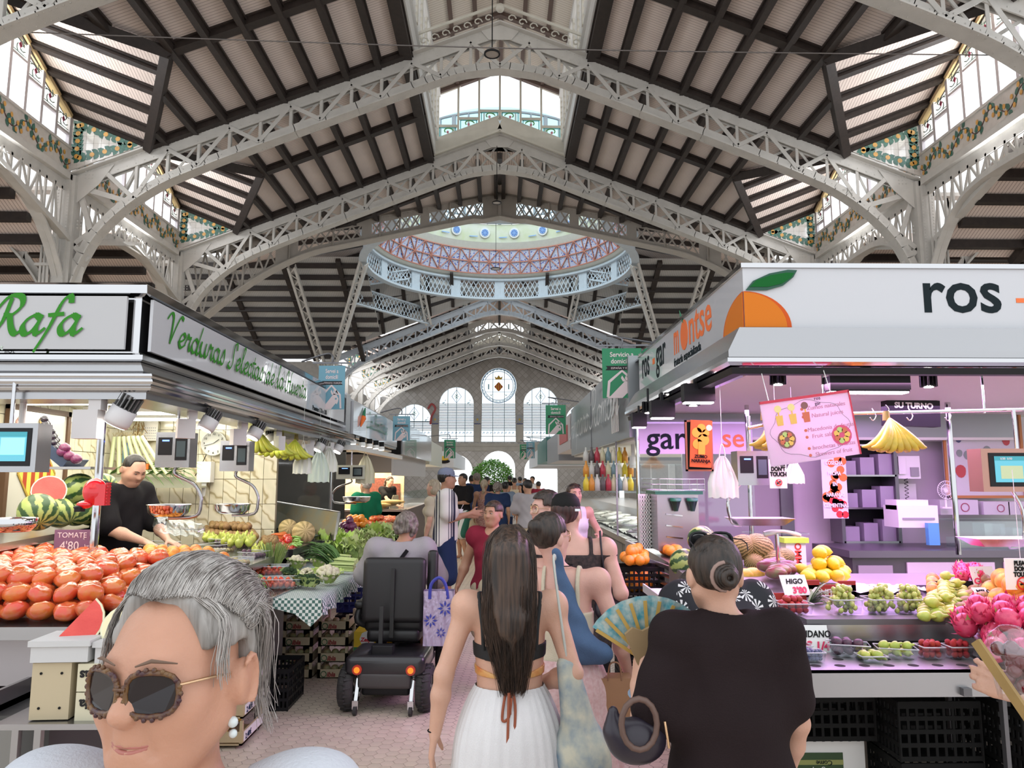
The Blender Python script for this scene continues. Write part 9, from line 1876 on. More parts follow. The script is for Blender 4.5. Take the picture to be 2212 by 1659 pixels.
stand('blonde woman in sunglasses behind the capped man',937,1036,11.3,1.3,True,skin=SK,h=.013,wear=[('shirt',crm,dict(sleeve=.6)),('trousers',bei,dict(len=1.7))],hair=('bob',HBL))
r,J,g,HR,hc=stand('man in a black T-shirt and striped towelling shorts',1000,1023,16.5,2.3,False,skin=SKT,h=.014,pose=dict(wr=(.1,.3,1.15),er=(.24,.05,1.13),wl=(-.1,.3,1.12),el=(-.24,.05,1.13),kl=(-.1,.12,.5)),wear=[('shirt',blk,dict(sleeve=.75,hem=.82,g=.025)),('shorts',stripes('towel_shorts',(.6,.6,.58),(.02,.12,.08),'X',.12,.45,.8),dict(len=.95,g=.03))],hair=('short',HK))
stand('man in a navy printed shirt and beige shorts, back turned',1030,1022,18.5,.2,False,skin=SKT,h=.015,wear=[('shirt',nav,dict(sleeve=.8,g=.03)),('shorts',bei,dict(len=1,g=.03))],hair=('short',HGR))
stand('woman in a patterned maroon strappy dress, back turned',1046,1036,16.8,-.2,True,skin=SKT,h=.014,wear=[('shirt',mat('maroon_pattern',(.25,.08,.08),.8,col2=(.45,.3,.25),vscale=40),dict(sleeve=0,tank=1,tz=.04,hem=.35,skirt=.2,name='dress'))],hair=('pony',HBL))
stand('curly-haired woman in a navy dress, back turned',1075,1041,15.5,0,True,skin=SKT,h=.013,w=1.1,wear=[('shirt',nav,dict(sleeve=.5,hem=.5,skirt=.22,g=.02,name='dress'))],hair=('curly',HGR))
stand('woman in a blue blouse beside the curly-haired woman',1091,1041,18,0,True,skin=SKT,h=.015,wear=[('shirt',lbl,dict(sleeve=1.2,g=.025)),('trousers',nav,dict(len=1.6))],hair=('short',HK))
stand('woman in a beige crochet top and floral skirt walking away',1111,1032,26,0,True,skin=SKT,h=.018,wear=[('shirt',crm,dict(sleeve=0,tank=1)),('skirt',flor,dict(z1=.55,r1=.22)),('shoes',blk)],hair=('bun',HK))
stand('man in a grey T-shirt looking down at his hands',1140,1037,13.5,.5,False,skin=SKT,h=.013,w=1.1,head=(0,-.4),pose=dict(wl=(-.08,.28,1.1),wr=(.08,.28,1.1),el=(-.25,.06,1.12),er=(.25,.06,1.12)),wear=[('shirt',gry,dict(sleeve=.7,g=.03)),('trousers',bei,dict(len=1.6))],hair=('short',HK))
stand('man in a black shirt reaching by the far fish counter',1052,1030,24,-.8,False,skin=SKT,h=.018,wear=[('shirt',blk,dict(sleeve=.6)),('shorts',nav)],hair=('short',HK))
for i,(px,pt,Y,m_,l)in enumerate(((1019,1027,23,crm,'distant walker in a cream shirt left of the navy-shirted man'),(1123,1030,33,lbl,'distant walker in blue under the green bush edge'),(1134,1033,30,blk,'distant walker in black right of the bush'),(1150,1029,29,wht,'distant man in white by the VIR canopy'),(1101,1028,35,blk,'distant walker in black straight below the bush'),(1163,1040,25,mar,'distant red-topped walker on the fish side'))):stand(l,px,pt,Y,[0,.5,3,2.6,0,.3][i],i%2==0,skin=SKT,h=.02,face=False,hands=False,wear=[('shirt',m_,dict(sleeve=.6)),('trousers',nav,dict(len=1.7))],hair=('short',HK))
r,J,g,HR,hc=stand('woman in a white sleeveless top with sunglasses on her head facing the camera',1240,1045,8.4,pi+.3,True,skin=SK,h=.011,detail=True,pose=dict(el=(-.3,.02,1.15),wl=(-.2,.2,1.1)),wear=[('shirt',wht,dict(sleeve=0,tank=1,tz=.08,strap=.04)),('trousers',lbl,dict(len=1.7))],hair=('pony',HM,dict(pts=[(.02,-.08,-.03),(.08,-.02,-.12),(.09,.02,-.2)],down=.3)));glasses(r,g,black,[black],up=True)
Yv=6.9;v=at(318,1000,Yv)
r,J,g,HR,hc=person('stallholder in a black T-shirt reaching over the fruit with a clear bag',(v.x-.27,Yv,0),-pi/2-.35,v.z*1.7/1.62,SK,h=.009,fem=False,w=1.18,belly=.05,head=(-.15,-.55),lean=.18,detail=True,curl=.2,full=1.15,hd=dict(l=(.0,1,-.35),r=(.1,1,-.3)),palm=dict(l=(0,0,-1),r=(0,0,-1)),pose=dict(er=(.24,.22,1.12),wr=(.12,.46,1.02),el=(-.24,.2,1.12),wl=(-.1,.45,1.02),hed=(0,.17,1.56)),wear=[('shirt',blk,dict(sleeve=.85,hem=.8,g=.022)),('trousers',blk,dict(len=1.8))],hair=('short',HK,dict(vol=.002,line=.03)))
wp=P(395,1140,Y=6.6);f=Field([-.3,-.15,-.1],[.3,.15,.12],.01);f.cap((-.18,0,.03),(.12,0,-.02),.075,.06,.05);f.ripple(.014,lambda X,Y,Z:np.sin(X*45+Z*30)*np.sin(Y*38+X*20));tag(ob('clear_bag',f.mesh('clear_bag',clearp),None,wp),'crumpled clear plastic bag in the stallholder\'s hands','bag')
stand('grey-haired man in a green T-shirt at the second stall, back turned',791,1034,12.9,.9,False,skin=SKT,h=.012,w=1.15,wear=[('shirt',grnc,dict(sleeve=.8,hem=.7,g=.03)),('trousers',grnc,dict(len=1.8))],hair=('short',HG,dict(vol=.012)))
r,J,g,HR,hc=stand('bread seller in a black T-shirt and pale apron leaning over the loaves',830,1026,19.0,-pi/2-.7,True,skin=SK,h=.013,lean=.3,head=(0,-.3),pose=dict(wr=(.2,.75,1.0),er=(.25,.4,1.15),wl=(-.2,.3,.95),el=(-.25,.1,1.1)),wear=[('shirt',blk,dict(sleeve=.6))],hair=('pony',HM))
f=MB();f.prism([(-.14,.6),(.14,.6),(.14,1.1),(.08,1.3),(-.08,1.3),(-.14,1.1)],(0,.16,0),(1,0,0),(0,0,1),-.01);o=f.done('apron',crm,r);o.rotation_euler=(-.2,0,0)
MB().cyl((0,.15,1.15),.06,.006,16,0,(-pi/2,0,0)).done('apron_emblem',greyp,r)
r,J,g,HR,hc=person('shopper at the right edge reaching in with a plastic cup of fruit',(1.75,1.75,0),1.2,1.68,SK,h=.008,hd=dict(l=(-.0,1,.3)),palm=dict(l=(1,0,0)),curl=1.0,pose=dict(el=(-.24,.22,1.2),wl=(-.10,.47,1.22)),wear=[('shirt',wht,dict(sleeve=.6)),('trousers',blk,dict(len=1.8))],hair=('short',HB))
c=P(2185,1400,Y=1.75);t=thing('fruit_cup','clear dome-lidded plastic cup of dark red fruit held at the right edge','cup',c-V(0,0,.06));MB().lathe([(.035,-.05),(.05,.05),(.052,.05),(.053,.055),(.045,.09),(.02,.11),(.001,.112)],20).done('cup_wall',clearp,t);mb=MB()
for k in range(16):a=k*2.4;mb.ball((.028*cos(a)*(k%3)/2,.028*sin(a)*(k%3)/2,-.03+.006*k),.017,8,6)
mb.done('fruit_pieces',FR['cherry'].materials[0],t)
tag(MB().beam(P(2108,1385,Y=1.75),P(2225,1555,Y=1.65),.01,.022).done('folded_fan',mat('fan_wood',(.35,.22,.07),.5,var=.3),None),'folded golden wooden fan pointing into the picture at the right edge','fan')
# ---------- mobility scooter and rider ----------
xs,ys=-.84,5.85;t=thing('mobility_scooter','black four-wheeled mobility scooter seen from behind with round tail lights','scooter',(xs,ys,0),-.06);pl=mat('scooter_black',(.018,.017,.02),.3,coat=.3);tyre=mat('tyre_rubber',(.035,.033,.033),.8,bump=.4,bscale=60);vin=mat('seat_vinyl',(.014,.013,.014),.45)
def bxy(c,d,r=.03):
 me=bpy.data.meshes.new('b');bm=bmesh.new();bmesh.ops.create_cube(bm,size=1,matrix=Matrix.Translation(c)@Matrix.Diagonal((*d,1)));bmesh.ops.bevel(bm,geom=bm.edges[:],offset=r,segments=3,affect='EDGES',profile=.6);bm.to_mesh(me);bm.free();me.polygons.foreach_set('use_smooth',[True]*len(me.polygons));return me
def addp(n,me,m,par=t,**k):me.materials.append(m);return ob(n,me,par,**k)
addp('rear_cowl',bxy((0,.12,.34),(.60,.5,.15),.05),pl);addp('rear_bumper',bxy((0,-.08,.24),(.40,.10,.12),.03),mat('bumper_grey',(.06,.055,.055),.5));addp('rear_valance',bxy((0,-.02,.16),(.36,.1,.08),.02),black);addp('floor_deck',bxy((0,.65,.17),(.42,.8,.06),.02),pl);addp('front_fairing',bxy((0,1.12,.42),(.46,.28,.5),.09),pl);addp('front_fender',bxy((.26,1.1,.38),(.14,.42,.2),.06),pl)
for x,y,r_ in((-.29,0,.165),(.29,0,.165),(-.27,1.15,.15),(.27,1.15,.15)):
 w_=MB();w_.lathe([(r_*.55,-.05),(r_*.85,-.058),(r_,-.03),(r_,.03),(r_*.85,.058),(r_*.55,.05)],28,(0,0,0),0,(0,pi/2,0));o=w_.done('wheel',tyre,t,(x,y,r_));h_=MB();h_.cyl((0,0,-.045),r_*.18,.09,12,0,(0,pi/2,0));h_.lathe([(r_*.5,-.045),(r_*.56,-.045),(r_*.56,.045),(r_*.5,.045)],24,(0,0,0),0,(0,pi/2,0))
 for k in range(5):a=k*2*pi/5;h_.beam((0.03,0,0),(.03,r_*.52*cos(a),r_*.52*sin(a)),.02,.03,(1,0,0))
 h_.done('spoked_rim',steel,o);tr=MB()
 for k in range(36):a=k*pi/18;tr.box((.02*(1 if k%2 else-1),r_*cos(a),r_*sin(a)),(.055,.012,.012),(a,0,.5 if k%2 else-.5))
 tr.done('tread_blocks',tyre,o)
for s in(-1,1):
 l=MB();l.cyl((0,0,0),.036,.02,20,0,(pi/2,0,0));o=l.done('tail_light',mat('lens_red',(.5,.03,.01),.2,coat=.5),t,(s*.2,-.125,.32));MB().cyl((0,-.02,0),.022,.006,14,0,(pi/2,0,0)).done('amber_centre',mat('lens_amber',(.8,.25,.02),.2,emit=.3,ecol=(1,.3,.02)),o)
 a_=MB();a_.beam((0,0,.12),(0,-.08,-.05),.025,.012,(0,1,0));a_.lathe([(.001,-.012),(.032,-.012),(.032,.012),(.001,.012)],14,(0,-.09,-.1),1,(0,pi/2,0),False);a_.box((0,-.085,-.06),(.045,.02,.06));a_.done('anti_tip_wheel',[chrome,tyre],t,(s*.205,-.06,.135))
addp('seat_back',bxy((0,.28,.78),(.46,.10,.56),.05),vin,rotation:=None)if 0 else None
sbk=bxy((0,.0,.0),(.50,.10,.50),.048);sbk.materials.append(vin);ob('seat_back',sbk,t,(-.0,.20,.85),(-.08,0,0));addp('seat_cushion',bxy((0,.42,.58),(.48,.44,.12),.05),vin);addp('under_seat',bxy((0,.35,.5),(.42,.36,.1),.04),vin)
MB().beam((-.0,.12,.5),(-.0,.135,1.02),.03,.02,(0,1,0)).done('back_strut',mat('strut_grey',(.04,.04,.04),.5,.6),t);MB().tube([(0,.3,.4),(0,.3,.52)],.03,10).beam((-.06,.0,.40),(-.06,.03,.75),.03,.02,(0,1,0)).done('seat_post',MATS['strut_grey'],t);addp('rear_box',bxy((-.03,-.03,.44),(.16,.08,.08),.008),black)
ar=bxy((0,0,0),(.085,.34,.08),.035);ar.materials.append(vin);ob('armrest',ar,t,(.29,.30,.98),(1.45,0,0));ar2=bxy((0,0,0),(.08,.36,.06),.028);ar2.materials.append(vin);ob('armrest',ar2,t,(-.29,.42,.72));MB().tube(bez([(.29,.27,.84),(.30,.25,.62),(.2,.3,.55)],4),.028,8).tube(bez([(-.29,.3,.7),(-.30,.25,.6),(-.2,.3,.55)],4),.028,8).done('arm_bracket',vin,t)
MB().tube(bez([(0,1.1,.6),(0,.98,.95),(0,.95,1.02)],3),.03,8).tube(bez([(-.25,.85,1.0),(-.1,.95,1.03),(.1,.95,1.03),(.25,.85,1.0)],4),.015,8).done('tiller',black,t)
v=at(878,1122,6.15)
r,J,g,HR,hc=person('rider with grey curly hair in a grey T-shirt seated on the mobility scooter',(xs+.0,6.3,0),-.1,1.72,SKT,h=.009,fem=False,w=1.2,belly=.05,face=False,head=(-.3,-.1),pose=dict(pel=(0,-.02,.68),che=(.02,.04,.97),nek=(.03,.06,1.17),hed=(.05,.12,1.30),sl=(-.18,.04,1.12),sr=(.21,.05,1.12),el=(-.30,.12,.90),er=(.29,.2,.88),wl=(-.26,.36,.86),wr=(.26,.40,.82),hl=(-.1,0,.66),hr=(.1,0,.66),kl=(-.16,.42,.64),kr=(.14,.42,.64),al=(-.2,.30,.26),ar=(.14,.46,.26)),wear=[('shirt',gry,dict(sleeve=.95,hem=.62,g=.028,neck=1.2)),('shorts',nav,dict(len=.7))],hair=('curly',HGR,dict(vol=.012)))
mb=MB();mb.beam((-.10,-.14,.86),(.10,-.09,1.13),.03,.008,(0,-1,0));mb.done('cross_body_strap',blk,r);mb=MB();mb.tube([(-.2,.30,.30),(-.19,.3,.5)],[.045,.062],10);mb.done('black_sock',blk,r)
t=thing('shopping_bag','shiny lilac shopping bag with blue snowflakes hanging on the scooter','bag',(P(948,1400,Y=5.95).x,5.93,P(0,1395,Y=5.95).z));w_=.235;h_=.41
mb=MB();n=10
for s in(0,1):
 vs=[(-w_/2+w_*i/n,(.06 if s else-.05)+.008*sin(i*2+j),h_*j/n)for j in range(n+1)for i in range(n+1)];mb.add(vs,[(j*(n+1)+i,j*(n+1)+i+1,(j+1)*(n+1)+i+1,(j+1)*(n+1)+i)for j in range(n)for i in range(n)],0,True)
mb.add([(-w_/2,-.05,0),(-w_/2,.06,0),(-w_/2,.06,h_),(-w_/2,-.05,h_),(w_/2,-.05,0),(w_/2,.06,0),(w_/2,.06,h_),(w_/2,-.05,h_)],[(0,1,2,3),(4,7,6,5),(0,4,5,1)],0);mb.done('bag_body',mat('foil_lilac',(.50,.42,.60),.28,.55,bump=.5,bscale=25),t)
blu=mat('snow_blue',(.04,.05,.35),.5);mb=MB()
for cx,cz,rr_ in((-.06,.19,.055),(.05,.28,.06),(.02,.1,.04)):
 for k in range(8):a=k*pi/4;mb.prism([(cx+rr_*.25*cos(a),cz+rr_*.25*sin(a)),(cx+rr_*.6*cos(a-.25),cz+rr_*.6*sin(a-.25)),(cx+rr_*cos(a),cz+rr_*sin(a)),(cx+rr_*.6*cos(a+.25),cz+rr_*.6*sin(a+.25))],(0,-.06,0),(1,0,0),(0,0,1),.003)
mb.done('printed_snowflakes',blu,t);mb=MB()
for s in(-.05,):mb.tube(bez([(-.07,s,h_-.06),(-.06,s,h_+.05),(0,s,h_+.1),(.05,s,h_+.05),(.07,s,h_-.06)],4),.014,6,flat=.3,up=(0,-1,0))
mb.done('handles',blu,t)
# ---------- crates, boxes, plants, lamps ----------
def crate(name,label,loc,sx,sy,sz,m,rz=0,group=None,n=7,rows=3,cat='crate'):
 t=thing(name,label,cat,loc,rz,group);mb=MB()
 for(a,b,c,d)in((-sx/2,-sy/2,sx/2,-sy/2),(sx/2,-sy/2,sx/2,sy/2),(sx/2,sy/2,-sx/2,sy/2),(-sx/2,sy/2,-sx/2,-sy/2)):
  for k in range(rows+1):z=.015+(sz-.03)*k/rows;mb.beam((a,b,z),(c,d,z),.012,.022 if k<rows else.035)
  for k in range(n+1):f_=k/n;x=a+(c-a)*f_;y=b+(d-b)*f_;mb.beam((x,y,0),(x,y,sz),.008,.014,(c-a,d-b,0))
 mb.bb((-sx/2,-sy/2,0),(sx/2,sy/2,.01));mb.done('basket',m,t);return t
for k in range(4):crate('plastic_crate',['lowest black crate of the stack at the aisle corner of the purple-lit stall','second black crate up in the aisle corner stack','third black crate up in the aisle corner stack','top black crate of the aisle corner stack, filled with oranges'][k],(1.22,6.62,.0+k*.245),.38,.3,.235,blackm,0,'black crates of the aisle corner stack',9,4)
heap('orange',[V(1.06,6.5,.76),V(1.38,6.5,.76),V(1.38,6.76,.76),V(1.06,6.76,.76)],.05,3,'','orange','oranges in the top black crate')
for i,(x,y,z,l)in enumerate(((1.78,4.25,.35,'black crate on the white broccoli box under the fruit bench'),(2.25,4.1,0,'left black crate stack base right of the floor gap'),(2.25,4.1,.3,'upper black crate right of the floor gap'),(2.75,3.9,0,'lower black crate at the right edge'),(2.75,3.9,.3,'upper black crate at the right edge'))):crate('plastic_crate',l,(x,y,z),.42,.34,.29,blackm,0,'black crates under the purple-lit stall',9,4)
t=thing('broccoli_box','white box printed with broccoli and upside down lettering on the floor','box',(1.72,4.15,0));MB().bb((-.26,0,0),(.24,.35,.35)).done('box_body',whitep,t);MB().bb((-.22,-.004,.05),(.12,0,.27)).done('printed_panel',mat('print_dkgreen',(.03,.07,.02),.5),t);MB().bb((-.22,-.006,.21),(.12,-.003,.235)).done('printed_band',mat('print_olive',(.3,.32,.1),.5),t)
text_mesh('Brócoli',.085,whitep,t,(.02,-.007,.10),(pi/2,pi,0),'LEFT');text_mesh('grupo',.045,whitep,t,(.02,-.007,.19),(pi/2,pi,0));text_mesh('Come',.035,darkl,t,(.06,-.009,.232),(pi/2,pi,0));b=ob('printed_broccoli',broM[0],t,(.07,-.002,.12),(0,0,0),(.045,.004,.045))
for k in range(5):
 t=thing('fruit_crate',['bottom','second','third','fourth','top'][k]+' thin wooden crate with white label in the leaning stack of melons','crate',(-1.83,5.25+.0,.02+k*.165),0,'thin labelled crates');mb=MB()
 for x in(-.17,.16):mb.bb((x,-.2,0),(x+.02,.2,.012)).bb((x,-.2,0),(x+.02,-.18,.15)).bb((x,.18,0),(x+.02,.2,.15))
 mb.bb((-.17,-.2,0),(.18,.2,.01)).bb((.175,-.2,.02),(.185,.2,.085)).bb((-.17,-.205,.02),(.18,-.195,.085));mb.done('crate_boards',mat('crate_pale',(.52,.40,.24),.7),t);MB().bb((.186,-.19,.022),(.189,.19,.082)).done('label',whitep,t);text_mesh('2,40€',.05,nav,t,(.191,-.17,.03),RPX)
 for j in range(3):o=put('melon_yellow',Vector((-1.80,5.12+j*.13,.02+k*.165+.075)),.05,'small yellow melon, %s in the %s thin crate'%(ORD[j],ORD[k]),'melon','small melons in the thin crates',(1.2,0,.3))
tag(MB().box((0,0,.06),(.3,.3,.12)).done('wrapped_tray',clearp,None,(-1.85,5.25,.86)),'stack of clear wrapped trays on top of the thin crates','tray')
crate('plastic_crate','black plastic crate on the floor in front of the pale crates',(-1.7,6.05,0),.24,.44,.30,black,0,None,8,4)
pc=mat('pale_crate_wood',(.52,.44,.30),.7)
def sib(x,y,z,l,txt):
 t=thing('wooden_crate',l,'crate',(x,y,z),0,'pale crates under the vegetable table');w_=.26;mb=MB();mb.bb((-w_/2,0,0),(w_/2,.01,.075)).bb((-w_/2,0,0),(w_/2,.35,.008)).bb((w_/2-.01,0,0),(w_/2,.35,.075)).bb((-w_/2,0,0),(-w_/2+.01,.35,.075))
 for a in(-w_/2,w_/2-.025):mb.bb((a,0,0),(a+.025,.025,.13)).bb((a,.32,0),(a+.025,.35,.13))
 mb.done('crate_boards',pc,t);text_mesh(txt,.055,mat('print_maroon',(.25,.03,.03),.6),t,(-.05,-.002,.015),RF,bold=.002,shear=.25);MB().lathe([(.02,0),(.027,0),(.027,.002),(.02,.002)],14,(-.075,-.001,.035),0,(pi/2,0,0),False).done('printed_swirl',mat('print_green5',(.03,.1,.04),.6),t)
 for j in range(3):tag(ob('melon_small',FR['plum'],None,(x-.07+j*.07,y+.1,z+.06),None,.035),'pale small fruit, %s in the %s'%(ORD[j],l),'fruit','small fruit in the pale crates')
for k in range(4):sib(-1.45,6.75,k*.135,'%s crate of the right pale stack'%['lowest','second','third','top'][k],'ibia')
for k in range(5):sib(-1.76,6.75,k*.135,'%s crate of the left pale stack'%['lowest','second','third','fourth','top'][k],'ibia')
t=thing('carton','grey wrapped box lettered Laila on top of the pale crates','box',(-1.88,6.6,.68));MB().bb((0,0,0),(.5,.32,.11)).done('box_body',mat('grey_carton',(.38,.37,.36),.5),t);text_mesh('Laila',.075,nav,t,(.14,-.003,.02),RF,bold=.002)
for(z,c,l)in((0,(.02,.2,.07),'green kiwi box with white badge beside the scooter wheel'),(.26,(.75,.5,.02),'yellow kiwi box with white badge on the green one')):
 t=thing('carton',l,'box',(-1.27,6.75,z),0,'kiwi boxes');MB().bb((0,0,0),(.36,.3,.26 if z==0 else.13)).done('box_body',mat('carton_%d'%(z*100),c,.6),t);MB().lathe([(.07,0),(.07,.003),(.001,.003)],8,(.12,0,.15 if z==0 else.07),0,(pi/2,0,0),False).done('badge',whitep,t).scale=(1,1,1);text_mesh('Zespri',.045,mat('print_red6',(.65,.02,.05),.5),t,(.06,-.006,.13 if z==0 else.05),RF,bold=.002,shear=.2)
crate('plastic_crate','dark blue plastic crate under the vegetable table',(-1.35,7.5,.45),.4,.3,.25,mat('crate_blue',(.01,.02,.12),.5));crate('plastic_crate','black crate below the blue one under the vegetable table',(-1.35,7.45,.15),.4,.3,.28,black)
t=thing('melon_carton','dark green carton with red script under the cabinet corner','box',(-1.95,3.5,.0));MB().bb((-.05,-.02,.05),(.3,.2,.33)).done('box_body',mat('carton_darkgreen',(.015,.04,.02),.6),t);script_text('Mona',.05,.05,orange_l,t,(0,-.025,.2),RF)
BC=thing('bread_counter','dark bakery counter with glass front full of baguettes','counter',(-4.0,17.3,0));MB().bb((0,0,0),(1.75,.6,.98)).bb((1.2,0,0),(1.75,6.5,.98)).done('cabinet',mat('counter_brown',(.10,.07,.06),.5),BC);MB().bb((-.1,-.05,.98),(1.8,.6,1.02)).done('worktop',mat('counter_top',(.3,.22,.2),.4),BC);MB().bb((0,-.04,1.02),(1.75,-.03,1.42)).bb((1.74,-.04,1.02),(1.75,6.4,1.42)).done('glass_front',clear,BC)
brd=fm('bread_crust',(.62,.33,.10),(.75,.48,.2),6,.7,.4)
bg=MB().ball((0,0,0),1,10,8,0,None,(.06,.30,.05)).mesh('baguette',brd)
for k in range(26):o=ob('baguette',bg,None,(-2.95+.03*(k%3)+.2*(k//9),17.45+.0+.12*(k%9)*.4,1.07+.06*(k//9)),(0,0,1.3+rnd.uniform(-.3,.3)),1);tag(o,'baguette %s from the front, %s layer of the bread heap'%(ORD[k%9],ORD[k//9]),'bread','baguettes on the bakery counter')
wt_=thing('wall_bakery',None,None,kind='structure');MB().bb((-5,20.5,0),(-2.6,20.55,2.2)).done('mural_wall',mat('mural_ochre',(.60,.40,.20),.7,col2=(.72,.58,.38),vscale=2.5),wt_);MB().bb((-3.6,20.45,.9),(-3.1,20.5,1.75)).bb((-2.95,20.45,.9),(-2.7,20.5,1.6)).done('painted_doors',mat('mural_brown',(.20,.05,.03),.7,var=.4,vscale=20),wt_)
MB().bb((-4.6,14.6,0),(-3.0,14.65,2.3)).done('dark_panel',blackm,wt_)
FC=thing('fish_counter','long glass-fronted fish counter on grey panels along the right of the aisle','counter',(1.62,8.7,0));MB().bb((0,0,0),(.9,6.6,.95)).done('panel_front',mat('counter_grey',(.17,.165,.15),.5),FC);MB().bb((-.08,0,.93),(.9,6.6,1.0)).done('steel_edge',steel,FC)
for k in range(6):MB().bb((-.005,.05+k*1.1,.08),(0,1.1+k*1.1,.88)).done('front_panel',mat('counter_panel',(.2,.19,.17),.5),FC)
MB().add([(-.05,0,1.0),(-.05,6.6,1.0),(.1,6.6,1.35),(.1,0,1.35)],[(0,1,2,3)]).add([(.1,0,1.35),(.1,6.6,1.35),(.6,6.6,1.4),(.6,0,1.4)],[(0,1,2,3)]).done('curved_glass',clear,FC)
fm_=mat('fish_silver',(.55,.55,.5),.3,.3,col2=(.3,.28,.25),vscale=9,rand=.5);fme=fruit_mesh('fish',fm_,10,8,(.16,.035,.025),None)
for k in range(110):o=ob('fish',fme,None,(1.75+.09*(k%5)+rnd.uniform(-.02,.02),8.9+.28*(k//5)+rnd.uniform(-.05,.05),1.03+.04*(k%3)),(0,0,rnd.uniform(-.5,1.2)),rnd.uniform(.8,1.2));tag(o,'silvery fish on ice, %s across, row %d from the near end'%(ORD[k%5],k//5+1),'fish','fish on the ice of the glass counter')
ic=MB();n=20;vs=[(1.66+.7*i/6,8.75+6.4*j/60,1.01+rnd.uniform(0,.025))for i in range(7)for j in range(61)];ic.add(vs,[(i*61+j,(i+1)*61+j,(i+1)*61+j+1,i*61+j+1)for i in range(6)for j in range(60)],0,True);tag(ic.done('crushed_ice',mat('ice_white',(.72,.72,.66),.5)),'crushed ice bed under the fish in the glass counter','ice',None,'stuff')
cols=[(.75,.6,.05),(.7,.3,.05),(.6,.6,.55),(.12,.1,.1),(.5,.05,.08),(.65,.6,.4),(.2,.3,.35),(.8,.75,.6)]
for k in range(26):
 x,y,z=P(1258+(k%9)*12,1060-(k//9)*30,Y=9.6+.2*(k//9));o=MB().lathe([(.001,0),(.04,0),(.042,.1),(.03,.14),(.014,.17),(.014,.21),(.001,.21)],12).done('bottle',mat('bottle_col_%d'%(k%8),cols[k%8],.3),None,(x+.05,y,z));tag(o,'small jar or bottle, %s from the left on the %s shelf over the fish counter'%(ORD[k%9],['lower','middle','upper'][k//9]),'bottle','jars and bottles over the fish counter')
t=thing('shelf_rack','chrome rack of bottles and jars over the fish counter','shelf',(1.5,9.55,0))
for z in(P(0,1062,Y=9.6).z,P(0,1032,Y=9.8).z,P(0,1002,Y=10).z):MB().bb((.0,0,z-.02),(.95,.6,z-.003)).done('shelf_board',clear,t)
for x in(.0,.95):MB().bb((x,0,1.0),(x+.02,.02,2.2)).done('upright',steel,t)
for i,(px,py,Y)in enumerate(((1295,965,9.5),(1322,960,8.9),(1340,955,8.5),(1366,945,8.2))):
 Y=[12.9,11.5,10.7,9.7][i];t=thing('spotlight','white cylindrical spotlight, %s from the far end, on the grey canopy'%ORD[i],'lamp',(1.75,Y,1.95),0,'white spotlights of the grey canopy');MB().cyl((0,0,-.08),.05,.15,16,0,(.15,0,0)).done('lamp_head',whitep,t);MB().bb((-.02,-.02,.05),(.02,.02,.3)).done('mount',whitep,t)
for i,(px,py,Y)in enumerate(((762,952,11.3),(782,957,11.8),(798,960,12.3),(812,963,12.8),(824,966,13.3))):
 t=thing('spotlight','two-tone spotlight, %s from the near end, of the second stall'%ORD[i],'lamp',P(px,py,Y=Y),0,'two-tone spotlights of the second stall');MB().cyl((0,0,-.05),.055,.06,16).done('lamp_head',whitep,t);MB().cyl((0,0,.01),.045,.08,16).done('black_collar',blackm,t);MB().cyl((0,0,-.055),.045,.004,12).done('lens',ledW,t)
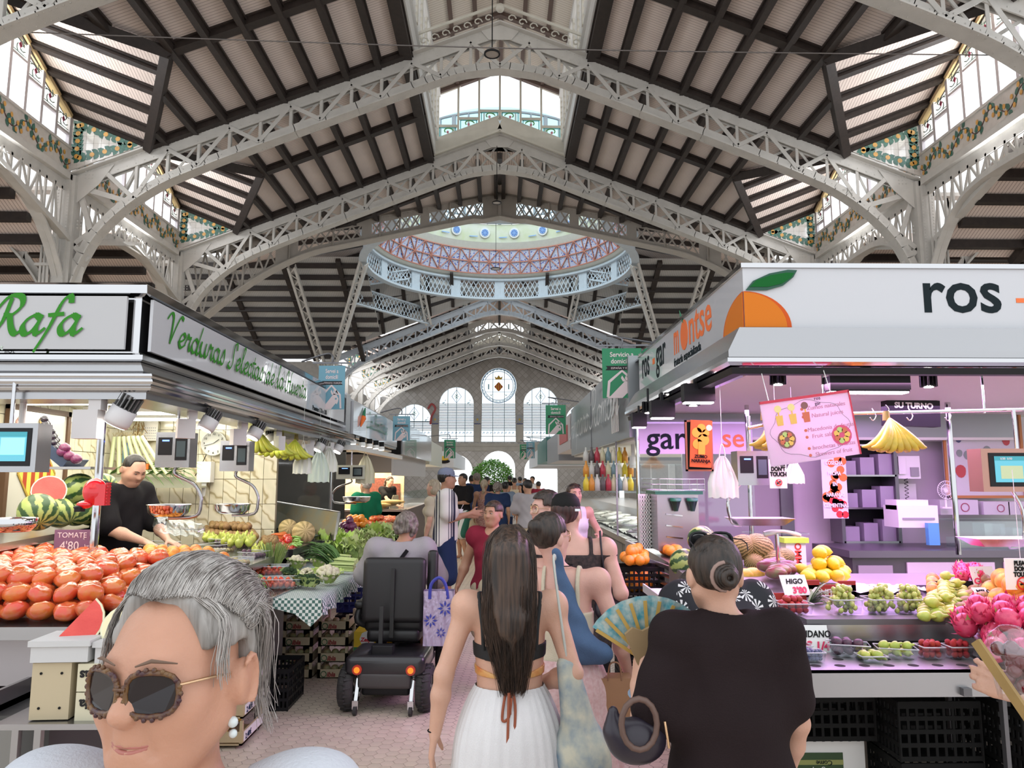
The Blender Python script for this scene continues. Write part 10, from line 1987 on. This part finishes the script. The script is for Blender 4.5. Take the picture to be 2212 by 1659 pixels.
for(px,py,Y,r_,l)in((1063,115,13.5,.16,'round black pendant lamp hanging below the nearest lantern'),(1073,437,24,.16,'round black pendant lamp before the crossing truss'),(1071,580,36,.26,'small pendant lamp hanging inside the dome')):
 v=P(px,py,Y=Y);t=thing('pendant_lamp',l,'lamp',v,0,'pendant lamps on the nave axis');MB().lathe([(.001,.05),(r_*.4,.05),(r_,.0),(r_,-.03),(r_*.85,-.035),(r_*.8,-.02),(.001,-.02)],24).done('shade',black,t);MB().lathe([(r_*.8,-.022),(.001,-.024)],20).done('lens',mat('lamp_lens_off',(.45,.4,.36),.3),t);MB().tube([(0,0,.04),(0,0,4.5 if Y<20 else(2 if Y<30 else 4))],.012,5).done('cable',blackm,t)
for(a,b,l)in(((-10.8,12.0,P(0,60,Y=12).z),(10.8,12.0,P(2212,120,Y=12).z),'thin wire crossing the nave high up'),):tag(MB().tube(bez([a,(0,12,(a[2]+b[2])/2-.12),b],6),.012,4).done('span_wire',mat('wire_dark',(.15,.13,.12),.5)),l,'wire')
for(px,py,Y,l)in((2150,362,16.5,'grey horn loudspeaker on the lattice girder at the upper right'),(1848,560,22,'grey horn loudspeaker partly behind the white canopy'),(293,518,22,'grey horn loudspeaker on the left lattice girder')):
 t=thing('loudspeaker',l,'speaker',P(px,py,Y=Y),.5 if px>1000 else-.5,'horn loudspeakers');MB().lathe([(.05,.3),(.06,.15),(.12,.05),(.19,0),(.18,.0),(.05,.12),(.001,.12)],20,(0,0,0),0,(-pi/2,0,0)).done('horn',mat('speaker_grey',(.22,.2,.18),.5),t);MB().bb((-.02,.1,0),(.02,.14,.5)).done('bracket',MATS['speaker_grey'],t)
q=random.Random(9);v=P(1063,1035,Y=38);t=thing('bush','big clipped green bush in a planter at the far end of the aisle','bush',(v.x,38,0));mb=MB()
for k in range(4200):
 u=q.uniform(-1,1);a=q.uniform(0,6.28);s_=math.sqrt(1-u*u);rr_=q.uniform(.8,1.05);p=V(1.05*s_*cos(a)*rr_,.9*s_*sin(a)*rr_,1.75+.95*u*rr_);d=V(q.uniform(-1,1),q.uniform(-1,1),q.uniform(-1,.4)).normalized()*.12;w_=d.orthogonal().normalized()*.035;mb.add([p,p+d*.5+w_,p+d,p+d*.5-w_],[(0,1,2,3)])
mb.done('foliage',fm('bush_leaf',(.10,.30,.03),(.20,.45,.06),2,.5,.2),t)['kind']='stuff';MB().cyl((0,0,0),.5,.7,20).done('planter',mat('planter_grey',(.2,.2,.2),.7),t);MB().cyl((0,0,.7),.08,.8,8).done('trunk',mat('trunk_brown',(.12,.08,.05),.9),t)
